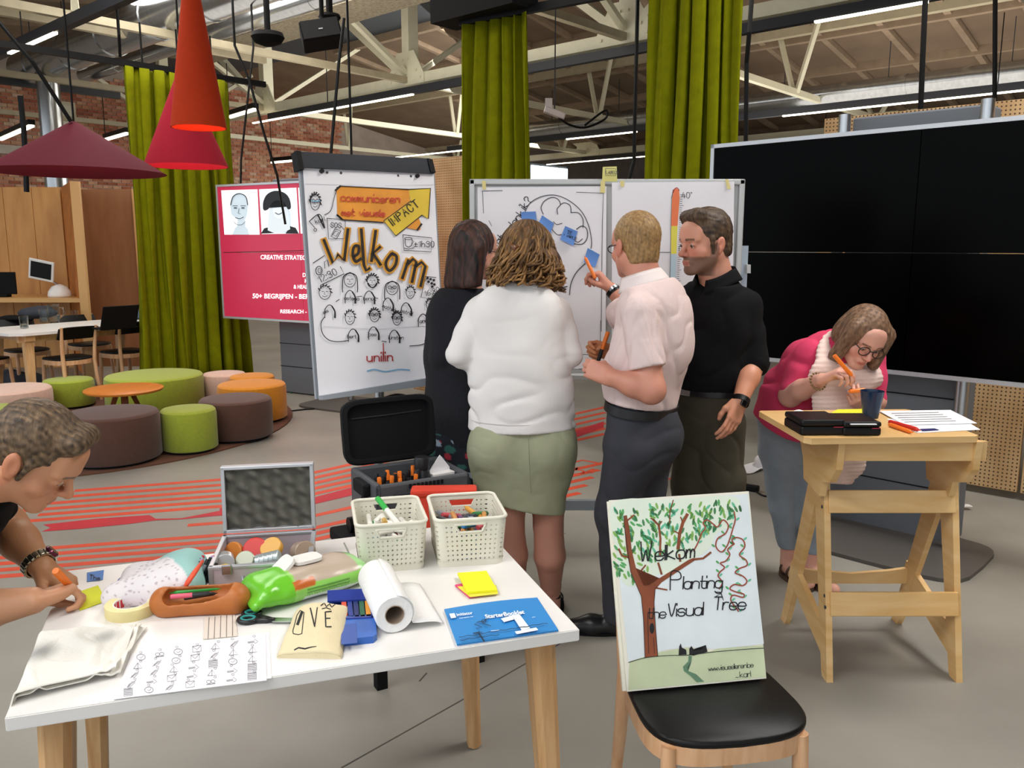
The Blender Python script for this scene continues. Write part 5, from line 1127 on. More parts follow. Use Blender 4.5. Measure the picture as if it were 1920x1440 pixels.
i2 = Ink(bpl, .0018); i2.ellipse((1222, 1178), 4.5, 10).fill([(1272, 1228), (1273, 1212), (1276, 1206), (1278, 1214), (1286, 1218), (1287, 1227)]).fill([(1292, 1228), (1292, 1216), (1296, 1211), (1300, 1217), (1300, 1220), (1315, 1218), (1318, 1211), (1323, 1209), (1326, 1222), (1300, 1229)])
i2.line([(1178, 1242), (1210, 1233), (1250, 1229), (1290, 1228), (1340, 1222), (1400, 1217), (1432, 1215)], 1.2, smooth=True).line([(1209, 1233), (1206, 1160), (1202, 1118), (1182, 1072), (1170, 985), (1169, 967)], 1).line([(1233, 1231), (1229, 1180), (1226, 1130), (1228, 1106)], 1).line([(1214, 1150), (1216, 1225)], 1).line([(1225, 1195), (1227, 1225)], .8)
i2.text('W', (1199, 1053), 21, 2.6, right=(1, -.06), slant=.12).text('elkom', (1228, 1051), 15.5, 2.7, right=(1, -.08), slant=.12, gap=.75).text('P', (1256, 1106), 19, 2.2, right=(1, -.03), slant=.1).text('lanting', (1280, 1104), 13, 2.3, right=(1, -.03), slant=.1, gap=.6).text('the', (1214, 1160), 11, 2, right=(1, -.05), slant=.1, gap=.6).text('Visual', (1252, 1156), 13.5, 2.3, right=(1, -.05), slant=.1, gap=.7).text('Tree', (1338, 1143), 13.5, 2.3, right=(1, .0), slant=.1, gap=.8)
i2.text('www.visueelleren.be', (1328, 1258), 5.2, 1.0, right=(1, -.09), gap=.55).text('karl', (1387, 1270), 6.2, 1.0, right=(1, -.08), gap=.7); i2.line([(1379, 1270), (1384, 1270)], 1)
i2.line([(1339, 1120), (1352, 1112), (1356, 1126), (1350, 1110), (1342, 1110)], 1.4)
i2.build('lettering', INKB, pb)
i2 = Ink(bpl, .0015); i2.fill([(1291, 1229), (1297, 1230), (1296, 1240), (1288, 1250), (1290, 1258), (1305, 1264), (1320, 1278), (1306, 1279), (1295, 1268), (1282, 1258), (1280, 1250), (1290, 1240)]); i2.build('path_drawing', M('paint_darkgreen', '#64876a', .8), pb)

# ================================================================= SUITCASE ON ITS STOOL, RED BAG
SUB = M('suitcase_black', '#111214', .8, spec=.25, bump=.2, bscale=120); SUG = M('suitcase_grey', '#4c4e52', .6, bump=.15, bscale=150); LIN = M('lining_black', '#101012', .9)
sz = .745
fl_, fr_, bl_ = G(707, 912, sz), G(882, 886, sz), G(668, 886, sz); sx = (fr_-fl_); sw = sx.length; sx.normalize(); sy = Vector((-sx.y, sx.x, 0)); sd = .30; srz = math.atan2(sx.y, sx.x)
t = thing('suitcase', 'open black and grey trolley suitcase full of markers behind the table', 'suitcase', (fl_ + sx*sw/2 + sy*sd/2)*1 - Vector((0, 0, sz-.5)), srz); sc_ = t
h = sz-.5
for c, s in (((0, -sd/2+.012, h/2), (sw, .024, h)), ((0, sd/2-.012, h/2), (sw, .024, h)), ((-sw/2+.012, 0, h/2), (.024, sd, h)), ((sw/2-.012, 0, h/2), (.024, sd, h))): MB().box(c, s, bev=.01).build('side_wall', SUG, t)
MB().box((0, 0, .012), (sw-.01, sd-.01, .024), bev=.005).build('bottom_panel', SUB, t); MB().box((0, 0, h*.45), (sw-.05, sd-.05, .01)).build('lining', LIN, t)
lh = .25
lr = Matrix.Rotation(R(-8), 3, 'X'); lc = Vector((0, sd/2+.02, h))
mb = MB()
P = rrect(sw*1.02, lh, 8, 7)
def lp(x, y, z): return lr @ Vector((x, z, y)) + lc
mb.v = [lp(x, y+lh/2, .05) for x, y in P] + [lp(x, y+lh/2, -.0) for x, y in P] + [lp(x*.93, (y)*.9+lh/2, .0) for x, y in P] + [lp(x*.91, y*.88+lh/2, .035) for x, y in P]; n = len(P)
for i in range(3):
    for k in range(n): mb.f.append([i*n+k, i*n+(k+1) % n, (i+1)*n+(k+1) % n, (i+1)*n+k]); mb.m.append(0)
mb.f += [list(range(n)), list(range(3*n, 4*n))]; mb.m += [0, 0]
sld = mb.build('lid', SUB, t, smooth=True, auto=35, weld=True)
mb = MB(); mb.tube([lp(x, y+lh/2, .012) for x, y in rrect(sw*1.03, lh*1.015, 8, 7)], .006, 6, closed=True); mb.build('zip', LIN, sld)
mb = MB(); mb.tube([lp(-.15, lh*.72, .033), lp(.0, lh*.73, .03), lp(.15, lh*.75, .033)], .003, 5); mb.build('pocket_seam', M('seam_grey', '#2c2d31', .7), sld)
mb = MB(); mb.tube([(-sw/2+.06, -sd/2-.012, h*.8), (-sw/2+.09, -sd/2-.035, h*.82), (sw/2-.09, -sd/2-.035, h*.82), (sw/2-.06, -sd/2-.012, h*.8)], .011, 8); mb.build('carry_handle', SUB, t, smooth=True)
for k in range(9): MB().box((-.06+.016*k, -sd/2-.002, h*.93), (.008, .006, .016)).build('handle_rib', SUB, t)
MB().box((-sw/2-.014, -.02, h*.86), (.03, .12, .05), bev=.008).build('hinge_block', SUB, t); mb = MB(); mb.tube([(-sw/2-.01, -.06, h*.8), (-sw/2-.05, -.07, h*.55), (-sw/2-.045, -.08, h*.2), (-sw/2-.01, -.08, .02)], .012, 8); mb.build('side_handle', SUB, t, smooth=True)
for y in (-.1, .1):
    mb = MB(); mb.tube([(-sw/2-.03, y, .03), (-sw/2-.005, y, .03)], .03, 16); mb.build('wheel', BLACK, t, smooth=True, auto=40)
sM = t.matrix_basis.copy()
def S(x, y, z): return sM @ Vector((x, y, z))
rm = random.Random(3); cols_ = [BKP, BKP, ORP, BKP, ORP, BKP]
for k in range(22):
    x = -sw/2+.04 + (k % 11)*.0165 + rm.uniform(-.003, .003); y = -sd/2+.07 + (k//11)*.05 + rm.uniform(-.01, .01)
    a = S(x + rm.uniform(-.012, .012), y + rm.uniform(-.01, .01), h*.98+rm.uniform(-.01, .03)); b = S(x, y, h*.45+.006)
    marker(a, b, .0085, '%s capped marker, %s from left in the %s row inside the suitcase' % ('orange' if (k % 5 == 0 or cols_[k % 6] is ORP) else 'black', ('first', 'second', 'third', 'fourth', 'fifth', 'sixth', 'seventh', 'eighth', 'ninth', 'tenth', 'eleventh')[k % 11], ('front', 'back')[k//11]), BKP, cols_[k % 6] if k % 5 else ORP, .25, group='markers standing in the suitcase')
bt = S(.03, -.05, h*.45+.005); t = thing('spray_bottle', 'black round bottle standing in the open suitcase', 'bottle', bt)
MB().lathe([(.03, 0), (.031, .005), (.031, .13), (.024, .142), (.0235, .145)], n=24).build('body', M('bottle_black', '#26272a', .35), t, smooth=True, auto=40); MB().lathe([(.0285, .143), (.0285, .185), (.026, .19), (0, .19)], n=24).build('cap', BKP, t, smooth=True, auto=40)
t = thing('card_box', 'small white box of cards standing in the suitcase', 'box', S(.11, -.05, h*.45+.005), srz+.1)
mb = MB(); mb.box((0, 0, .06), (.095, .05, .12), bev=.002); mb.build('box', WHITEP, t); mb = MB(); mb.slab([(-.05, .0, .115), (0.045, .01, .115), (.045, .01, .13), (.0, .005, .185), (-.05, .0, .13)], (0, .004, 0)); mb.build('card', PAPER, t)
cbp = Plane(S(.11, -.05, .1) - sy*.0256 , -sy); 
lump('tissue', 'beige cloth pouch at the suitcase\'s right end', 'pouch', S(.19, -.02, h*.45+.006), (.09, .07, .08), M('beige_cloth', '#b99a78', .9, var=.15), 9, h=.006, amp=.004)
st_ = thing('stool', 'black square stool under the suitcase', 'stool', (sc_.location.x, sc_.location.y-.03, 0), srz)
MB().box((0, 0, .475), (.5, .46, .05), bev=.01).build('seat', BLACKM, st_)
for i in (-1, 1):
    for j in (-1, 1): MB().box((i*.2, j*.18, .225), (.04, .04, .45)).build('leg', BLACKM, st_)
REDC = M('red_cloth', '#cf3a22', .8, var=.08, vscale=10, bump=.2, bscale=90)
q0, q1 = AT(772, 930, 2.76), AT(893, 912, 2.76)
t = thing('red_bag', 'orange red fabric bag standing behind the two white baskets', 'bag', ((q0.x+q1.x)/2, 2.76, .5), .05)
mb = MB(); w = q1.x-q0.x; mb.box((0, 0, .135), (w, .07, .27), bev=.015); mb.build('body', REDC, t, smooth=True, auto=40); MB().box((0, -.001, .262), (w*1.02, .075, .03), bev=.01).build('rim', REDC, t)

# ================================================================= WORK TABLE
TZ = .74
C4 = [G(8, 1347, TZ), G(1087, 1180, TZ), G(899, 978, TZ), G(125, 1070, TZ)]
cen = sum(C4, Vector())/4
t = thing('work_table', 'white topped work table with wooden legs covered in craft supplies', 'table', (cen.x, cen.y, 0)); wt = t
mb = MB(); mb.slab(C4, (0, 0, -.028)); o = mb.build('tabletop', WHITEP, t, world=True)
bm = bmesh.new(); bm.from_mesh(o.data); bmesh.ops.recalc_face_normals(bm, faces=bm.faces); bmesh.ops.bevel(bm, geom=bm.edges[:], offset=.002, segments=2, affect='EDGES'); bm.to_mesh(o.data); bm.free()
e1 = (C4[1]-C4[0]).normalized(); e2 = Vector((-e1.y, e1.x, 0))
LEGW = M('table_leg_wood', '#cfa676', .45, kind='wood', vscale=4, stretch=(9, 9, 1.0), col2='#b98a58')
for q, f in ((C4[0], (1, 1)), (C4[1], (-1, 1)), (C4[2], (-1, -1)), (C4[3], (1, -1))):
    a = q + e1*f[0]*.07 + e2*f[1]*.08; a.z = TZ-.028; b = q + e1*f[0]*.035 + e2*f[1]*.04; b.z = .004
    MB().taper(a, b, (.078, .062), (.05, .042), up=e1, bev=.014).build('leg', LEGW, t, world=True)
    MB().lathe([(.02, 0), (.02, .006)], (b.x, b.y, 0), 12).build('foot_pad', BLACK, t, world=True)
m_ = (C4[0]+C4[3])/2; n_ = (C4[1]+C4[2])/2
for q0, q1 in ((C4[0]+e2*.12+e1*.12, C4[1]+e2*.1-e1*.12), (C4[3]-e2*.12+e1*.12, C4[2]-e2*.1-e1*.12)):
    MB().beam(q0-Vector((0, 0, .05)), q1-Vector((0, 0, .05)), .03, .04).build('support_rail', M('rail_white', '#d8d6d2', .5), t, world=True)
def T(x, y, z=0.0): return G(x, y, TZ+z)
# stained cloth
CLW = M('rag_white', '#e6e4dc', .95, var=.0, bump=.35, bscale=120)
CLW = M('rag_stained', '#e6e3da', .95, vcol=True, bump=.35, bscale=120)
el = (C4[3]-C4[0]).normalized(); en = Vector((-el.y, el.x, 0))
if en.x > 0: en = -en
t = thing('rag', 'white cotton rag with grey ink smudges hanging off the table corner', 'cloth', T(140, 1230))
def ragsheet(px, z0, seed, nu=34, nv=26):
    Q = [T(x, y, z0) for x, y in px]; w = waves(seed, 8, (16, 44)); V = []
    def fn(u, v):
        p = Q[0].lerp(Q[1], u).lerp(Q[3].lerp(Q[2], u), v)
        n_ = float(w(p.x, p.y, 0.0)); p = p + Vector((0, 0, .009*max(0, 1-1.4*abs(n_))**1.3 + .002*math.sin(50*u+9*v)*(u > .8)))
        e = (p-C4[0]).dot(en)
        if e > -.01: e += .01; p = p - en*e*.72 + Vector((0, 0, -e*.85 - (.0 if e < .02 else .0)))
        return p
    return fn, Q
layers = [([(48, 1196), (256, 1170), (218, 1258), (-6, 1318)], .014, 11), ([(58, 1192), (266, 1172), (226, 1262), (10, 1312)], .009, 12), ([(70, 1190), (276, 1178), (224, 1240), (22, 1306)], .003, 13)]
for k, (px, z0, sd_) in enumerate(layers):
    fn, Q = ragsheet(px, z0, sd_); mb = MB(); solid_sheet(mb, lambda u, v: fn(u, 1-v), 36, 28, .0025)
    cl = []
    for p in mb.v:
        f = 0
        for (x, y), rad, a in (((78, 1237), .035, .75), ((198, 1207), .03, .6), ((160, 1215), .08, .25), ((120, 1225), .06, .18)):
            c = T(x, y); f = max(f, a*math.exp(-((p.x-c.x)**2+((p.y-c.y)*.8)**2)/rad**2))
        cl.append(np.array(lin('#e8e5dc'))*(1-f) + np.array(lin('#5a5d60'))*f)
    mb.build('cloth' if k == 0 else 'fold', CLW, t, world=True, smooth=True, auto=60, cols=np.array(cl))
# printed icon sheets
s2 = quad_thing('icon_sheet', 'lower sheet of printed icons peeking out at the right', 'paper', [(258, 1222), (505, 1186), (509, 1272), (226, 1310)], TZ+.0005, .0008, PAPER, 'sheet')
s1 = quad_thing('icon_sheet', 'upper sheet of small printed line icons on the work table', 'paper', [(247, 1226), (498, 1189), (500, 1276), (213, 1312)], TZ+.002, .0008, PAPER, 'sheet')
i2 = Ink(Plane((0, 0, TZ+.0034), (0, 0, 1)), 0); ri = random.Random(4)
def bil(u, v): 
    a = np.array([247, 1226]); b = np.array([498, 1189]); c = np.array([500, 1276]); d_ = np.array([213, 1312]); return (a*(1-u)+b*u)*(1-v)+(d_*(1-u)+c*u)*v
for r_ in range(5):
    for c_ in range(7):
        x, y = bil((c_+.6)/7.3, (r_+.55)/5.2); k = ri.randrange(7); s = 8
        i2.ellipse((x+ri.uniform(-4, 8), y-9), 2.6, 1.8, .7, n=8)
        if k == 0: i2.line([(x-s, y-5), (x+s, y-7), (x+s, y+4), (x-s, y+6)], .9, closed=True).line([(x-s, y-5), (x, y+1), (x+s, y-7)], .8)
        elif k == 1: i2.ellipse((x, y), 8, 5.5, 1.0).line([(x-3, y), (x, y+2), (x+4, y-2)], .8)
        elif k == 2: i2.line([(x-s, y+5), (x, y-6), (x+s, y+4)], .9, closed=True).line([(x, y-6), (x, y+6)], .8)
        elif k == 3:
            for q in range(4): i2.line([(x-7, y-5+q*3), (x+7, y-6.5+q*3)], 1.2)
            i2.line([(x-8, y-7), (x+8, y-8.5), (x+8, y+5), (x-8, y+7)], .8, closed=True)
        elif k == 4: i2.line([(x-9, y+2), (x+3, y), (x+3, y-4), (x+10, y+1), (x+4, y+5), (x+3, y+2), (x-9, y+4)], .9, closed=True)
        elif k == 5: i2.ellipse((x-4, y), 4, 3, .9).ellipse((x+4, y-1), 4, 3, .9).line([(x-8, y+5), (x+8, y+3)], 1.2)
        else: i2.line([(x-6, y+3), (x+2, y-4), (x+7, y-3), (x-1, y+5)], .8, closed=True).line([(x-8, y+6), (x+8, y-6)], .8)
i2.build('icon_print', M('print_grey', '#84838a', .7), s1)
# tape roll
c = T(245, 1150); t = thing('tape_roll', 'cream masking tape roll with a red printed core', 'tape roll', (c.x, c.y+.005, TZ))
MB().lathe([(.039, 0), (.057, 0), (.0575, .002), (.0575, .024), (.057, .026), (.039, .026)], n=48, closed=True).build('tape', M('tape_cream', '#e6d79a', .5), t, smooth=True, auto=40)
MB().lathe([(.0365, 0), (.039, 0), (.039, .0262), (.0365, .0262)], n=48, closed=True).build('core', M('core_white', '#e9e4df', .6), t, smooth=True, auto=40)
mb = MB()
for k in range(18):
    if k % 6 == 5: continue
    a0_, a1_ = k*2*PI/18, (k+.72)*2*PI/18; r = .0362
    mb.add([(r*math.cos(a), r*math.sin(a), z) for a in (a0_, (a0_+a1_)/2, a1_) for z in (.003, .023)], [[0, 2, 3, 1], [2, 4, 5, 3]])
mb.build('print', M('print_red', '#c8343c', .6), t)
mb = MB()
for k in (5, 11, 17):
    a0_, a1_ = k*2*PI/18, (k+.8)*2*PI/18; r = .0362; mb.add([(r*math.cos(a), r*math.sin(a), z) for a in (a0_, a1_) for z in (.003, .023)], [[0, 2, 3, 1]])
mb.build('print', M('print_blue', '#3c78b8', .6), t)
# blue strip, sticky notes
quad_thing('sticky_note', 'blue sticky note with scribbled letters by the crouching man\'s hands', 'sticky note', [(163, 1074), (195, 1069), (193, 1087), (163, 1091)], TZ+.001, .0008, M('note_'+BLU, BLU), 'note')
i2 = Ink(Plane((0, 0, TZ+.003), (0, 0, 1)), 0); i2.text('The', (168, 1086), 5, 1.2, right=(1, .12), smooth=False); i2.build('lettering', INKB, [o for o in bpy.data.objects if o.get('label', '').startswith('blue sticky note with scribbled')][0])
quad_thing('sticky_note', 'bright yellow sticky note the crouching man writes on', 'sticky note', [(142, 1112), (184, 1098), (200, 1127), (150, 1145)], TZ+.001, .0012, M('note_lemon', '#dde22a', .7), 'note')
# speckled pouch
def blob_color(fnc): return lambda V: np.array([fnc(p) for p in V])
t = thing('pouch', 'mint and white speckled zip pouch stuffed with pens', 'pouch', T(285, 1090))
s = SDF(.005); A_, B_, C_, D_ = T(214, 1120, .018), T(345, 1098, .036), T(285, 1062, .02), T(354, 1062, .042)
s.cap(A_, B_, .022, .05, k=.05).cap(T(262, 1080, .02), D_, .025, .042, k=.05).cap(A_, T(262, 1078, .02), .02, .025, k=.05).cap(T(300, 1090, .035), T(340, 1075, .04), .04, .05, k=.06)
w = waves(21, 6, (25, 60)); s.field(lambda X, Y, Z: .004*w(X, Y, Z)); s.cut((0, 0, TZ+.001), (0, 0, -1))
nz = waves(5, 5, (500, 700))
pm = (T(250, 1055), T(330, 1116)); pd = pm[1]-pm[0]
def pc(V):
    side = (V[:, 0]-pm[0].x)*pd.y - (V[:, 1]-pm[0].y)*pd.x; c = np.where((side < .0)[:, None], np.array(lin('#9fcfcb')), np.array(lin('#e9e4e6')))
    sp = nz(V[:, 0], V[:, 1], V[:, 2]); c = np.where(((sp > .95) & (side >= 0))[:, None], np.array(lin('#b9a9ae')), c); return c
s.build('body', M('pouch_cloth', '#ffffff', .85, vcol=True, bump=.3, bscale=300), t, color=pc)
mb = MB(); mb.tube([T(380, 1052, .085), T(366, 1072, .09), T(352, 1092, .075), T(346, 1102, .045)], [.004, .006, .006, .004], 8); mb.build('zip', M('coral_zip', '#ef5a3c', .5), t, world=True, smooth=True)
mb = MB(); mb.slab([T(196, 1129, .004), T(200, 1128, .004), T(246, 1082, .025), T(250, 1067, .03), T(243, 1068, .03), T(222, 1088, .02)], (0, 0, .003)); mb.build('side_tape', M('blue_tape', '#2f4fae', .6), t, world=True)
rp_ = random.Random(11)
for k in range(10):
    b = T(358+k*3.6, 1096-rp_.random()*8, .02); a = T(372+k*3.8+rp_.uniform(-4, 4), 1040+rp_.uniform(-4, 14) + (k > 5)*6, .075)
    marker(b.lerp(a, 1.0), b.lerp(a, -.05), .0055, 'slim %s, %s from left in the speckled pouch' % ('grey pen' if k % 4 == 0 and False else 'fineliner', ('first', 'second', 'third', 'fourth', 'fifth', 'sixth', 'seventh', 'eighth', 'ninth', 'tenth')[k]), BKP if k % 4 else M('grey_pen', '#8b8e94', .4), (BKP, BKP, M('lilac_cap', '#b79ac6', .4), M('red_cap', '#c22b3a', .4), BKP)[k % 5], .22, group='fineliners in the speckled pouch', name='fineliner')
# leather pencil case
nv3 = lambda v: v.normalized()
LEA = M('tan_leather', '#b5692e', .5, var=.12, vscale=14, bump=.15, bscale=160)
t = thing('pencil_case', 'open tan leather pencil case with a green pencil inside', 'pencil case', T(375, 1135))
s = SDF(.0032); A_, B_ = T(318, 1142, .012), T(442, 1133, .012); A2, B2 = T(306, 1112, .058), T(428, 1098, .056)
cu = nv3(B_-A_); s.cap(A_, B_, .022, .024, k=.02).cap(T(300, 1132, .02), T(306, 1110, .06), .014, .006, k=.02).cap(B_, T(446, 1122, .035), .026, .02, k=.03)
s.cap(T(308, 1128, .03), T(438, 1118, .036), .03, .032, k=.03); s.cap(T(316, 1112, .075), T(426, 1104, .08), .027, .027, k=.008, neg=True).cap(T(322, 1120, .046), T(424, 1110, .05), .020, .022, k=.006, neg=True)
w = waves(31, 6, (30, 70)); s.field(lambda X, Y, Z: .0016*w(X, Y, Z)); s.cut((0, 0, TZ+.001), (0, 0, -1)); s.build('body', LEA, t)
marker(T(424, 1101, .05), T(318, 1112, .05), .006, 'bright green marker inside the tan pencil case', GRP, GRP, name='pencil'); marker(T(320, 1119, .05), T(402, 1112, .052), .006, 'pink and black pencil inside the tan pencil case', BKP, M('pink_plastic', '#d8566f', .4), .5, name='pencil'); marker(T(345, 1122, .042), T(408, 1112, .045), .005, 'black pencil deep in the tan pencil case', BKP, BKP, name='pencil')
quad_thing('coral_paper', 'folded coral pink paper corner by the pencil case', 'paper', [(425, 1088), (440, 1092), (472, 1107), (448, 1118)], TZ+.003, .001, M('coral_paper', '#f08f86', .7), 'sheet', fnz=lambda u, v: .006*(1-u)); quad_thing('lime_paper', 'small lime paper scrap beside the pens', 'paper', [(404, 1072), (412, 1072), (412, 1090), (402, 1092)], TZ+.001, .001, M('lime_paper', '#cfe04a', .7), 'sheet')
# aluminium case
ALU = M('aluminium', '#c3c4c8', .35, metal=.6, var=.05); ALP = M('alu_panel', '#c9b9bf', .45, metal=.25); FOAM = M('foam_grey', '#5d5b53', .95, bump=.3, bscale=200)
cz = .075; fl2 = T(413, 1092, .004); hb0, hb1 = T(422, 1004, cz), T(588, 994, cz); ax = (hb1-hb0); cw = ax.length; ax.normalize(); ay = Vector((-ax.y, ax.x, 0)); ft = T(411, 1061, cz); cd = max(.16, (hb0-ft).dot(ay))
t = thing('aluminium_case', 'open silver flight case with grey egg crate foam in its lid', 'case', (hb0+hb1)/2 - ay*cd/2 - Vector((0, 0, cz)), math.atan2(ax.y, ax.x)); ac = t
for c, s in (((0, -cd/2, cz/2), (cw, .008, cz)), ((0, cd/2, cz/2), (cw, .008, cz)), ((-cw/2, 0, cz/2), (.008, cd, cz)), ((cw/2, 0, cz/2), (.008, cd, cz))): MB().box(c, s).build('side_wall', ALP, t)
MB().box((0, 0, .004), (cw, cd, .006)).build('base_panel', FOAM, t)
mb = MB()
for c, s in (((0, -cd/2-.001, cz-.004), (cw+.014, .013, .009)), ((0, cd/2, cz-.004), (cw+.014, .013, .009)), ((-cw/2-.001, 0, cz-.004), (.013, cd+.01, .009)), ((cw/2+.001, 0, cz-.004), (.013, cd+.01, .009)), ((0, -cd/2-.001, .005), (cw+.012, .012, .009)), ((-cw/2-.001, -cd/2-.001, cz/2), (.012, .012, cz)), ((cw/2+.001, -cd/2-.001, cz/2), (.012, .012, cz))): mb.box(c, s, bev=.002)
mb.build('edge_frame', ALU, t)
lz = .185
lt = Matrix.Rotation(R(-4), 3, 'X'); lo_ = Vector((0, cd/2+.008, cz+.003))
def LP(x, y, z): return lt @ Vector((x, y, z)) + lo_
mb = MB(); mb.box(LP(0, .022, lz/2), (cw, .006, lz), rot=lt); mb.build('lid_back', ALP, t)
mb = MB()
for c, s in (((0, .01, .005), (cw+.012, .03, .01)), ((0, .01, lz-.004), (cw+.012, .03, .01)), ((-cw/2, .01, lz/2), (.011, .03, lz)), ((cw/2, .01, lz/2), (.011, .03, lz))): mb.box(LP(*c), s, rot=lt, bev=.002)
lfr = mb.build('lid_frame', ALU, t)
def egg(u, v):
    x = (u-.5)*(cw-.012); z = .008+v*(lz-.016); k = 2*PI/.052; return LP(x, .006 - 0.0115*math.sin(k*(x*.75+z*.9))*(.7+.3*math.sin(k*(x*.9-z*.7))), z)
mb = MB(); mb.grid(egg, 50, 36); mb.build('foam', FOAM, lfr, smooth=True)
for x in (-.08, .08): MB().box((x, -cd/2-.01, cz-.008), (.024, .008, .026), bev=.002).build('latch', STEEL, t)
mb = MB(); mb.tube([(-.045, -cd/2-.006, cz*.62), (-.04, -cd/2-.02, cz*.45), (-.02, -cd/2-.024, cz*.3), (.02, -cd/2-.024, cz*.3), (.04, -cd/2-.02, cz*.45), (.045, -cd/2-.006, cz*.62)], .004, 8); mb.build('handle', ALU, t, smooth=True)
acM = ac.matrix_basis.copy()
def tin(x, y, z, r, h, tilt, col, label, top=None, clear=False):
    p = acM @ Vector((x, y, z+.014)); t = thing('tin', label, 'tin', p, rot=(R(tilt[0]), R(tilt[1]), R(tilt[2])))
    n = max(1, int(h/.012)); prof = [(r*.98, 0)]
    for k in range(n): prof += [(r, h*(k+.15)/n), (r, h*(k+.85)/n), (r*.96, h*(k+.93)/n)]
    MB().lathe(prof, n=26).build('side', M('tin_'+col, col, .3, metal=.5 if col.startswith('#b') else 0), t, smooth=True, auto=40); MB().lathe([(r*.97, h-.001), (r*.9, h+.001), (0, h+.001)], n=26).build('lid', M('tinlid_'+(top or col), top or col, .35), t)
    return t
tin(-.105, .01, .03, .024, .05, (80, 0, 20), '#b9bcbe', 'stack of clear silver tins at the case\'s left end'); tin(-.085, .055, .03, .03, .012, (70, 0, -25), '#c97a32', 'round ochre paint disc in the aluminium case'); tin(-.03, .05, .035, .033, .02, (62, 0, 10), '#d23a34', 'red lidded round tin in the aluminium case', '#d9403c')
tin(.015, .035, .04, .03, .018, (40, -15, 0), '#d9a13c', 'yellow tin with an orange red edge in the aluminium case', '#dca64a'); tin(-.05, -.01, .03, .025, .012, (50, 0, 0), '#b9c0a8', 'clear tin with pale green rim in the aluminium case'); tin(-.02, -.025, .028, .022, .06, (0, 78, 5), '#b4c0c0', 'roll of silver ringed tins in the middle of the case'); tin(.085, .03, .03, .028, .06, (0, 70, -60), '#a08a76', 'stack of beige tins at the case\'s right end'); tin(-.1, -.05, .02, .018, .012, (20, 0, 0), '#e0b030', 'small yellow tin in the case\'s front corner')
# wet wipes pack
t = thing('wipes_pack', 'green wet wipes pack with an open white flip lid', 'wipes pack', T(575, 1100)); s = SDF(.004)
A_, B_ = T(524, 1098, .035), T(636, 1068, .035); wd = (B_-A_).normalized(); wq = Vector((-wd.y, wd.x, 0))
[s.cap(A_+wq*o_, B_+wq*o_, .040, .038, k=.03, flat=.85, fw=(0, 0, 1)) for o_ in (-.035, 0, .035)]; dz_ = Vector((0, 0, .012)); s.cap(A_-wd*.05-wq*.05, A_-wd*.05+wq*.05, .024, .024, k=.03).cap(A_-wd*.085-wq*.062-dz_, A_-wd*.085+wq*.062-dz_, .007, .007, k=.03).cap(B_+wd*.04-wq*.045, B_+wd*.04+wq*.045, .02, .02, k=.03).cap(B_+wd*.07-wq*.05-dz_, B_+wd*.07+wq*.05-dz_, .007, .007, k=.03)
w = waves(41, 6, (50, 110)); s.field(lambda X, Y, Z: .0018*w(X, Y, Z)); s.cut((0, 0, TZ+.001), (0, 0, -1))
def wc(V):
    a = (V-np.array(A_)) @ np.array(wd)/ (B_-A_).length; q = (V-np.array(A_)) @ np.array(wq); z = V[:, 2]-TZ
    c = np.tile(np.array(lin('#8fcf5e')), (len(V), 1)); c[(z > .05) & (a > .1)] = lin('#b9a795'); c[(a < .05)] = lin('#6cbf30'); c[(z < .02) & (a > .2)] = lin('#cfdcd2'); c[(z > .045) & (z < .062) & (a > .05) & (a < .4) & (q < 0)] = lin('#c2662f'); c[(a > 1.15)] = lin('#9ed48a')
    st = (np.sin(z*900) > .3) & (q < -.02) & (z > .022) & (z < .042) & (a > .25) & (a < .95); c[st] = lin('#5c8f3e'); return c
s.build('wrapper', M('wipes_foil', '#ffffff', .25, vcol=True), t, color=wc)
lc_ = T(574, 1050, .075)
fr3 = Matrix((tuple(wd), tuple(wq), (0, 0, 1))).transposed()
mb = MB(); mb.prism(rrect(.075, .055, 6, 4), lc_, fr3 @ Vector((1, 0, 0)), fr3 @ Vector((0, 1, 0)), (0, 0, .008)); mb.build('lid_base', WHP, t, world=True)
tl2 = fr3 @ Matrix.Rotation(R(-38), 3, 'Y'); tc_ = lc_ - wd*.04 + Vector((0, 0, .012))
mb = MB(); mb.prism([(x-.034, y) for x, y in rrect(.078, .06, 8, 4)], tc_ , tl2 @ Vector((1, 0, 0)), tl2 @ Vector((0, 1, 0)), tl2 @ Vector((0, 0, .008))); mb.build('flip_lid', WHP, t, world=True)
# scissors
t = thing('scissors', 'scissors with black and teal handles beside the cotton bag', 'scissors', T(500, 1158)); TEAL = M('teal_rubber', '#2b8f8c', .5)
for (cx, cy, rx, ry, ro) in ((470, 1150, .019, .013, .2), (463, 1161, .021, .014, .1)):
    c = T(cx+2, cy, .006)
    for r_, m_2, nm, dz in ((.0055, BKP, 'handle', 0), (.003, TEAL, 'inner_grip', .003)):
        k_ = 1 if nm == 'handle' else .74; mb = MB(); mb.tube([c + Vector((rx*k_*math.cos(a), ry*k_*1.25*math.sin(a), dz)) for a in [2*PI*i/20 for i in range(20)]], r_, 8, closed=True); mb.build(nm, m_2, t, world=True, smooth=True)
mb = MB(); mb.tube([T(482, 1155, .006), T(500, 1161, .006), T(514, 1163, .006)], [.006, .008, .006], 8); mb.tube([T(478, 1164, .006), T(500, 1163, .006), T(514, 1162, .006)], [.006, .007, .006], 8); mb.build('shank', BKP, t, world=True, smooth=True)
for a in (0, 3): mb = MB(); mb.slab([T(510, 1159+a, .005), T(580, 1161+a, .005), T(584, 1164+a, .005), T(510, 1164+a, .005)], (0, 0, .002)); mb.build('blade', STEEL, t, world=True)
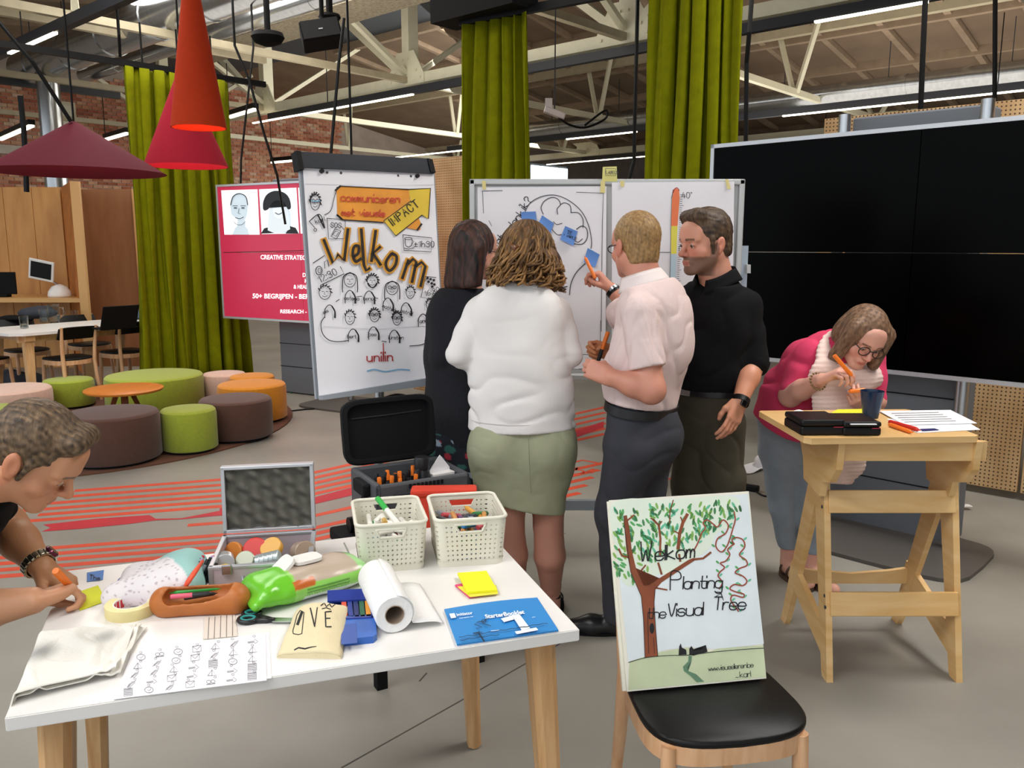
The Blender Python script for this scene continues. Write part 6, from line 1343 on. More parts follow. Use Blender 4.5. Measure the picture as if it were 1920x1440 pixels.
# striped swatch
sw_ = quad_thing('fabric_swatch', 'small beige fabric swatch with dark stripes', 'fabric', [(384, 1158), (440, 1150), (446, 1193), (381, 1199)], TZ+.001, .001, M('swatch_beige', '#dcd0c4', .9), 'cloth')
i2 = Ink(Plane((0, 0, TZ+.0026), (0, 0, 1)), 0)
for k in range(5): i2.line([(392+k*11, 1158-k*1.6), (390+k*11.5, 1197-k*1)], 1.2)
i2.build('stripe_print', M('stripe_grey', '#77706c', .8), sw_)
# cotton bag
class Surf:
    def __init__(s, fn, z0): s.fn = fn; s.z0 = z0; s.n = Vector((0, 0, 1))
    def hit(s, x, y, off=0.0):
        z = s.z0
        for _ in range(6): p = G(x, y, z); z = s.fn(p.x, p.y)
        return Vector((p.x, p.y, z + off))
bq = [T(556, 1150), T(656, 1144), T(640, 1236), T(520, 1234)]
t = thing('cotton_bag', 'cream cotton drawstring bag with black lettering', 'bag', sum(bq, Vector())/4); COT = M('cotton_cream', '#e2d3ac', .9, var=.05, vscale=14, bump=.3, bscale=260); wv = waves(51, 6, (30, 70))
import mathutils.geometry as _mg
bi = [((p-bq[3]).dot(Vector((1, 0, 0))), (p-bq[3]).dot(Vector((0, 1, 0)))) for p in bq]
def bagz(x, y):
    # inverse of the bilinear map by iteration
    u, v = .5, .5
    for _ in range(8):
        p = bq[3].lerp(bq[2], u).lerp(bq[0].lerp(bq[1], u), v); du = bq[2].lerp(bq[1], v)-bq[3].lerp(bq[0], v); dv = bq[0].lerp(bq[1], u)-bq[3].lerp(bq[2], u)
        ex, ey = x-p.x, y-p.y; det = du.x*dv.y-du.y*dv.x; u += (ex*dv.y-ey*dv.x)/det; v += (du.x*ey-du.y*ex)/det
        u = min(max(u, 0), 1); v = min(max(v, 0), 1)
    h_ = .048*(max(0, math.sin(PI*u))**.45)*(max(0, math.sin(PI*(v*.94+.03)))**.5)*(.65+.35*v)
    return TZ + .003 + h_ + .004*float(wv(x, y, 0.))*min(1, h_/.02)
def bagf(u, v): p = bq[3].lerp(bq[2], u).lerp(bq[0].lerp(bq[1], u), v); return Vector((p.x, p.y, bagz(p.x, p.y)))
mb = MB(); solid_sheet(mb, bagf, 30, 30, .0015); mb.build('cloth', COT, t, world=True, smooth=True)
mb = MB(); mb.grid(lambda u, v: bagf(u, .0)*(1-v)+Vector((bagf(u, .0).x, bagf(u, 0).y, TZ))*v, 20, 2); mb.build('hem', COT, t, world=True)
sf = Surf(bagz, TZ+.04); i2 = Ink(sf, .0022)
def dens(P, n=6): return [tuple(np.array(a)*(1-k/n)+np.array(b)*k/n) for a, b in zip(P, P[1:]) for k in range(n)] + [P[-1]]
i2.line(dens([(582, 1142), (590, 1176)]), 2.6).line(dens([(590, 1176), (595, 1141)]), 2.0).line(dens([(621, 1148), (610, 1149), (611, 1177), (621, 1177)]), 2.4).line(dens([(611, 1161), (619, 1161)]), 2.2)
i2.line(dens([(549, 1185), (557, 1155), (563, 1146), (570, 1150), (566, 1190), (560, 1192), (550, 1190), (549, 1185)], 4), 1.6).line(dens([(558, 1172), (566, 1150)]), 5).line(dens([(552, 1222), (560, 1220), (572, 1221), (593, 1218)], 3), 1.4)
i2.line(dens([(602, 1137), (608, 1132), (612, 1139), (618, 1134), (622, 1140), (628, 1135)], 3), 2).line(dens([(604, 1143), (612, 1141), (620, 1144)], 3), 1.6)
i2.build('lettering', INKB, t)
# crayon box, lid
NAVY = M('navy_plastic', '#20358c', .35); BLUEP = M('blue_lid', '#2c62b8', .35)
def qbox(px, z, h, mat, name, parent):
    mb = MB(); mb.slab([T(x, y, z) for x, y in px], (0, 0, h)); return mb.build(name, mat, parent, world=True)
t = thing('crayon_box', 'open blue plastic box of chunky crayons under the cotton bag', 'crayon box', T(660, 1140))
qbox([(617, 1131), (692, 1128), (700, 1168), (622, 1172)], 0, .004, NAVY, 'tray', t)
for e in ([(617, 1131), (692, 1128), (692, 1131), (617, 1134)], [(622, 1169), (700, 1165), (700, 1168), (622, 1172)], [(690, 1128), (694, 1128), (703, 1168), (697, 1168)]): qbox(e, .004, .014, NAVY, 'tray_rim', t)
mb = MB(); mb.slab([T(614, 1130, .016), T(692, 1126, .016), T(688, 1106, .034), T(614, 1110, .034)], (0, 0, .004)); mb.build('lid', NAVY, t, world=True)
for k, c in enumerate(('#d2543a', '#2f3f8f', '#27356f', '#2f6b4a', '#e29a2e')):
    x0 = 640+k*11; qd = [(x0, 1134), (x0+9, 1134), (x0+12, 1164), (x0+3, 1164)]; o = thing('crayon', 'chunky %s crayon in the blue box' % ('orange red', 'dark blue', 'navy', 'green', 'yellow')[k], 'crayon', T(x0+5, 1150, .005))
    mb = MB(); mb.slab([T(x, y, .005) for x, y in qd], (0, 0, .011)); mb.build('stick', M('crayon_'+c, c, .6), o, world=True)
t = thing('box_lid', 'flat bright blue plastic lid beside the cotton bag', 'lid', T(675, 1190))
qbox([(640, 1168), (703, 1163), (707, 1200), (700, 1206), (640, 1212)], 0, .016, BLUEP, 'shell', t); qbox([(640, 1172), (668, 1169), (670, 1206), (640, 1209)], .0162, .001, M('blue_lid_dark', '#2a4f9f', .35), 'label', t)
# paper towel roll
rr2 = .044; f_c, b_c = T(740, 1153, rr2), T(704, 1080, rr2); ax_ = (b_c-f_c).normalized(); q3 = ax_.to_track_quat('Z', 'Y').to_matrix(); Lr = (b_c-f_c).length
t = thing('paper_towel_roll', 'white paper towel roll with a loose end on the table', 'paper roll', f_c - Vector((0, 0, rr2)))
TOW = M('towel_white', '#efeeec', .9, bump=.5, bscale=90)
MB().lathe([(.021, .001), (rr2-.003, 0), (rr2, .004), (rr2, Lr-.004), (rr2-.003, Lr), (.021, Lr-.001)], f_c, 48, rot=q3, closed=True).build('roll', TOW, t, world=True, smooth=True, auto=40)
MB().lathe([(.0205, -.001), (.022, -.001), (.022, Lr), (.0205, Lr)], f_c, 32, rot=q3, closed=True).build('cardboard_core', M('cardboard', '#a08d7b', .8), t, world=True, smooth=True, auto=40)
nx = Vector((-ax_.y, ax_.x, 0)); nx = nx if nx.x > 0 else -nx
def tail(u, v):
    p = f_c + ax_*Lr*v; a = u
    if a < .45: th = PI/2*(1-a/.45)*0 + (PI*.45)*(1-a/.45) - PI*.18*(a/.45); return p + nx*math.cos(th)*(rr2+.001) + Vector((0, 0, math.sin(th)*(rr2+.001)))
    th = -PI*.18; q = p + nx*math.cos(th)*(rr2+.001) + Vector((0, 0, math.sin(th)*(rr2+.001))); s_ = (a-.45)/.55
    return Vector((q.x, q.y, 0)) + nx*s_*.075 + Vector((0, 0, q.z*(1-s_)**1.5 + (TZ+.004)*(1-(1-s_)**1.5) + .012*s_*math.sin(s_*3)))
mb = MB(); solid_sheet(mb, tail, 18, 8, .001); mb.build('loose_sheet', TOW, t, world=True, smooth=True)
# woven baskets
BASK = M('basket_cream', '#e4e0d0', .45)
def basket(fl, fr, hgt, depth, label):
    a, b = T(*fl), T(*fr); ux = (b-a); w = ux.length; ux.normalize(); uy = Vector((-ux.y, ux.x, 0)); t = thing('basket', label, 'basket', a + ux*w/2 + uy*depth/2, math.atan2(ux.y, ux.x), group=None)
    rad, fl_ = .022, 1.10
    def per(sx, sy, n):
        P = []; x, y = sx/2, sy/2
        seg = [((-x+rad, -y), (x-rad, -y)), None, ((x, -y+rad), (x, y-rad)), None, ((x-rad, y), (-x+rad, y)), None, ((-x, y-rad), (-x, -y+rad)), None]
        cs = [(x-rad, -y+rad, -90), (x-rad, y-rad, 0), (-x+rad, y-rad, 90), (-x+rad, -y+rad, 180)]
        nx_, ny_ = n
        for i, (k, c) in enumerate(zip((nx_, ny_, nx_, ny_), cs)):
            s0, s1 = seg[2*i]
            for j in range(k): f = j/k; P.append((s0[0]*(1-f)+s1[0]*f, s0[1]*(1-f)+s1[1]*f))
            for j in range(4): an = R(c[2]+90*j/4); P.append((c[0]+rad*math.cos(an), c[1]+rad*math.sin(an)))
        return P
    nx_, ny_, nv = 33, 45, 31; N = 2*(nx_+ny_)+16
    def ring(z, sh=0): k = (.9 + .1*z/hgt); return [Vector((x, y, z)) for x, y in per(w*fl_*k-2*sh, depth*k-2*sh, (nx_, ny_))]
    outer, inner = [], []; wave = lambda i, j: .0011*math.sin(PI*i/1.5 + (j % 2)*PI)
    for j in range(nv):
        z = hgt*j/(nv-1); outer.append(ring(z)); inner.append(ring(z, .0035))
    holes = set()
    for j in range(3, nv-3):
        if j % 3 != 1: continue
        for i in range(N):
            if (i + (0 if (j//3) % 2 else 0)) % 3 == 1: holes.add((i, j))
    # handle openings front and back
    hand = set()
    c0 = nx_//2; cb = nx_+4+ny_+4+nx_//2
    for cc_ in (c0, cb):
        for j in range(nv-9, nv-4):
            hw_ = 7 + (j-(nv-9))//2
            for i in range(cc_-hw_, cc_+hw_): hand.add((i, j))
    solid_near = {(i+di, j+dj) for i, j in hand for di in (-1, 0, 1) for dj in (-1, 0, 1)}
    gone = {c for c in holes if c not in solid_near} | hand
    mb = MB(); V = []; 
    for L in (outer, inner):
        for r_ in L: V += r_
    def id_(s_, i, j): return s_*N*nv + j*N + i % N
    F = []
    for j in range(nv-1):
        for i in range(N):
            if (i, j) in gone: continue
            F.append([id_(0, i, j), id_(0, i+1, j), id_(0, i+1, j+1), id_(0, i, j+1)]); F.append([id_(1, i, j+1), id_(1, i+1, j+1), id_(1, i+1, j), id_(1, i, j)])
            for (di, dj), (e0, e1_) in (((1, 0), ((1, 0), (1, 1))), ((-1, 0), ((0, 1), (0, 0))), ((0, 1), ((1, 1), (0, 1))), ((0, -1), ((0, 0), (1, 0)))):
                if ((i+di) % N, j+dj) in gone or (i+di, j+dj) in gone:
                    F.append([id_(0, i+e1_[0], j+e1_[1]), id_(0, i+e0[0], j+e0[1]), id_(1, i+e0[0], j+e0[1]), id_(1, i+e1_[0], j+e1_[1])])
    mb.add(V, F); wsd = mb.build('woven_side', BASK, t, smooth=True, auto=40)
    rm_ = MB(); rm_.tube(ring(hgt, .0015), .0052, 8, closed=True); rm_.build('rim', BASK, wsd, smooth=True)
    bs = MB(); o_ = ring(0, -.001); u_ = ring(.016, -.0015); n_ = len(o_); bs.add(o_+u_, [[k, (k+1) % n_, n_+(k+1) % n_, n_+k] for k in range(n_)] + [list(range(n_))[::-1]]); bs.build('base_band', BASK, t, smooth=True, auto=40)
    bf = MB(); bf.prism([(p.x, p.y) for p in ring(.004, .002)], (0, 0, .002), (1, 0, 0), (0, 1, 0), (0, 0, .003)); bf.build('bottom', BASK, t)
    for s_, y in ((0, -1), (1, 1)):
        k = (.9+.1*.8); yy = y*(depth*k/2); z0, z1 = hgt*(nv-9)/(nv-1), hgt*(nv-4)/(nv-1)
        hp = MB(); hx0, hx1 = .0, .0
        rr3 = outer[nv-9] if True else None
        ids = [(c0, 7, nv-9), (c0, 9, nv-4)] if s_ == 0 else [(cb, 7, nv-9), (cb, 9, nv-4)]
        pa = outer[ids[0][2]][(ids[0][0]-ids[0][1]) % N]; pb_ = outer[ids[0][2]][(ids[0][0]+ids[0][1]) % N]; pc_ = outer[ids[1][2]][(ids[1][0]+ids[1][1]) % N]; pd_ = outer[ids[1][2]][(ids[1][0]-ids[1][1]) % N]
        hp.tube([Vector(q) for q in catmull([pa.lerp(pd_, .12), pa.lerp(pb_, .06), pa.lerp(pb_, .94), pb_.lerp(pc_, .12), pc_.lerp(pb_, .1), pc_.lerp(pd_, .06), pc_.lerp(pd_, .94), pd_.lerp(pa, .1)], 3, True)[:-1]], .0036, 6, closed=True); hp.build('handle_rim', BASK, wsd, smooth=True)
    return t, w, uy, ux
BH = .135
bs1, w1, uy1, ux1 = basket((676, 1080), (798, 1069), BH, .235, 'left cream woven basket holding white markers'); bs2, w2, uy2, ux2 = basket((823, 1068), (946, 1059), BH, .235, 'right cream woven basket full of coloured markers')
ORD = ('first', 'second', 'third', 'fourth', 'fifth', 'sixth', 'seventh', 'eighth', 'ninth', 'tenth', 'eleventh')
def fill(bs, w, pal, zt_, side, group, seed):
    m = bs.matrix_basis.copy(); r = random.Random(seed); hp = MB(); hc_ = []
    for k in range(34):
        z = .014 + (zt_-.03)*(k//9)/3.5; x = (k % 9-4)*w*.075; y = r.uniform(-.03, .03); a = PI/2 + r.uniform(-.25, .25); L = .07; c = lin(pal[k % len(pal)][3])
        n0 = len(hp.v); hp.tube([m @ Vector((x-math.cos(a)*L, y-math.sin(a)*L, z)), m @ Vector((x+math.cos(a)*L, y+math.sin(a)*L, z))], .0085, 8); hc_ += [c]*(len(hp.v)-n0)
    o = hp.build('marker_heap', M('heap_plastic', '#ffffff', .4, vcol=True), world=True, cols=np.array(hc_), kind='stuff'); tag(o, 'lower layers of markers at the bottom of the %s basket' % side, 'markers', kind='stuff')
    for row in range(3):
        for i in range(6):
            nm, body, cap, _ = pal[(row*6+i*(1 if row != 1 else 5)+row) % len(pal)]
            x = (i-2.5)*w*.115; y = (row-1)*.052; z = zt_ + r.uniform(-.004, .014); a = r.uniform(.5, 2.6); L = .05; dx, dy, dz = math.cos(a)*L, math.sin(a)*L, r.uniform(-.012, .016)
            marker(m @ Vector((x-dx*.8, y-dy, z+dz)), m @ Vector((x+dx*.8, y+dy, z-dz)), .0082, '%s, %s from left in the %s row of the %s basket' % (nm, ORD[i], ('front', 'middle', 'back')[row], side), body, cap, .34, group=group)
pl_ = lambda c: M('pen_'+c, c, .4)
fill(bs1, w1, [('white marker', WHP, WHP, '#eceae4'), ('white marker with blue cap', WHP, pl_('#2f8fbf'), '#eceae4'), ('all white marker', WHP, WHP, '#eceae4'), ('white marker with green cap', WHP, pl_('#3aa24c'), '#d8d4c8'), ('white marker with tan cap', WHP, pl_('#caa04a'), '#eceae4'), ('white marker with rust cap', WHP, pl_('#b96a5a'), '#e0dcd2')], .082, 'left', 'white markers in the left basket', 3)
fill(bs2, w2, [('%s marker' % n, pl_(c), pl_(c), c) for n, c in zip(('navy', 'green', 'tan', 'sky blue', 'grey', 'red', 'purple', 'black', 'orange', 'dark green'), ('#2a3f9a', '#2f9a4a', '#c98a44', '#2f86c8', '#8a8fa0', '#c24a54', '#6a3f7a', '#3b4048', '#d69a3c', '#1f7a3c'))], .088, 'right', 'coloured markers in the right basket', 5)
m1 = bs1.matrix_basis
marker(m1 @ Vector((-.025, .06, .155)), m1 @ Vector((.03, -.05, .1)), .0085, 'large green capped white marker on top of the left basket\'s heap', WHP, GRP, .4)
# stick with green end, pads, booklet
t = thing('brush_stick', 'thin grey stick with a green end leaning by the left basket', 'stick', T(668, 1066)); mb = MB(); mb.tube([T(645, 1018, .05), T(667, 1064, .008)], .0025, 8); mb.build('rod', M('stick_grey', '#9b9a90', .4), t, world=True); mb = MB(); mb.tube([T(665, 1060, .008), T(669, 1067, .007)], .006, 10); mb.build('tip', GRP, t, world=True)
def pad(px, z, h, col, label):
    t = thing('sticky_pad', label, 'sticky pad', T(*px[0])); mb = MB(); mb.slab([T(x, y, z) for x, y in px], (0, 0, h)); mb.build('sheets', M('pad_'+col, col, .7), t, world=True); return t
pad([(853, 1099), (897, 1091), (931, 1113), (880, 1122)], .001, .004, '#e0457a', 'pink sticky note pad under the yellow pad'); pad([(858, 1101), (930, 1098), (934, 1114), (882, 1120)], .0055, .002, '#e8e04a', 'thin yellow pad between pink and top yellow pad'); pad([(858, 1078), (912, 1074), (932, 1110), (876, 1114)], .008, .006, '#f0ec1e', 'top bright yellow sticky note pad near the right basket')
bk = [(833, 1145), (1007, 1123), (1047, 1184), (857, 1211)]
t = quad_thing('booklet', 'blue starter booklet with a white number one on its cover', 'booklet', bk, TZ+.0025, .004, M('booklet_blue', '#2a86cc', .4), 'cover', fnz=lambda u, v: .004*math.sin(PI*u)*(1-v)); MB().slab([T(x+1, y+1, .0) for x, y in bk], (0, 0, .0025)).build('pages', PAPER, t, world=True); bkt = t
sfb = Surf(lambda x, y: TZ+.0075+.002, TZ+.01); i2 = Ink(Plane((0, 0, TZ+.0115), (0, 0, 1)), 0)
kx, ky = np.array([174, -22]), np.array([24, 66])
def B(u, v): return tuple(np.array([833, 1145]) + kx*u + (ky+np.array([16, -5])*u)*v)
i2.fill([B(.04, .1), B(.095, .1), B(.095, .23), B(.04, .23)]); i2.sans('initiator', B(.11, .19), 5.5, right=kx, up=-ky, width=30, bold=.02).sans('visual starters now', B(.12, .27), 2.2, right=kx, up=-ky, width=27)
i2.sans('StarterBooklet', B(.385, .36), 7.5, right=kx, up=-ky, width=74, bold=.03)
i2.fill([B(.53, .42), B(.655, .37), B(.655, .49), B(.545, .53)]).fill([B(.655, .37), B(.735, .36), B(.76, .80), B(.67, .82)]).fill([B(.60, .83), B(.82, .80), B(.825, .88), B(.605, .91)]); i2.line([B(.84, .5), B(.87, .5)], .8).line([B(.38, .72), B(.46, .73)], .9)
i2.build('lettering', WPX if False else M('print_white', '#eef3f6', .5), bkt)
i2 = Ink(Plane((0, 0, TZ+.0125), (0, 0, 1)), 0)
for v0 in (.77, .86): i2.line([B(.05+.9*k/30, v0 + .012*math.sin(k*1.7) + (-.05*k/30 if v0 < .8 else -.02*k/30)) for k in range(31 if v0 < .8 else 14)], 1.1)
i2.line([B(.2, .72), B(.27, .70), B(.25, .60), B(.31, .58), B(.25, .47), B(.30, .42), B(.36, .42), B(.40, .36)], 1.5, smooth=False).line([B(.2, .73), B(.29, .72)], 1.2).line([B(.33, .48), B(.4, .58)], 1.2).ellipse(B(.355, .42), 4, 3, 1.1).line([B(.255, .75), B(.27, .98)], 2.6); i2.sans('the visual learning journey of course', B(.60, .93), 1.8, right=kx, up=-ky, width=60, bold=.0)
i2.build('line_print', M('print_navy', '#14263c', .5), bkt)

# ================================================================= FLOOR CLUTTER AND CABLES
p = G(1426, 880); lump('paper_ball', 'crumpled white paper ball on the floor by the jeans', 'paper', (p.x+.03, p.y, 0), (.14, .12, .13), M('paper_white', '#fff'), 12, h=.006, amp=.012)
quad_thing('paper_scrap', 'torn white paper scrap flat on the floor', 'paper', [(1395, 872), (1420, 868), (1432, 882), (1400, 888)], .012, .002, PAPER, 'sheet', fnz=lambda u, v: .012*math.sin(5*u)*math.sin(4*v)+.012*u)
p = G(1407, 920); t = thing('power_strip', 'black power socket strip on the floor behind the chair', 'socket strip', (p.x, p.y, 0), -.6); MB().box((0, 0, .02), (.11, .05, .04), bev=.008).build('housing', BLACK, t); MB().lathe([(.012, .04), (.012, .043)], n=12).build('socket', DGREY, t)
def fcable(px, r, label, mat=BLACK):
    P = [Vector((q[0], q[1], r)) for q in catmull([G(*p)[:2] for p in px], 5)]; mb = MB(); mb.tube(P, r, 6); o = mb.build('floor_cable', mat); tag(o, label, 'cable')
fcable([(1418, 924), (1436, 932), (1460, 925), (1520, 905), (1620, 928), (1700, 935)], .006, 'black power lead running from the socket strip'); fcable([(1768, 935), (1790, 928), (1806, 938), (1790, 948), (1772, 944)], .008, 'coiled black lead on the screen base plate')
p = G(1795, 955); t = thing('adapter', 'small white and black adapter on the floor by the screen base', 'adapter', (p.x, p.y, .02)); MB().box((0, 0, .012), (.06, .05, .022), bev=.004).build('body', BLACK, t); MB().box((.05, .0, .004), (.06, .045, .006), bev=.002).build('label_card', WHITEP, t)
fcable([(655, 748), (690, 757), (740, 742), (765, 745)], .012, 'tangle of black leads under the pink video wall'); fcable([(545, 772), (590, 768), (640, 772), (668, 764)], .008, 'thin black lead crossing the floor by the rug'); fcable([(545, 738), (570, 728), (590, 724)], .012, 'dark green leads near the pink video wall', M('green_cable', '#2f5a48', .6))
# ================================================================= PEOPLE
V3 = lambda *a: np.array(a, float)
def nv(v): v = np.array(v, float); return v/np.linalg.norm(v)
def fr(f, u):
    """columns: right, forward, up"""
    f = nv(f); u = np.array(u, float); u = nv(u - f*u.dot(f)); r = np.cross(f, u); return np.stack([r, f, u], 1)
def A3(x, y, d): p = AT(x, y, d); return V3(p.x, p.y, p.z)
def join(parts):
    V, Q, Cc, b = [], [], [], 0
    for v, q, c in parts: V.append(v); Q.append(q+b); Cc.append(c); b += len(v)
    return np.concatenate(V), np.concatenate(Q), np.concatenate(Cc)
def head(s, c, F, k=1.0, fem=False, jaw=1.0, ears=True, neck=None, nose=1.0, eyes_open=True):
    def L(x, y, z): return c + F @ (V3(x, y, z)*k)
    E = lambda p, r, kk=.012, neg=False, rot=None: s.ell(L(*p), np.array(r)*k, rot=F if rot is None else F @ rot, k=kk*k, neg=neg)
    Cp = lambda a, b, ra, rb, kk=.012, neg=False: s.cap(L(*a), L(*b), ra*k, rb*k, k=kk*k, neg=neg)
    j = jaw
    E((0, -.014, .035), (.0755, .095, .086)); E((0, .02, -.03), (.064*j, .068, .082), .03)
    for q in (-1, 1):
        Cp((q*.053*j, .002, -.05), (q*.02, .066, -.098), .018, .014, .03); E((q*.043, .055, -.033), (.024, .022, .02), .02)
        Cp((q*.012, .09, .016), (q*.046, .074, .016), .009, .008, .014)
    E((0, .074, -.1), (.021*j, .017, .016), .02); E((0, .07, .045), (.05, .026, .04), .03)
    for q in (-1, 1): E((q*.032, .098, -.004), (.019, .017, .0125), .010, True)
    for q in (-1, 1): E((q*.032, .078, -.004), (.0145, .0125, .0115), .004)
    Cp((0, .090, .004), (0, .112*nose, -.034), .0075, .0105, .010); Cp((0, .112*nose, -.034), (0, .1, -.041), .010, .008, .008)
    for q in (-1, 1): E((q*.0115, .097, -.038), (.0085, .0105, .0075), .007)
    E((0, .083, -.066), (.026, .014, .018), .014)
    Cp((-.017, .090, -.0655), (.017, .090, -.0655), .0048, .0048, .004); E((0, .0925, -.0655), (.009, .006, .0048), .004); Cp((-.014, .0895, -.0755), (.014, .0895, -.0755), .005, .005, .004)
    Cp((-.02, .1005, -.0702), (.02, .1005, -.0702), .0028, .0028, .003, True)
    if ears:
        for q in (-1, 1):
            t = np.array([[1, 0, 0], [0, math.cos(.25), -math.sin(.25)], [0, math.sin(.25), math.cos(.25)]])
            E((q*.0795, -.012, -.008), (.0085, .019, .031), .006, False, t); E((q*.0895, -.006, -.006), (.006, .010, .018), .005, True, t); E((q*.077, -.004, -.034), (.007, .009, .010), .006)
    if neck is not None:
        s.cap(L(0, -.03, -.055), neck, (.052 if fem else .06)*k, (.056 if fem else .068)*k, k=.03)
def head_cols(V, c, F, skin, k=1.0, beard=None, brow='#4a3526', lip='#a85a52', blush=True, shade=None):
    P = (V-c) @ F / k; x, y, z = P[:, 0], P[:, 1], P[:, 2]; sk = np.array(lin(skin)); C = np.tile(sk, (len(V), 1))
    def mix(m, col): nonlocal C; m = np.clip(m, 0, 1)[:, None]; C = C*(1-m) + np.array(lin(col))*m
    g = lambda cx, cz, rx, rz: np.exp(-(((np.abs(x)-cx)/rx)**2 + ((z-cz)/rz)**2))
    red = [min(1, sk[0]*1.0), sk[1]*.72, sk[2]*.7]
    C = C*(1-.5*(g(.04, -.035, .03, .025)*(y > .03))[:, None]) + np.array(red)*(.5*(g(.04, -.035, .03, .025)*(y > .03)))[:, None]
    C = C*(1-.4*(g(0, -.035, .016, .014)*(y > .085))[:, None]) + np.array(red)*(.4*(g(0, -.035, .016, .014)*(y > .085)))[:, None]
    C = C*(1-.55*(np.abs(x) > .076)[:, None]) + np.array(red)*(.55*(np.abs(x) > .076))[:, None]
    if beard:
        m = ((z < -.046) & (y > -.005) & (z > -.125)) * np.clip((-.040 - z)/.012, 0, 1) * np.clip((y+.01)/.02, 0, 1)
        m = np.maximum(m, ((z < -.0) & (np.abs(x) > .058) & (y > .0) & (y < .03))*.8); m = m*np.where((np.abs(x) < .02) & (z > -.082) & (z < -.058), .15, 1); m = np.maximum(m, (np.abs(z+.053) < .006)*(np.abs(x) < .028)*(y > .07)*.9)
        mix(m*.85, beard)
    mix(((((np.abs(x)/.022)**2 + ((z+.0705)/.0088)**2) < 1) & (y > .082))*.75, lip)
    mix(((np.abs(np.abs(x)-.031) < .0175) & (np.abs(z-.0165-.0025*np.cos((np.abs(x)-.031)*60)) < .0042) & (y > .06))*.85, brow)
    mix(((np.abs(np.abs(x)-.032) < .0125) & (np.abs(z+.0055) < .0022) & (y > .07))*.8, '#3a261c')
    mix(((np.abs(np.abs(x)-.009) < .004) & (np.abs(z+.0455) < .0028) & (y > .085))*.8, '#5a3028')
    return C
def eyes(parent, c, F, k=1.0, iris='#4d3a2a', look=(0, 0, 0)):
    for q in (-1, 1):
        p = c + F @ (V3(q*.032, .0795, -.0045)*k); m = MB(); m.lathe([(.0115*k*math.cos(a), .0115*k*math.sin(a)) for a in [-PI/2+PI*i/8 for i in range(9)]], tuple(p), 14)
        cl = []
        g = nv(F @ (V3(0, 1, 0) + V3(*look)))
        for v in m.v:
            d = nv(np.array(v)-p).dot(g); cl.append(lin('#15100d') if d > .93 else lin(iris) if d > .80 else lin('#d9d2cb'))
        m.build('eye', M('eye_mat', '#ffffff', .25, vcol=True), parent, world=True, smooth=True, cols=np.array(cl))
FL = ((.043, .026, .021), (.047, .030, .022), (.043, .028, .021), (.034, .021, .019))
FB = ((.026, .086), (.0085, .090), (-.0095, .087), (-.027, .080)); FR_ = (.0088, .0090, .0085, .0076)
def hand(s, w, d, n, side, curl, thumb=None, k=1.0, spread=.06):
    """w wrist, d towards the knuckles, n palm normal, side +1 right / -1 left; curl = per finger three joint angles (deg)"""
    d = nv(d); n = np.array(n, float); n = nv(n - d*n.dot(d)); t = np.cross(d, n)*side
    L = lambda a, b, c: w + (d*a + t*b + n*c)*k
    for (b, a), r in zip(FB, FR_): s.cap(L(.0, b*.62, 0), L(a, b, -.001), .0165*k, .0118*k, k=.012*k, flat=.85, fw=n)
    s.ell(L(.035, .022, .010), V3(.034, .017, .014)*k, rot=np.stack([d, t, n], 1), k=.012*k); s.ell(L(.04, -.02, .008), V3(.036, .014, .012)*k, rot=np.stack([d, t, n], 1), k=.012*k)
    tips = []
    for i in range(4):
        (b, a), ls, r = FB[i], FL[i], FR_[i]*k; p = L(a, b, -.001); th = 0; cs = curl[i] if hasattr(curl[0], '__len__') else curl
        for q in range(3):
            th += R(cs[q]); e = p + (d*math.cos(th) + n*math.sin(th) + t*spread*(1.5-i)*.6*math.cos(th))*ls[q]*k
            s.cap(p, e, r*(1.0, .95, .88)[q], r*(.97, .9, .78)[q], k=.0035*k); p = e
        tips.append(p)
    tp = thumb or ((.022, .026, .008), (.055, .046, .016), (.083, .050, .028), (.104, .046, .036))
    rr = (.0145, .0118, .0105, .0085)
    for q in range(3): s.cap(L(*tp[q]), L(*tp[q+1]), rr[q]*k, rr[q+1]*k, k=.006*k)
    return tips, L
def skin_cols(V, skin, seed=1, hands=()):
    w = waves(seed, 5, (30, 90)); C = np.tile(np.array(lin(skin)), (len(V), 1)); f = w(V[:, 0], V[:, 1], V[:, 2])[:, None]
    C = C*(1+.035*f*np.array([.6, 1, 1])); return C
SKIN = M('skin', '#ffffff', .5, vcol=True, bump=.12, bscale=420)
_b = SKIN.node_tree.nodes['Principled BSDF']; _b.inputs['Subsurface Weight'].default_value = .08; _b.inputs['Subsurface Radius'].default_value = (.02, .008, .004)
def hairmat(): return M('hair', '#ffffff', .55, vcol=True, spec=.35, var=.4, vscale=110, stretch=(1, 1, .22), bump=.7, bscale=160)
def streak(V, c, F, cols, freq=38, seed=0, wv=None):
    """strand colouring running from the crown downwards"""
    P = (V-c) @ F; ph = np.arctan2(P[:, 0], -P[:, 1]); r = np.random.default_rng(seed); a = np.zeros(len(V))
    wob = 0 if wv is None else wv(P[:, 0], P[:, 1], P[:, 2])*1.2
    for i in range(6): a += np.sin(ph*freq*r.uniform(.4, 1.5) + r.uniform(0, 6) + P[:, 2]*r.uniform(-14, 14) + wob*2)
    a = np.clip(.5 + a/5, 0, 1)[:, None]; c0, c1 = np.array(lin(cols[0])), np.array(lin(cols[1])); C = c0*(1-a)+c1*a
    return C
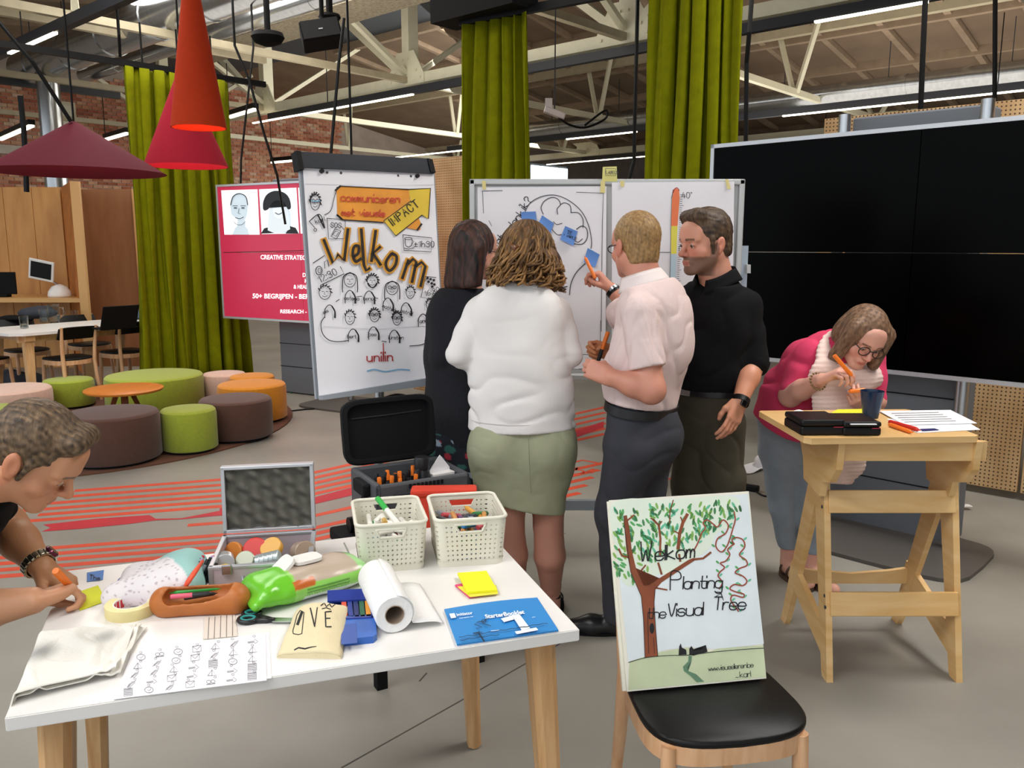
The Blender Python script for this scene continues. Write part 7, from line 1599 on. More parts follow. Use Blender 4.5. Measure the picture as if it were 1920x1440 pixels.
def tubes_hair(n, fn, r0, seed, cols, segs=14):
    """locks of hair: fn(random) -> points"""
    rg = random.Random(seed); m = MB(); C = []
    for k in range(n):
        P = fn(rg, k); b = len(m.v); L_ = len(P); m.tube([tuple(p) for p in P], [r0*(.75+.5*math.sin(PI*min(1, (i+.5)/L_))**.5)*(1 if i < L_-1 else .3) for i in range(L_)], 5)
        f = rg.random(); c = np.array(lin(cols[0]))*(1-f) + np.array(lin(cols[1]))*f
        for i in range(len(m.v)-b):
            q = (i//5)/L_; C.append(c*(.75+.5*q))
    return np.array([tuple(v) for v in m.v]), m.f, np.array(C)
def put(name, parts, mat, parent, **k):
    V, Q, C_ = join(parts); return obj(name, V, Q, mat, parent, True, smooth=True, cols=C_, **k)
def core(pts, rs): s = SDF(.012); s.chain(pts, rs, k=.03); V, Q = s.run(); return V, Q, np.tile(np.array(lin('#c08a70')), (len(V), 1))
def run_taubin(s, it=2): V, Q = s.run(); return taubin(V, Q, it)
def shoe(parent, heel, d, L, col, label=None, name='shoe', h=.075):
    d = nv((d[0], d[1], 0)); s = SDF(.005); p = V3(heel[0], heel[1], 0); q = V3(-d[1], d[0], 0)
    s.cap(p+d*.03+V3(0, 0, .034), p+d*L*.55+V3(0, 0, .032), .036, .042, k=.02).cap(p+d*L*.55+V3(0, 0, .03), p+d*(L-.035)+V3(0, 0, .022), .042, .03, k=.03).cap(p+d*.03+V3(0, 0, .035), p+d*.055+V3(0, 0, h), .036, .04, k=.03)
    s.cut((0, 0, .003), (0, 0, -1)); so = s.build(name, M('shoe_'+col, col, .35), parent)
    m = MB(); m.prism([(x*(.05 if x else 0)+0, y) for x, y in []] or [(.0+L*.5+(L*.5)*math.cos(a), .042*math.sin(a)*(1+.12*math.cos(a))) for a in [2*PI*i/20 for i in range(20)]], tuple(p+V3(0, 0, .0)), tuple(d), tuple(q), (0, 0, .012)); m.build('sole', BLACKM, so, world=True)
def band(parent, name, mat, c, axis, r0, r1, w, n=24, up=(0, 0, 1), segs=0):
    """strap ring around a wrist"""
    ax = Vector(axis).normalized(); x, y, _ = basis(ax, Vector(up)); m = MB(); c = Vector(c)
    prof = [(-w/2, 0), (w/2, 0), (w/2, .003), (-w/2, .003)]; vs = []
    for z, e in prof: vs += [c + ax*z + x*math.cos(t)*(r0+e) + y*math.sin(t)*(r1+e) for t in [2*PI*i/n for i in range(n)]]
    fs = []
    for i in range(4): a, b = i*n, ((i+1) % 4)*n; fs += [[a+k, a+(k+1) % n, b+(k+1) % n, b+k] for k in range(n)]
    m.add(vs, fs); return m.build(name, mat, parent, world=True, smooth=True, auto=50)

# ---------------------------------------------------------------- woman in white sweater (seen from behind)
def woman_white():
    Y = 3.3; skin = '#c98d78'; fw = nv((.06, 1, 0)); pel = A3(978, 815, Y)
    t = thing('person', 'woman from behind in white sweater and sage skirt with wavy brown hair', 'person', (pel[0], Y+.02, 0))
    hc = A3(990, 478, Y+.07); F = fr((.25, .95, -.18), (0, .1, 1)); nb = A3(985, 540, Y+.02)
    s = SDF(.0045); head(s, hc, F, fem=True, neck=nb); V, Q = run_taubin(s, 1); parts = [(V, Q, head_cols(V, hc, F, skin))]
    s = SDF(.006); g = V3(0, 0, 0)
    for kx, px, fx, dy in ((-1, 955, 968, .05), (1, 1028, 1033, .02)):
        hip = A3(px, 900, Y); knee = A3(px, 985, Y+.01); ank = G(fx, 1112, .09); ank = V3(ank.x, Y+.09+dy, .09)
        cal = knee*.62 + ank*.38 + V3(0, -.03, 0)
        s.chain([hip, knee, cal, ank*.85+knee*.15, ank], [.082, .062, .066, .043, .035], k=.012); fd = nv((.15*kx, 1, 0)); s.cap(ank + V3(0, -.015, -.045), ank + fd*.15 + V3(0, 0, -.062), .034, .028, k=.03).cap(ank, ank+V3(0, -.01, -.05), .036, .034, k=.02)
        pts = (ank, fd)
        band(t, 'ankle_strap', BLACK, ank+V3(0, 0, .005), (0, .15, 1), .040, .040, .014)
        m = MB(); m.prism([(.1+.13*math.cos(a), .045*math.sin(a)) for a in [2*PI*i/18 for i in range(18)]], tuple(V3(ank[0], ank[1]-.04, 0)), tuple(fd), tuple(V3(-fd[1], fd[0], 0)), (0, 0, .016)); m.build('sandal_sole', BLACKM, t, world=True)
        band(t, 'toe_strap', BLACK, ank+fd*.11+V3(0, 0, -.055), fd, .042, .034, .02)
    s.cut((0, 0, .016), (0, 0, -1)); V, Q = run_taubin(s, 1); parts.append((V, Q, skin_cols(V, '#bd8672', 3)))
    # hands in front
    for side, wx, ex in ((-1, 938, 862), (1, 1036, 1072)):
        w = A3(wx, 700, Y+.16); e = A3(ex, 668, Y+.02); s = SDF(.005); s.cap(e, w, .045, .03, k=.02); hand(s, w, (w-e)+V3(-side*.1, .1, .1), (-side*1., .2, 0), side, (30, 45, 30)); V, Q = run_taubin(s, 1); parts.append((V, Q, skin_cols(V, skin, 4)))
    parts.append(core([nb, A3(975, 620, Y), A3(962, 890, Y)], [.05, .08, .06])); parts.append(core([A3(1025, 890, Y), A3(975, 780, Y), A3(972, 600, Y), A3(885, 600, Y+.03), A3(862, 664, Y-.02)], [.06, .08, .07, .03, .03])); parts.append(core([A3(972, 600, Y), A3(1055, 600, Y+.03), A3(1072, 668, Y+.02)], [.06, .03, .03]))
    put('body', parts, SKIN, t)
    # skirt
    s = SDF(.0065); a, b = A3(979, 795, Y+.015), A3(976, 950, Y+.015)
    s.chain([a, A3(979, 850, Y+.015), b], [.198, .207, .184], k=.06, flat=.66, fw=fw); s.ell(A3(930, 835, Y-.06), (.1, .08, .11), k=.06).ell(A3(1028, 835, Y-.06), (.1, .08, .11), k=.06)
    w1 = waves(61, 7, (14, 32), (.5, .3, 1.3)); w2 = waves(62, 6, (40, 70), (.6, .3, 1.2)); s.field(lambda X, Y_, Z: .003*w1(X, Y_, Z) + .0022*np.clip(1-1.6*np.abs(w2(X, Y_, Z)), 0, 1)**1.5)
    hz = A3(976, 945, Y).tolist(); s.cut(hz, (-.22, 0, -1), k=.006); s.cut(A3(976, 792, Y), (0, 0, 1))
    s.build('skirt', M('sage_cotton', '#a7aa8c', .9, var=.06, vscale=12, bump=.25, bscale=200), t)
    sp = [A3(990, 803, Y-.142), A3(992, 850, Y-.152), A3(994, 900, Y-.146), A3(996, 925, Y-.135)]; m = MB(); m.tube([tuple(p) for p in sp], .0012, 6); m.build('skirt_seam', M('sage_seam', '#8e9175', .9), t, world=True)
    # sweater
    s = SDF(.0065); K = dict(k=.05, flat=.68, fw=fw)
    s.chain([A3(979, 800, Y), A3(977, 735, Y), A3(972, 665, Y+.0), A3(968, 600, Y+.01)], [.222, .2, .192, .172], **K)
    sl, sr = A3(900, 590, Y+.03), A3(1042, 590, Y+.03); s.cap(sl, sr, .058, .058, k=.06).cap(A3(985, 545, Y+.02), sl*.5+A3(985, 560, Y)*.5, .06, .055, k=.05).cap(A3(985, 545, Y+.02), sr*.5+A3(985, 560, Y)*.5, .06, .055, k=.05).cap(A3(985, 525, Y+.03), A3(985, 560, Y+.03), .064, .08, k=.03)
    for sh, el, wr in ((sl, A3(862, 664, Y-.02), A3(932, 698, Y+.15)), (sr, A3(1066, 664, Y+.0), A3(1040, 698, Y+.15))):
        md = (sh+el)/2; s.chain([sh, md, el], [.066, .062, .053], k=.02).chain([el, (el+wr)/2, wr], [.052, .047, .042], k=.02)
    s.ell(A3(930, 590, Y-.06), (.085, .05, .1), k=.06).ell(A3(1012, 590, Y-.06), (.085, .05, .1), k=.06)
    w1 = waves(71, 9, (20, 42), (.3, .3, 1.5)); w2 = waves(72, 8, (34, 60), (.5, .3, 1.2)); zc_ = pel[2]
    def fld(X, Y_, Z):
        m = .12 + .88*np.exp(-((Z-(zc_+.16))/.15)**2); return (.011*np.clip(1-1.5*np.abs(w1(X, Y_, Z)), 0, 1)**1.5)*m + .0015*w2(X, Y_, Z)*m
    s.field(fld); s.cut(A3(979, 801, Y), (0.03, 0, -1), k=.008); s.cut(A3(985, 528, Y), (0, .0, 1), k=.004)
    s.build('sweater', M('white_knit', '#ebe7e4', .9, bump=.15, bscale=320), t)
    z0 = A3(979, 783, Y)[2]; m = MB()
    m.tube([(pel[0]+.0+.2135*math.cos(a), Y+.0+.1475*math.sin(a), z0) for a in [2*PI*i/48 for i in range(48)]], .0015, 5, closed=True); m.build('hem_line', M('white_seam', '#d9d4d0', .9), t, world=True)
    # hair
    s = SDF(.006); L = lambda x, y, z: hc + F @ V3(x, y, z)
    s.ell(L(0, -.022, .035), (.094, .108, .098), rot=F, k=.03); s.ell(L(0, -.055, -.06), (.122, .07, .085), rot=F, k=.04)
    for q in (-1, 1): s.ell(L(q*.102, -.015, -.065), (.042, .06, .085), rot=F, k=.03)
    wv = waves(81, 6, (45, 85), (1, 1, .7)); s.field(lambda X, Y_, Z: .004*wv(X, Y_, Z)); s.ell(L(0, .11, -.04), (.075, .06, .1), rot=F, k=.015, neg=True)
    V, Q = run_taubin(s, 1); cols = ('#2f1d10', '#7d5830'); hp = [(V, Q.tolist(), streak(V, hc, F, cols, 30, 2, wv))]
    def lock(rg, k):
        ph = rg.uniform(-2.2, 2.2); amp = rg.uniform(.006, .02); f = rg.uniform(9, 16); p0 = rg.uniform(0, 6.3); ln = rg.uniform(.7, 1.3); P = []
        for i in range(18):
            u = i/17; el = 1.25 - 2.0*min(1, u*1.25); z = .035 + .1*math.sin(el) if u < .6 else None
            rad = .108*math.cos(el) if el > 0 else .108+.034*min(1, -el*1.6)
            zz = .035 + (.1*math.sin(max(el, -.3)) if el > -.3 else 0) - (max(0, -.3-el)*.13 + (.03 if el < -.3 else 0))*ln
            a_ = amp*u*1.6
            P.append(L(math.sin(ph)*rad*.94 + a_*math.sin(f*u+p0), -math.cos(ph)*rad*1.02 - .022 + a_*math.cos(f*u+p0)*.8, zz - u*.055*ln))
        return P
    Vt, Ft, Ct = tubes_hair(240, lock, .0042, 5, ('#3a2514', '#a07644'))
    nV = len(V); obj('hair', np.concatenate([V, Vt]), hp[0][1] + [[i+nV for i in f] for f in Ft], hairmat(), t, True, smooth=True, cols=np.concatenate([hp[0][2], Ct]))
    m = MB(); c = L(-.02, -.142, .0); m.tube([tuple(c + F @ V3(x, -.01-.0*abs(x), z)) for x, z in ((-.018, .018), (0, .004), (.004, -.02))], [.006, .009, .005], 8); m.tube([tuple(c + F @ V3(x, -.008, z)) for x, z in ((.02, .012), (0, .0), (-.012, -.016))], [.005, .008, .004], 8); m.build('hair_clip', M('tortoise', '#6b4326', .3), t, world=True, smooth=True)
woman_white()

# ---------------------------------------------------------------- dark haired woman in a navy cardigan
def woman_dark():
    Y = 3.6; fw = nv((.5, .87, 0)); c0 = A3(868, 760, Y)
    t = thing('person', 'woman from behind in black openwork cardigan with straight dark brown hair', 'person', (c0[0], Y, 0))
    hc = A3(890, 470, Y+.02); F = fr((.72, .68, -.1), (0, 0, 1)); nb = A3(880, 545, Y)
    s = SDF(.0045); head(s, hc, F, fem=True, neck=nb); V, Q = run_taubin(s, 1); parts = [(V, Q, head_cols(V, hc, F, '#cf9a82'))]
    el, wr = A3(832, 668, Y-.06), A3(880, 700, Y+.08); s = SDF(.005); s.cap((el+wr)/2, wr, .036, .028); hand(s, wr, wr-el, (.8, .3, 0), -1, (30, 45, 30)); V, Q = run_taubin(s, 1); parts.append((V, Q, skin_cols(V, '#cf9a82', 4)))
    wr2 = A3(925, 690, Y+.15); el2 = A3(925, 670, Y+.0); s = SDF(.005); s.cap((el2+wr2)/2, wr2, .036, .028); hand(s, wr2, wr2-el2, (-.8, .3, 0), 1, (30, 45, 30)); V, Q = run_taubin(s, 1); parts.append((V, Q, skin_cols(V, '#cf9a82', 4)))
    parts.append(core([nb, A3(866, 620, Y), A3(836, 590, Y-.02), el], [.045, .06, .03, .03])); parts.append(core([A3(866, 620, Y), A3(905, 590, Y+.07), el2], [.06, .03, .03]))
    put('body', parts, SKIN, t)
    g = Vector((hc[0], hc[1], hc[2])); m = MB()
    for q in (-1, 1):
        m.tube([tuple(hc + F @ V3(q*.033 + .022*math.cos(a), .1, -.004 + .017*math.sin(a))) for a in [2*PI*i/16 for i in range(16)]], .002, 5, closed=True); m.tube([tuple(hc + F @ V3(q*.055, .1, .0)), tuple(hc + F @ V3(q*.08, .0, .0))], .002, 5)
    m.build('glasses', BLACK, t, world=True)
    s = SDF(.0065); K = dict(k=.05, flat=.68, fw=fw)
    s.chain([A3(862, 830, Y), A3(860, 740, Y), A3(862, 660, Y), A3(864, 600, Y)], [.17, .155, .16, .165], **K)
    sl, sr = A3(836, 575, Y-.02), A3(905, 575, Y+.07); s.cap(sl, sr, .062, .062, k=.05).cap(A3(872, 548, Y), A3(880, 560, Y), .06, .07, k=.04)
    s.chain([sl, A3(834, 625, Y-.03), el], [.064, .058, .052], k=.02).chain([el, (el+wr)/2, wr], [.05, .046, .04], k=.02); s.chain([sr, el2, wr2], [.06, .05, .04], k=.02)
    w1 = waves(91, 7, (14, 40), (.6, .5, 1)); s.field(lambda X, Y_, Z: .005*w1(X, Y_, Z) + .0012*np.sin(Z*420)*np.sin((X+Y_)*300)); s.cut(A3(862, 828, Y), (0, 0, -1), k=.006); s.cut(A3(880, 540, Y), (0, 0, 1))
    s.build('cardigan', M('navy_knit', '#15161d', .95, var=.3, vscale=60, bump=.6, bscale=140), t)
    s = SDF(.007); s.chain([A3(862, 800, Y), A3(862, 860, Y)], [.165, .165], k=.05, flat=.68, fw=fw)
    for x, dy in ((.07, .03), (-.07, -.02)):
        s.chain([A3(862, 850, Y)+V3(x, dy, 0), A3(862, 960, Y)+V3(x, dy, 0), V3(c0[0]+x, Y+dy-.1, .1)], [.1, .075, .06], k=.04)
    s.cut((0, 0, .06), (0, 0, -1)); fl = waves(95, 5, (70, 110)); fl2 = waves(96, 5, (80, 140))
    def fc(V):
        C = np.tile(np.array(lin('#151823')), (len(V), 1)); a, b = fl(V[:, 0], V[:, 1], V[:, 2]), fl2(V[:, 0], V[:, 1], V[:, 2]); C[a > .7] = lin('#2f5f58'); C[b > 1.0] = lin('#b03040'); C[(a < -1.1)] = lin('#9aa8b8'); return C
    s.build('floral_trousers', M('floral_cloth', '#ffffff', .9, vcol=True), t, color=fc)
    for x, dy in ((.07, .03), (-.07, -.02)): shoe(t, (c0[0]+x-.02, Y+dy-.15), fw, .24, '#1a1a1c')
    s = SDF(.0055); L = lambda x, y, z: hc + F @ V3(x, y, z)
    s.ell(L(0, -.02, .035), (.087, .104, .096), rot=F, k=.03)
    for q in (-1, 0, 1): s.cap(L(q*.06, -.045 if q else -.075, .0), L(q*.062, -.055 if q else -.07, -.145), .045, .042, k=.03)
    s.ell(L(.0, .12, -.05), (.07, .065, .11), rot=F, k=.012, neg=True); s.ell(L(.03, .1, -.0), (.05, .05, .06), rot=F, k=.012, neg=True)
    st = waves(97, 5, (180, 300), (1, 1, .08)); s.field(lambda X, Y_, Z: .0022*st(X, Y_, Z)); s.cut(A3(885, 538, Y), (0.15, 0, -1), k=.006)
    V, Q = run_taubin(s, 1); V0 = V; st2 = st(V[:, 0], V[:, 1], V[:, 2])[:, None]*.5+.5; C = np.array(lin('#22130f'))*(1-st2) + np.array(lin('#4a2c22'))*st2
    obj('hair', V, Q, hairmat(), t, True, smooth=True, cols=C)
woman_dark()

# ---------------------------------------------------------------- man in pale pink shirt pointing at the board
def man_pink():
    Y = 3.22; skin = '#d08f78'; fw = nv((-.80, .60, 0)); sd = nv((.60, .80, 0)); bel = A3(1204, 765, Y)
    t = thing('person', 'ginger haired man in pale pink short sleeved shirt pointing at the whiteboard', 'person', (bel[0], Y, 0)); 
    hc = A3(1191, 460, Y+.04); F = fr((-.42, .90, -.1), (0, 0, 1)); nb = A3(1212, 545, Y)
    s = SDF(.0042); head(s, hc, F, neck=nb, k=1.03); V, Q = run_taubin(s, 1); parts = [(V, Q, head_cols(V, hc, F, skin, 1.03, brow='#8a6a42'))]
    shL, elL, wrL = A3(1199, 590, Y-.16), A3(1221, 731, Y-.22), A3(1146, 708, Y-.2)
    s = SDF(.0045); s.chain([shL, elL], [.056, .05], k=.02).chain([elL, elL*.55+wrL*.45, wrL], [.05, .045, .031], k=.025); hand(s, wrL, nv(wrL-elL)+V3(0, .2, .1), (.2, .9, -.3), -1, ((50, 72, 40), (55, 76, 42), (58, 80, 45), (60, 80, 45)), thumb=((.022, .026, .008), (.05, .040, .022), (.075, .030, .036), (.088, .016, .042)))
    V, Q = run_taubin(s, 1); parts.append((V, Q, skin_cols(V, skin, 6)))
    shR, elR, wrR = A3(1166, 590, Y+.26), A3(1196, 602, Y+.42), A3(1146, 541, Y+.5)
    s = SDF(.004); s.chain([shR, elR], [.054, .048], k=.02).chain([elR, elR*.5+wrR*.5, wrR], [.046, .041, .028], k=.02)
    dR = nv(A3(1117, 506, Y+.5)-wrR); hand(s, wrR, dR, (-.35, .2, -.9) , 1, ((48, 62, 30), (62, 72, 40), (70, 78, 40), (75, 78, 40)), thumb=((.022, .024, .010), (.054, .036, .026), (.08, .030, .040), (.10, .022, .044)))
    V, Q = run_taubin(s, 1); parts.append((V, Q, skin_cols(V, skin, 7)))
    parts.append(core([nb, A3(1216, 600, Y), shL], [.05, .08, .035])); parts.append(core([A3(1216, 600, Y), shR], [.08, .035]))
    put('body', parts, SKIN, t)
    band(t, 'watch_strap', BLACK, wrR*.9+elR*.1, wrR-elR, .033, .031, .02); band(t, 'watch_case', STEEL, wrR*.94+elR*.06+V3(-.0, -.012, .006), wrR-elR, .024, .024, .012)
    hp, tp = A3(1112, 512, Y+.46), A3(1096, 480, Y+.5); marker(A3(1116, 522, Y+.455), tp, .0085, 'orange marker held up by the pink shirted man', ORP, ORP, .35)
    # shirt
    s = SDF(.006); K = dict(k=.05, flat=.72, fw=fw)
    s.chain([A3(1203, 768, Y), A3(1207, 715, Y), A3(1221, 650, Y), A3(1226, 595, Y+.0)], [.168, .178, .185, .185], **K); s.ell(A3(1180, 712, Y+.04), (.10, .10, .11), k=.08)
    s.ell(A3(1246, 625, Y-.03), (.09, .09, .15), k=.08)
    cL, cR = A3(1206, 582, Y-.12), A3(1186, 578, Y+.2); s.cap(cL, cR, .066, .062, k=.05).cap(A3(1214, 540, Y), A3(1216, 575, Y), .066, .09, k=.04)
    slv = shL*.28+elL*.72; s.cap(shL, (shL+slv)/2, .072, .068, k=.02).cap((shL+slv)/2, slv, .068, .074, k=.006, ends=True); slR = shR*.5+elR*.5; s.chain([shR, slR], [.07, .068], k=.025)
    w1 = waves(111, 8, (14, 30), (.7, .7, 1)); w2 = waves(112, 8, (30, 52), (1, 1, .8)); s.field(lambda X, Y_, Z: .004*w1(X, Y_, Z) + .006*np.clip(1-1.7*np.abs(w2(X, Y_, Z)), 0, 1)**1.5)
    d_ = nv(elL-shL)
    def cuff(X, Y_, Z):
        tt = (X-slv[0])*d_[0]+(Y_-slv[1])*d_[1]+(Z-slv[2])*d_[2]; near = ((X-slv[0])**2+(Y_-slv[1])**2+(Z-slv[2])**2) < .13**2
        out = ((X-slv[0])*fw[0]+(Y_-slv[1])*fw[1]) ; lat = ((X-bel[0])*sd[0]+(Y_-Y)*sd[1])
        return np.where(near & (tt > 0) & (lat < -.13), .05+0*X, 0)
    s.cut(A3(1203, 757, Y), (-.15, 0, -1), k=.006); s.cut(A3(1212, 532, Y), (-.25, .1, 1), k=.004)
    stp = lambda V: None
    def sc(V):
        u = (V @ np.array([sd[0], sd[1], 0]))*1.0; f = (.5+.5*np.sin(u*2*PI/.012))[:, None]; return np.array(lin('#e2ccc8'))*(1-f*.16) + np.array(lin('#cda9aa'))*f*.16
    sho = s.build('shirt', M('pink_shirt', '#ffffff', .85, vcol=True, bump=.2, bscale=240), t, color=sc)
    # collar: standing ring with folded leaf
    m = MB(); cn = nb + V3(-.012, .006, .03); up = nv((-.28, .12, 1)); e1 = nv(np.cross(up, (0, 1, 0))); e2 = np.cross(up, e1)
    def col(u, v):
        a = u*2*PI; r = .075 + (.003 if v < .5 else .003+.026*(v-.5)*2); h = (.022+.075*v*1.0 if v < .5 else .060-.05*(v-.5)*2*1.1)
        p = cn + e1*math.cos(a)*r + e2*math.sin(a)*r*1.05 + up*(h-.02); return p
    solid_sheet(m, col, 33, 9, .003); m.build('collar', M('pink_shirt_plain', '#e9dcd9', .85, bump=.2, bscale=240), sho, world=True, smooth=True)
    # trousers, belt
    s = SDF(.007); s.chain([A3(1203, 765, Y), A3(1200, 810, Y)], [.165, .168], k=.05, flat=.76, fw=fw); s.ell(A3(1228, 820, Y-.03), (.115, .11, .12), k=.06)
    fL, fR = G(1158, 1150), G(1222, 1110)
    footL = V3(A3(1160, 1100, Y-.02)[0], Y+.02, .0); footR = V3(A3(1225, 1100, Y+.1)[0], Y+.10, 0)
    hL, hR = A3(1183, 850, Y-.07), A3(1214, 850, Y+.07)
    s.chain([hL, A3(1155, 960, Y-.03), footL+V3(0, 0, .09)], [.108, .078, .058], k=.05).chain([hR, A3(1206, 960, Y+.1), footR+V3(0, 0, .09)], [.105, .08, .06], k=.05)
    w1 = waves(115, 7, (18, 40), (.8, .8, 1)); s.field(lambda X, Y_, Z: .005*np.clip(1-1.7*np.abs(w1(X, Y_, Z)), 0, 1)**1.5); s.cut((0, 0, .055), (0, 0, -1)); s.cut(A3(1203, 758, Y), (.15, 0, 1), k=.004)
    s.build('trousers', M('charcoal_cloth', '#34353c', .9, var=.08, vscale=20, bump=.2, bscale=220), t)
    tilt = nv((.15, 0, 1)); e1 = sd; e2 = np.cross(tilt, e1)
    cb = A3(1203, 761, Y); m = MB(); vs = []
    for z, e in ((-.017, .006), (.017, .006), (.017, .002), (-.017, .002)): vs += [tuple(cb + e1*math.cos(a)*(.171+e) + e2*math.sin(a)*(.13+e) + tilt*z) for a in [2*PI*i/40 for i in range(40)]]
    m.add(vs, [[i*40+k, i*40+(k+1) % 40, ((i+1) % 4)*40+(k+1) % 40, ((i+1) % 4)*40+k] for i in range(4) for k in range(40)]); m.build('belt', M('black_leather', '#17171a', .4), t, world=True, smooth=True, auto=40)
    shoe(t, (footL[0]+.05, footL[1]+.0), (-.93, .1), .28, '#141416'); shoe(t, (footR[0]+.05, footR[1]), (-.8, .5), .28, '#141416')
    # hair
    k = 1.03; s = SDF(.0045); L = lambda x, y, z: hc + F @ (V3(x, y, z)*k)
    s.ell(L(0, -.018, .036), V3(.0825, .100, .092)*k, rot=F, k=.02); s.ell(L(0, -.050, -.04), V3(.063, .054, .066)*k, rot=F, k=.03)
    s.cut(L(0, .066, .08), F @ V3(0, .86, -.5), k=.01); s.cut(L(0, -.05, -.084), F @ V3(0, -.25, -1), k=.012)
    for q in (-1, 1): s.ell(L(q*.085, .034, -.035), V3(.04, .046, .055)*k, rot=F, k=.01, neg=True)
    nn_ = waves(121, 7, (300, 520)); s.field(lambda X, Y_, Z: .0009*nn_(X, Y_, Z)); V, Q = s.run(); f = (nn_(V[:, 0], V[:, 1], V[:, 2])[:, None]*.3+.5).clip(0, 1); C = np.array(lin('#876540'))*(1-f)+np.array(lin('#b3905f'))*f
    obj('hair', V, Q, hairmat(), t, True, smooth=True, cols=C)
    m = MB()
    for q in (-1, 1):
        m.tube([tuple(L(q*.034 + .023*math.cos(a), .103, -.004 + .016*math.sin(a))) for a in [2*PI*i/16 for i in range(16)]], .0018, 5, closed=True); m.tube([tuple(L(q*.057, .103, .002)), tuple(L(q*.083, .0, .002))], .002, 5)
    m.build('glasses', BLACK, t, world=True)
man_pink()

# ---------------------------------------------------------------- man in black shirt
def man_black():
    Y = 3.52; skin = '#cf937b'; fw = nv((-.80, -.60, 0)); sd = nv((.60, -.80, 0)); bel = A3(1322, 728, Y)
    t = thing('person', 'bearded man in black rolled sleeve shirt and olive trousers looking at the board', 'person', (bel[0], Y, 0))
    hc = A3(1322, 455, Y-.03); F = fr((-.90, -.42, -.08), (.03, 0, 1)); nb = A3(1344, 530, Y); k = 1.08
    s = SDF(.004); head(s, hc, F, neck=nb, k=k, jaw=1.04); V, Q = run_taubin(s, 1); parts = [(V, Q, head_cols(V, hc, F, skin, k, beard='#6b5446', brow='#54402f', lip='#b0635a'))]
    shL, elL, wrL = A3(1396, 572, Y-.06), A3(1413, 680, Y-.09), A3(1388, 752, Y-.21)
    s = SDF(.0042); s.chain([(shL+elL)/2, elL], [.05, .048], k=.02).chain([elL, elL*.6+wrL*.4, wrL], [.048, .044, .031], k=.02)
    dL = nv(A3(1373, 792, Y-.25)-wrL); hand(s, wrL, dL, (-.42, .85, -.1), -1, ((8, 22, 14), (10, 25, 14), (13, 28, 16), (16, 30, 18)), thumb=((.022, .026, .010), (.055, .040, .022), (.082, .040, .034), (.1, .036, .04)))
    V, Q = run_taubin(s, 1); parts.append((V, Q, skin_cols(V, '#c98a6c', 8)))
    shR, elR, wrR = A3(1278, 572, Y+.06), A3(1224, 685, Y+.16), A3(1150, 662, Y+.04)
    s = SDF(.0042); s.chain([shR, elR], [.05, .048], k=.02).chain([elR, wrR], [.045, .03], k=.02)
    hand(s, wrR, nv((-.85, -.05, .25)), (.1, -.9, -.35), 1, ((40, 60, 35), (48, 66, 38), (55, 70, 38), (60, 70, 38)), thumb=((.022, .024, .010), (.05, .036, .030), (.07, .026, .044), (.086, .012, .048)))
    V, Q = run_taubin(s, 1); parts.append((V, Q, skin_cols(V, '#d99468', 9)))  # backlit glow of this hand is put into its skin colour
    parts.append(core([nb, A3(1340, 600, Y), shL, (shL+elL)/2], [.05, .08, .035, .035])); parts.append(core([A3(1340, 600, Y), shR], [.08, .035]))
    put('body', parts, SKIN, t); eyes(t, hc, F, k, look=(-.1, 0, -.15))
    marker(A3(1140, 622, Y-.03), A3(1118, 688, Y-.04), .0095, 'orange capped black marker in the bearded man\'s right hand', BKP, ORP, .5)
    band(t, 'watch_strap', BLACK, wrL, wrL-elL, .035, .032, .024)
    m = MB(); q = nv(A3(1388, 750, Y-.3)-wrL); a = nv(wrL-elL); m.box(tuple(wrL - V3(0, 0, 0) + nv((.15, -.98, 0))*.036), (.034, .010, .038), rot=Matrix(tuple(map(tuple, np.stack([np.cross(nv((.15, -.98, 0)), a)*-1, nv((.15, -.98, 0))*-1, a], 1)))), bev=.006); m.build('watch_face', M('watch_black', '#0b0b0d', .15), t, world=True)
    # shirt
    s = SDF(.006); K = dict(k=.05, flat=.70, fw=fw)
    s.chain([A3(1320, 728, Y), A3(1326, 680, Y), A3(1334, 620, Y), A3(1338, 580, Y)], [.158, .168, .178, .168], **K); s.ell(A3(1300, 675, Y-.05), (.1, .1, .12), k=.08)
    s.cap(shL, A3(1284, 570, Y+.03), .058, .055, k=.05).cap(A3(1344, 530, Y), A3(1342, 565, Y), .066, .09, k=.04)
    sv = shL*.0+elL*1.0; s.chain([shL, (shL+sv)/2, sv], [.07, .064, .06], k=.02); s.cap(elL-nv(wrL-elL)*.02, elL+nv(wrL-elL)*.02, .062, .058, k=.008, ends=True)
    s.chain([shR, elR*.9+shR*.1], [.07, .06], k=.025)
    w1 = waves(131, 8, (14, 30), (.8, .8, 1)); w2 = waves(132, 8, (20, 38)); s.field(lambda X, Y_, Z: .004*w1(X, Y_, Z) + .006*np.clip(1-1.7*np.abs(w2(X, Y_, Z)), 0, 1)**1.5)
    s.cut(A3(1320, 726, Y), (0, 0, -1), k=.005); s.cut(A3(1344, 528, Y), (-.1, -.15, 1), k=.004); s.cap(nb + V3(-.07, -.05, .02), nb + V3(-.10, -.075, -.06), .035, .012, k=.01, neg=True)
    sho = s.build('shirt', M('black_shirt', '#0e0e10', .9, var=.1, vscale=20, bump=.2, bscale=260, spec=.2), t)
    m = MB(); up = nv((-.12, -.1, 1)); e1 = nv(np.cross((0, 1, 0), up)); e2 = np.cross(up, e1)
    fa = math.atan2(fw.dot(e2), fw.dot(e1))
    def col(u, v):
        a = fa + .28 + u*(2*PI-.56); r = .076 + (.004 if v < .5 else .004+.026*(v-.5)*2); h = (.0+.062*v*2 if v < .5 else .062-.06*(v-.5)*2)
        fr_ = max(0, math.cos(a-fa)); return nb + e1*math.cos(a)*r + e2*math.sin(a)*r + up*(h*.85+.006-.035*fr_) + fw*.02*fr_
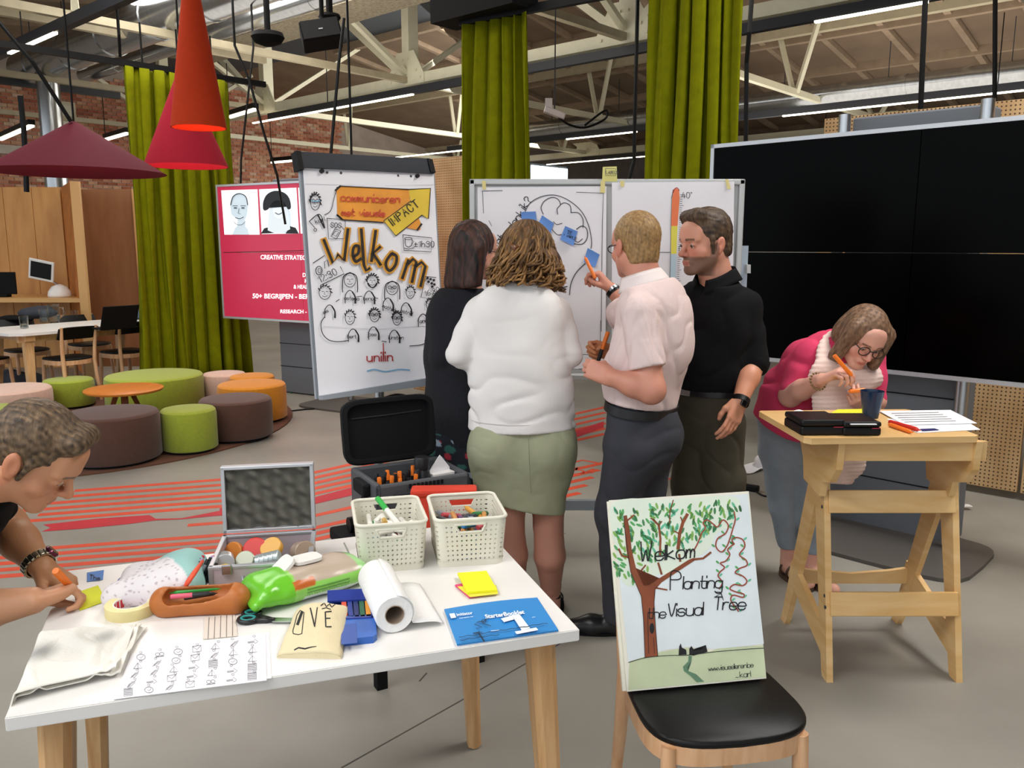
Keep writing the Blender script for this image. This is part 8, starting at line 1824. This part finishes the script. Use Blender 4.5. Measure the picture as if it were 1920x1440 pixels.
    solid_sheet(m, col, 33, 9, .003); m.build('collar', M('black_shirt', '#1b1b1e'), sho, world=True, smooth=True)
    for i in range(5): p = A3(1304-i*2.5, 545+i*38, Y) + fw*.10; 
    m = MB(); p = A3(1283, 561, Y) + fw*.12; m.box(tuple(p), (.03, .004, .012), rz=math.atan2(sd[1], sd[0])); m.build('name_badge', WHITEP, t, world=True)
    # trousers and belt
    s = SDF(.007); s.chain([A3(1322, 732, Y), A3(1322, 775, Y)], [.158, .165], k=.05, flat=.74, fw=fw)
    hL, hR = A3(1350, 800, Y-.06), A3(1302, 800, Y+.02); fL = V3(A3(1358, 1000, Y)[0], Y-.06, 0); fR = V3(A3(1290, 1000, Y)[0], Y+.12, 0)
    s.chain([hL, A3(1358, 900, Y-.07), fL+V3(0, 0, .09)], [.105, .082, .068], k=.05).chain([hR, A3(1296, 900, Y+.02), fR+V3(0, 0, .09)], [.1, .08, .066], k=.05)
    w1 = waves(135, 7, (18, 40), (.8, .8, 1)); s.field(lambda X, Y_, Z: .006*np.clip(1-1.7*np.abs(w1(X, Y_, Z)), 0, 1)**1.5); s.cut((0, 0, .05), (0, 0, -1)); s.cut(A3(1322, 728, Y), (0, 0, 1), k=.004)
    s.build('trousers', M('olive_cloth', '#403b2d', .9, var=.1, vscale=20, bump=.2, bscale=220), t)
    cb = A3(1322, 727, Y); m = MB(); vs = []
    for z, e in ((-.018, .006), (.018, .006), (.018, .002), (-.018, .002)): vs += [tuple(cb + sd*math.cos(a)*(.160+e) + fw*math.sin(a)*(.119+e) + V3(0, 0, z)) for a in [2*PI*i/40 for i in range(40)]]
    m.add(vs, [[i*40+k_, i*40+(k_+1) % 40, ((i+1) % 4)*40+(k_+1) % 40, ((i+1) % 4)*40+k_] for i in range(4) for k_ in range(40)]); m.build('belt', M('black_leather', '#17171a', .4), t, world=True, smooth=True, auto=40)
    m = MB(); m.box(tuple(cb + fw*.126), (.05, .012, .04), rz=math.atan2(sd[1], sd[0]), bev=.003); m.build('belt_buckle', STEEL, t, world=True)
    shoe(t, (fL[0]+.05, fL[1]+.04), (-.8, -.6), .28, '#241d18'); shoe(t, (fR[0]+.05, fR[1]+.04), (-.8, -.6), .28, '#241d18')
    s = SDF(.0042); L = lambda x, y, z: hc + F @ (V3(x, y, z)*k)
    s.ell(L(0, -.016, .042), V3(.081, .100, .094)*k, rot=F, k=.02); s.ell(L(0, -.055, -.03), V3(.066, .055, .06)*k, rot=F, k=.03); s.cap(L(-.03, .055, .105), L(.035, .06, .10), .03*k, .026*k, k=.03)
    s.cut(L(0, .074, .075), F @ V3(0, .9, -.45), k=.01); s.cut(L(0, -.05, -.06), F @ V3(0, -.1, -1), k=.01)
    for q in (-1, 1): s.ell(L(q*.085, .032, -.03), V3(.035, .046, .055)*k, rot=F, k=.008, neg=True); s.cap(L(q*.074, .022, .02), L(q*.072, .018, -.035), .011, .007, k=.01)
    nn_ = waves(141, 7, (200, 380), (.5, 1, .6)); s.field(lambda X, Y_, Z: .0012*nn_(X, Y_, Z)); V, Q = s.run(); f = (nn_(V[:, 0], V[:, 1], V[:, 2])[:, None]*.35+.45).clip(0, 1); C = np.array(lin('#2f231b'))*(1-f)+np.array(lin('#6a543f'))*f
    obj('hair', V, Q, hairmat(), t, True, smooth=True, cols=C)
man_black()

# ---------------------------------------------------------------- woman in pink bending over the standing desk
def woman_pink():
    Y = 3.72; skin = '#d8a08c'; t0 = G(1500, 1075); pel = A3(1478, 800, Y+.1); fw = nv((.42, -.9, 0))
    t = thing('person', 'woman in pink sweater and pale scarf bending over the standing desk', 'person', (pel[0], pel[1], 0))
    hc = A3(1617, 632, Y-.22); F = fr((.06, -.86, -.50), (.28, -.36, .88)); nb = A3(1586, 655, Y-.1)
    s = SDF(.004); head(s, hc, F, fem=True, neck=nb, nose=.99); V, Q = run_taubin(s, 1); parts = [(V, Q, head_cols(V, hc, F, skin, lip='#b5564f', brow='#6e5038'))]
    shR, elR, wrR = A3(1522, 668, Y-.1), A3(1482, 742, Y-.14), A3(1540, 712, Y-.34)
    s = SDF(.004); s.chain([(shR+elR)/2, elR], [.05, .047], k=.02).chain([elR, elR*.6+wrR*.4, wrR], [.048, .043, .027], k=.02)
    hand(s, wrR, nv(A3(1575, 695, Y-.4)-wrR), (.45, -.15, -.75), 1, ((40, 52, 28), (48, 60, 34), (52, 64, 36), (56, 66, 36)), thumb=((.022, .024, .010), (.054, .036, .026), (.08, .028, .040), (.098, .018, .046)), k=.95)
    V, Q = run_taubin(s, 1); parts.append((V, Q, skin_cols(V, skin, 10)))
    shL, elL, wrL = A3(1628, 672, Y-.05), A3(1640, 752, Y-.12), A3(1622, 764, Y-.32)
    s = SDF(.004); s.chain([(shL+elL)/2, elL], [.048, .046], k=.02).chain([elL, wrL], [.045, .027], k=.02)
    hand(s, wrL, nv(A3(1598, 744, Y-.4)-wrL), (-.2, .3, .6), -1, ((45, 60, 35), (50, 64, 36), (55, 66, 36), (58, 66, 36)), thumb=((.022, .024, .010), (.054, .036, .026), (.08, .028, .040), (.098, .018, .046)), k=.95)
    V, Q = run_taubin(s, 1); parts.append((V, Q, skin_cols(V, skin, 11)))
    s = SDF(.006)
    for x, y in ((1538, 1082), (1492, 1072)):
        p = G(x, y, .05); a = V3(p.x-.02, p.y+.06, .09); s.cap(a+V3(0, 0, .1), a, .04, .036, k=.02).cap(a+V3(0, 0, -.04), a+V3(.05, -.16, -.06), .034, .026, k=.03)
    s.cut((0, 0, .014), (0, 0, -1)); V, Q = run_taubin(s, 1); parts.append((V, Q, skin_cols(V, skin, 12)))
    ch = A3(1560, 690, Y-.07); parts.append(core([nb, ch, shR, (shR+elR)/2], [.045, .07, .035, .03])); parts.append(core([ch, shL, (shL+elL)/2], [.07, .035, .03]))
    for (x, y), hx in (((1538, 1082), 1505), ((1492, 1072), 1462)):
        p = G(x, y, .05); parts.append(core([ch, A3(1474, 795, Y+.1), A3(hx, 850, Y+.1), V3(p.x-.02, p.y+.06, .17)], [.07, .08, .06, .035]))
    put('body', parts, SKIN, t); eyes(t, hc, F, 1.0, look=(0, 0, -.5))
    for x, y in ((1538, 1082), (1492, 1072)):
        p = G(x, y, .05); a = V3(p.x-.02, p.y+.06, .0); d = nv((.05, -.16, 0)); m = MB(); m.prism([(.07+.125*math.cos(q), .043*math.sin(q)) for q in [2*PI*i/18 for i in range(18)]], tuple(a), tuple(d), tuple(V3(-d[1], d[0], 0)), (0, 0, .016)); m.build('sandal_sole', M('sandal_brown', '#4a3524', .6), t, world=True)
        for o_ in (.0, .05, .1): band(t, 'sandal_strap', M('sandal_brown', '#4a3524', .6), a + d*o_ + V3(0, 0, .05-.1*o_), d + V3(0, 0, -.2), .040, .036, .012)
    marker(A3(1564, 666, Y-.42), A3(1600, 708, Y-.42), .009, 'orange marker in the pink sweatered woman\'s right hand', ORP, ORP, .4); marker(A3(1622, 731, Y-.42), A3(1590, 734, Y-.42), .009, 'orange cap held in the pink sweatered woman\'s left hand', ORP, ORP, .5)
    m = MB()
    for i in range(16): 
        a = 2*PI*i/16; ax = nv(wrR-elR); x_, y_, _ = basis(Vector(ax)); c = wrR*.9+elR*.1 + np.array(x_)*math.cos(a)*.036 + np.array(y_)*math.sin(a)*.036; m.lathe([(.0001, -.006), (.006, 0), (.0001, .006)], tuple(c), 8)
    m.build('bracelet_bead', M('bead_gold', '#8a7448', .35, metal=.6), t, world=True, smooth=True, kind='stuff')
    # sweater
    s = SDF(.006); K = dict(k=.05, flat=.72, fw=nv(V3(.35, -.6, .6)))
    s.chain([A3(1468, 792, Y+.08), A3(1492, 745, Y+.02), A3(1535, 700, Y-.05), A3(1572, 672, Y-.08)], [.155, .158, .165, .15], **K)
    s.cap(shR, shL, .068, .064, k=.05).cap(nb, A3(1572, 672, Y-.08), .06, .09, k=.04)
    for a, b in ((shR, elR), (shL, elL)): e_ = a*.12+b*.88; s.chain([a, (a+e_)/2, e_], [.072, .064, .060], k=.02)
    w1 = waves(151, 8, (14, 34), (.8, .8, 1)); s.field(lambda X, Y_, Z: .009*np.clip(1-1.7*np.abs(w1(X, Y_, Z)), 0, 1)**1.5); s.cut(A3(1468, 800, Y+.08), (-.45, .3, -1), k=.006)
    s.build('sweater', M('pink_knit', '#d63a62', .9, var=.06, vscale=12, bump=.2, bscale=320), t)
    # jeans
    s = SDF(.007); s.chain([A3(1474, 795, Y+.1), A3(1478, 830, Y+.12)], [.142, .145], k=.05, flat=.85, fw=fw)
    for (x, y), kx, hx in (((1538, 1082), 1520, 1505), ((1492, 1072), 1462, 1462)):
        p = G(x, y, .05); a = V3(p.x-.02, p.y+.06, .16); s.chain([A3(hx, 850, Y+.1), A3(kx, 960, Y+.06)*.5 + .5*(a*.5+A3(hx, 850, Y+.1)*.5), a], [.09, .064, .046], k=.018)
    w1 = waves(155, 7, (16, 50), (.5, .5, 1.3)); s.field(lambda X, Y_, Z: .005*w1(X, Y_, Z)); s.cut((0, 0, .15), (0, 0, -1))
    s.build('jeans', M('pale_denim', '#8f99a2', .9, var=.1, vscale=16, bump=.25, bscale=260), t)
    # scarf: wrap and hanging tail
    s = SDF(.006); cn = A3(1588, 688, Y-.11); P = []
    for i in range(13):
        a = 2*PI*i/12; P.append(cn + V3(math.cos(a)*.105, math.sin(a)*.088, .035*math.sin(a)-.03*math.cos(a)))
    s.chain(P, [.042]*13, k=.02); s.chain([A3(1556, 640, Y-.12), A3(1546, 705, Y-.25), A3(1562, 768, Y-.25), A3(1568, 840, Y-.12), A3(1568, 905, Y-.10)], [.05, .066, .088, .09, .085], k=.04, flat=.34, fw=(.25, -.95, 0)); s.chain([A3(1622, 692, Y-.17), A3(1606, 716, Y-.22), A3(1596, 745, Y-.22), A3(1600, 810, Y-.14), A3(1602, 870, Y-.1)], [.045, .05, .055, .06, .06], k=.03, flat=.4, fw=(.1, -1, 0))
    w1 = waves(161, 6, (22, 50), (1.4, .6, .25)); s.field(lambda X, Y_, Z: .004*w1(X, Y_, Z) + .0018*np.sin(Z*2*PI/.019)); s.cut(A3(1568, 905, Y-.1), (-.15, 0, -1), k=.004)
    s.build('scarf', M('blush_knit', '#e2c7bd', .95, bump=.25, bscale=240), t)
    # bob hair
    s = SDF(.005); L = lambda x, y, z: hc + F @ V3(x, y, z)
    s.ell(L(0, -.02, .04), (.09, .106, .096), rot=F, k=.03); s.ell(L(0, -.06, -.03), (.095, .07, .085), rot=F, k=.04)
    for q in (-1, 1): s.cap(L(q*.078, .03, .05), L(q*.092, .040, -.092), .034, .03, k=.035)
    s.ell(L(0, .115, -.03), (.062, .075, .098), rot=F, k=.012, neg=True); s.ell(L(0, .05, -.12), (.075, .09, .06), rot=F, k=.015, neg=True)
    st = waves(167, 6, (220, 400), (1, 1, .1)); s.field(lambda X, Y_, Z: .0008*st((X-hc[0])*F[0, 0]+(Y_-hc[1])*F[1, 0]+(Z-hc[2])*F[2, 0], (X-hc[0])*F[0, 1]+(Y_-hc[1])*F[1, 1]+(Z-hc[2])*F[2, 1], (X-hc[0])*F[0, 2]+(Y_-hc[1])*F[1, 2]+(Z-hc[2])*F[2, 2]))
    V, Q = run_taubin(s, 1); P_ = (V-hc) @ F; f = (st(P_[:, 0], P_[:, 1], P_[:, 2])[:, None]*.35+.5).clip(0, 1); C = np.array(lin('#5c4330'))*(1-f)+np.array(lin('#96745a'))*f
    obj('hair', V, Q, hairmat(), t, True, smooth=True, cols=C)
    m = MB()
    for q in (-1, 1):
        m.tube([tuple(L(q*.034 + .025*math.cos(a), .104, -.006 + .020*math.sin(a))) for a in [2*PI*i/20 for i in range(20)]], .0024, 6, closed=True); m.tube([tuple(L(q*.058, .104, .002)), tuple(L(q*.083, .0, .002))], .0022, 5)
    m.tube([tuple(L(-.01, .106, .0)), tuple(L(.01, .106, .0))], .002, 5); m.build('glasses', M('glasses_brown', '#2c1d1a', .3), t, world=True, smooth=True)
woman_pink()

# ---------------------------------------------------------------- man leaning over the table at the left
def man_left():
    Y = 1.8; skin = '#c08865'; t = thing('person', 'short haired man leaning over the work table writing on a yellow note', 'person', (A3(-130, 1000, Y)[0], Y, 0))
    hc = A3(66, 852, Y+.06); F = fr((.74, .12, -.66), (.66, .0, .75)); nb = A3(-40, 905, Y+.02); k = 1.0
    s = SDF(.0032); head(s, hc, F, neck=nb, k=k); V, Q = run_taubin(s, 1); parts = [(V, Q, head_cols(V, hc, F, skin, k, beard=None, brow='#5a3e2a', lip='#a4604f'))]
    # right arm (near), forearm on the table, hand holding the marker
    elR, wrR = A3(-110, 1158, Y+.0), V3(*G(62, 1126, TZ+.05)); s = SDF(.0032)
    shR = A3(-160, 960, Y-.1); s.chain([shR, elR], [.058, .052], k=.02).chain([elR, elR*.55+wrR*.45, wrR], [.052, .047, .031], k=.02)
    dR = nv(V3(*G(140, 1098, TZ+.05))-wrR); tips, Lf = hand(s, wrR, dR, (.45, .45, -.75), 1, ((38, 52, 34), (52, 66, 40), (60, 72, 44), (64, 72, 44)), thumb=((.022, .026, .008), (.055, .038, .022), (.08, .034, .038), (.098, .024, .048)), k=.98)
    V, Q = run_taubin(s, 1); parts.append((V, Q, skin_cols(V, '#c48e6b', 13)))
    shL, elL, wrL = A3(-60, 925, Y+.24), A3(10, 985, Y+.3), V3(*G(78, 1062, TZ+.05)); s = SDF(.0032)
    s.chain([shL, elL], [.056, .05], k=.02).chain([elL, elL*.6+wrL*.4, wrL], [.05, .046, .031], k=.02)
    hand(s, wrL, nv(V3(*G(118, 1088, TZ+.02))-wrL), (.1, -.2, -.95), -1, ((24, 34, 20), (28, 38, 20), (30, 40, 22), (34, 40, 22)), k=.98)
    V, Q = run_taubin(s, 1); parts.append((V, Q, skin_cols(V, '#b47f58', 14))); put('body', parts, SKIN, t); eyes(t, hc, F, k, look=(0, 0, -.4))
    band(t, 'watch_strap', M('watch_steel', '#c9c2b2', .25, metal=1.0), wrL*.93+elL*.07, wrL-elL, .037, .034, .022, n=20); 
    m = MB(); a = nv(wrL-elL); x_, y_, _ = basis(Vector(a)); c0 = wrL*.93+elL*.07
    for i in range(20):
        q = 2*PI*i/20; p = c0 + np.array(x_)*math.cos(q)*.0405 + np.array(y_)*math.sin(q)*.0375; m.box(tuple(p), (.009, .006, .019), rot=Matrix(tuple(map(tuple, np.stack([-np.array(x_)*math.sin(q)+np.array(y_)*math.cos(q), np.array(x_)*math.cos(q)+np.array(y_)*math.sin(q), a], 1)))), bev=.0015)
    m.build('watch_link', M('watch_steel', '#c9c2b2'), t, world=True, kind='stuff')
    rad = nv(np.array((.75, .35, .55))); rad = nv(rad-a*rad.dot(a)); m = MB(); q3 = Vector(rad).to_track_quat('Z', 'Y').to_matrix(); m.lathe([(.018, 0), (.019, .006), (.016, .010), (0, .010)], tuple(c0+rad*.036), 24, rot=q3); m.build('watch_face', M('watch_purple', '#6a3048', .2, metal=.5), t, world=True, smooth=True, auto=40)
    mk0, mk1 = V3(*G(104, 1070, TZ+.115)), V3(*G(152, 1120, TZ+.006)); marker(mk0, mk1, .0095, 'orange marker in the writing hand of the man leaning over the table', ORP, ORP, .4)
    # shirt and trousers (mostly outside the frame)
    s = SDF(.008); s.chain([A3(-260, 1180, Y+.05), A3(-190, 1030, Y+.05), A3(-110, 930, Y+.04)], [.16, .17, .15], k=.05); s.cap(shR, shL, .078, .078, k=.04).cap(nb, A3(-110, 930, Y+.04), .072, .09, k=.04)
    for a, b in ((shR, elR), (shL, elL)): s.chain([a, a*.45+b*.55], [.075, .066], k=.02)
    s.cut(nb+.035*nv(nb-A3(-110, 930, Y+.04)), nb-A3(-110, 930, Y+.04), k=.004); s.build('shirt', M('black_shirt', '#1b1b1e'), t)
    s = SDF(.009); hp = A3(-290, 1240, Y+.05); s.cap(A3(-260, 1180, Y+.05), hp, .155, .165, k=.05)
    for dy in (-.1, .1): s.chain([hp+V3(0, dy, -.05), V3(hp[0]-.02, hp[1]+dy, .45), V3(hp[0]-.05, hp[1]+dy, .1)], [.1, .075, .06], k=.05)
    s.cut((0, 0, .06), (0, 0, -1)); s.build('trousers', M('charcoal_cloth', '#3c3d44'), t)
    for dy in (-.1, .1): shoe(t, (hp[0]-.09, hp[1]+dy), (1, 0), .28, '#141416')
    s = SDF(.0035); L = lambda x, y, z: hc + F @ (V3(x, y, z)*k)
    s.ell(L(0, -.017, .038), V3(.0805, .099, .0905)*k, rot=F, k=.02); s.ell(L(0, -.052, -.03), V3(.066, .056, .06)*k, rot=F, k=.03); s.cap(L(-.035, .06, .098), L(.035, .06, .098), .026, .026, k=.03)
    s.cut(L(0, .078, .074), F @ V3(0, .9, -.45), k=.008); s.cut(L(0, -.05, -.062), F @ V3(0, -.1, -1), k=.01)
    for q in (-1, 1): s.ell(L(q*.085, .032, -.034), V3(.035, .046, .056)*k, rot=F, k=.008, neg=True); s.cap(L(q*.073, .018, .02), L(q*.072, .014, -.03), .010, .006, k=.01)
    st = waves(181, 7, (300, 560), (1, .25, .5)); 
    def hf(X, Y_, Z):
        a = (X-hc[0])*F[0, 0]+(Y_-hc[1])*F[1, 0]+(Z-hc[2])*F[2, 0]; b = (X-hc[0])*F[0, 1]+(Y_-hc[1])*F[1, 1]+(Z-hc[2])*F[2, 1]; c = (X-hc[0])*F[0, 2]+(Y_-hc[1])*F[1, 2]+(Z-hc[2])*F[2, 2]; return st(a, b, c)
    s.field(lambda X, Y_, Z: .0011*hf(X, Y_, Z)); V, Q = s.run(); f = (hf(V[:, 0], V[:, 1], V[:, 2])[:, None]*.35+.45).clip(0, 1); C = np.array(lin('#382a1e'))*(1-f)+np.array(lin('#80684e'))*f
    obj('hair', V, Q, hairmat(), t, True, smooth=True, cols=C)
man_left()
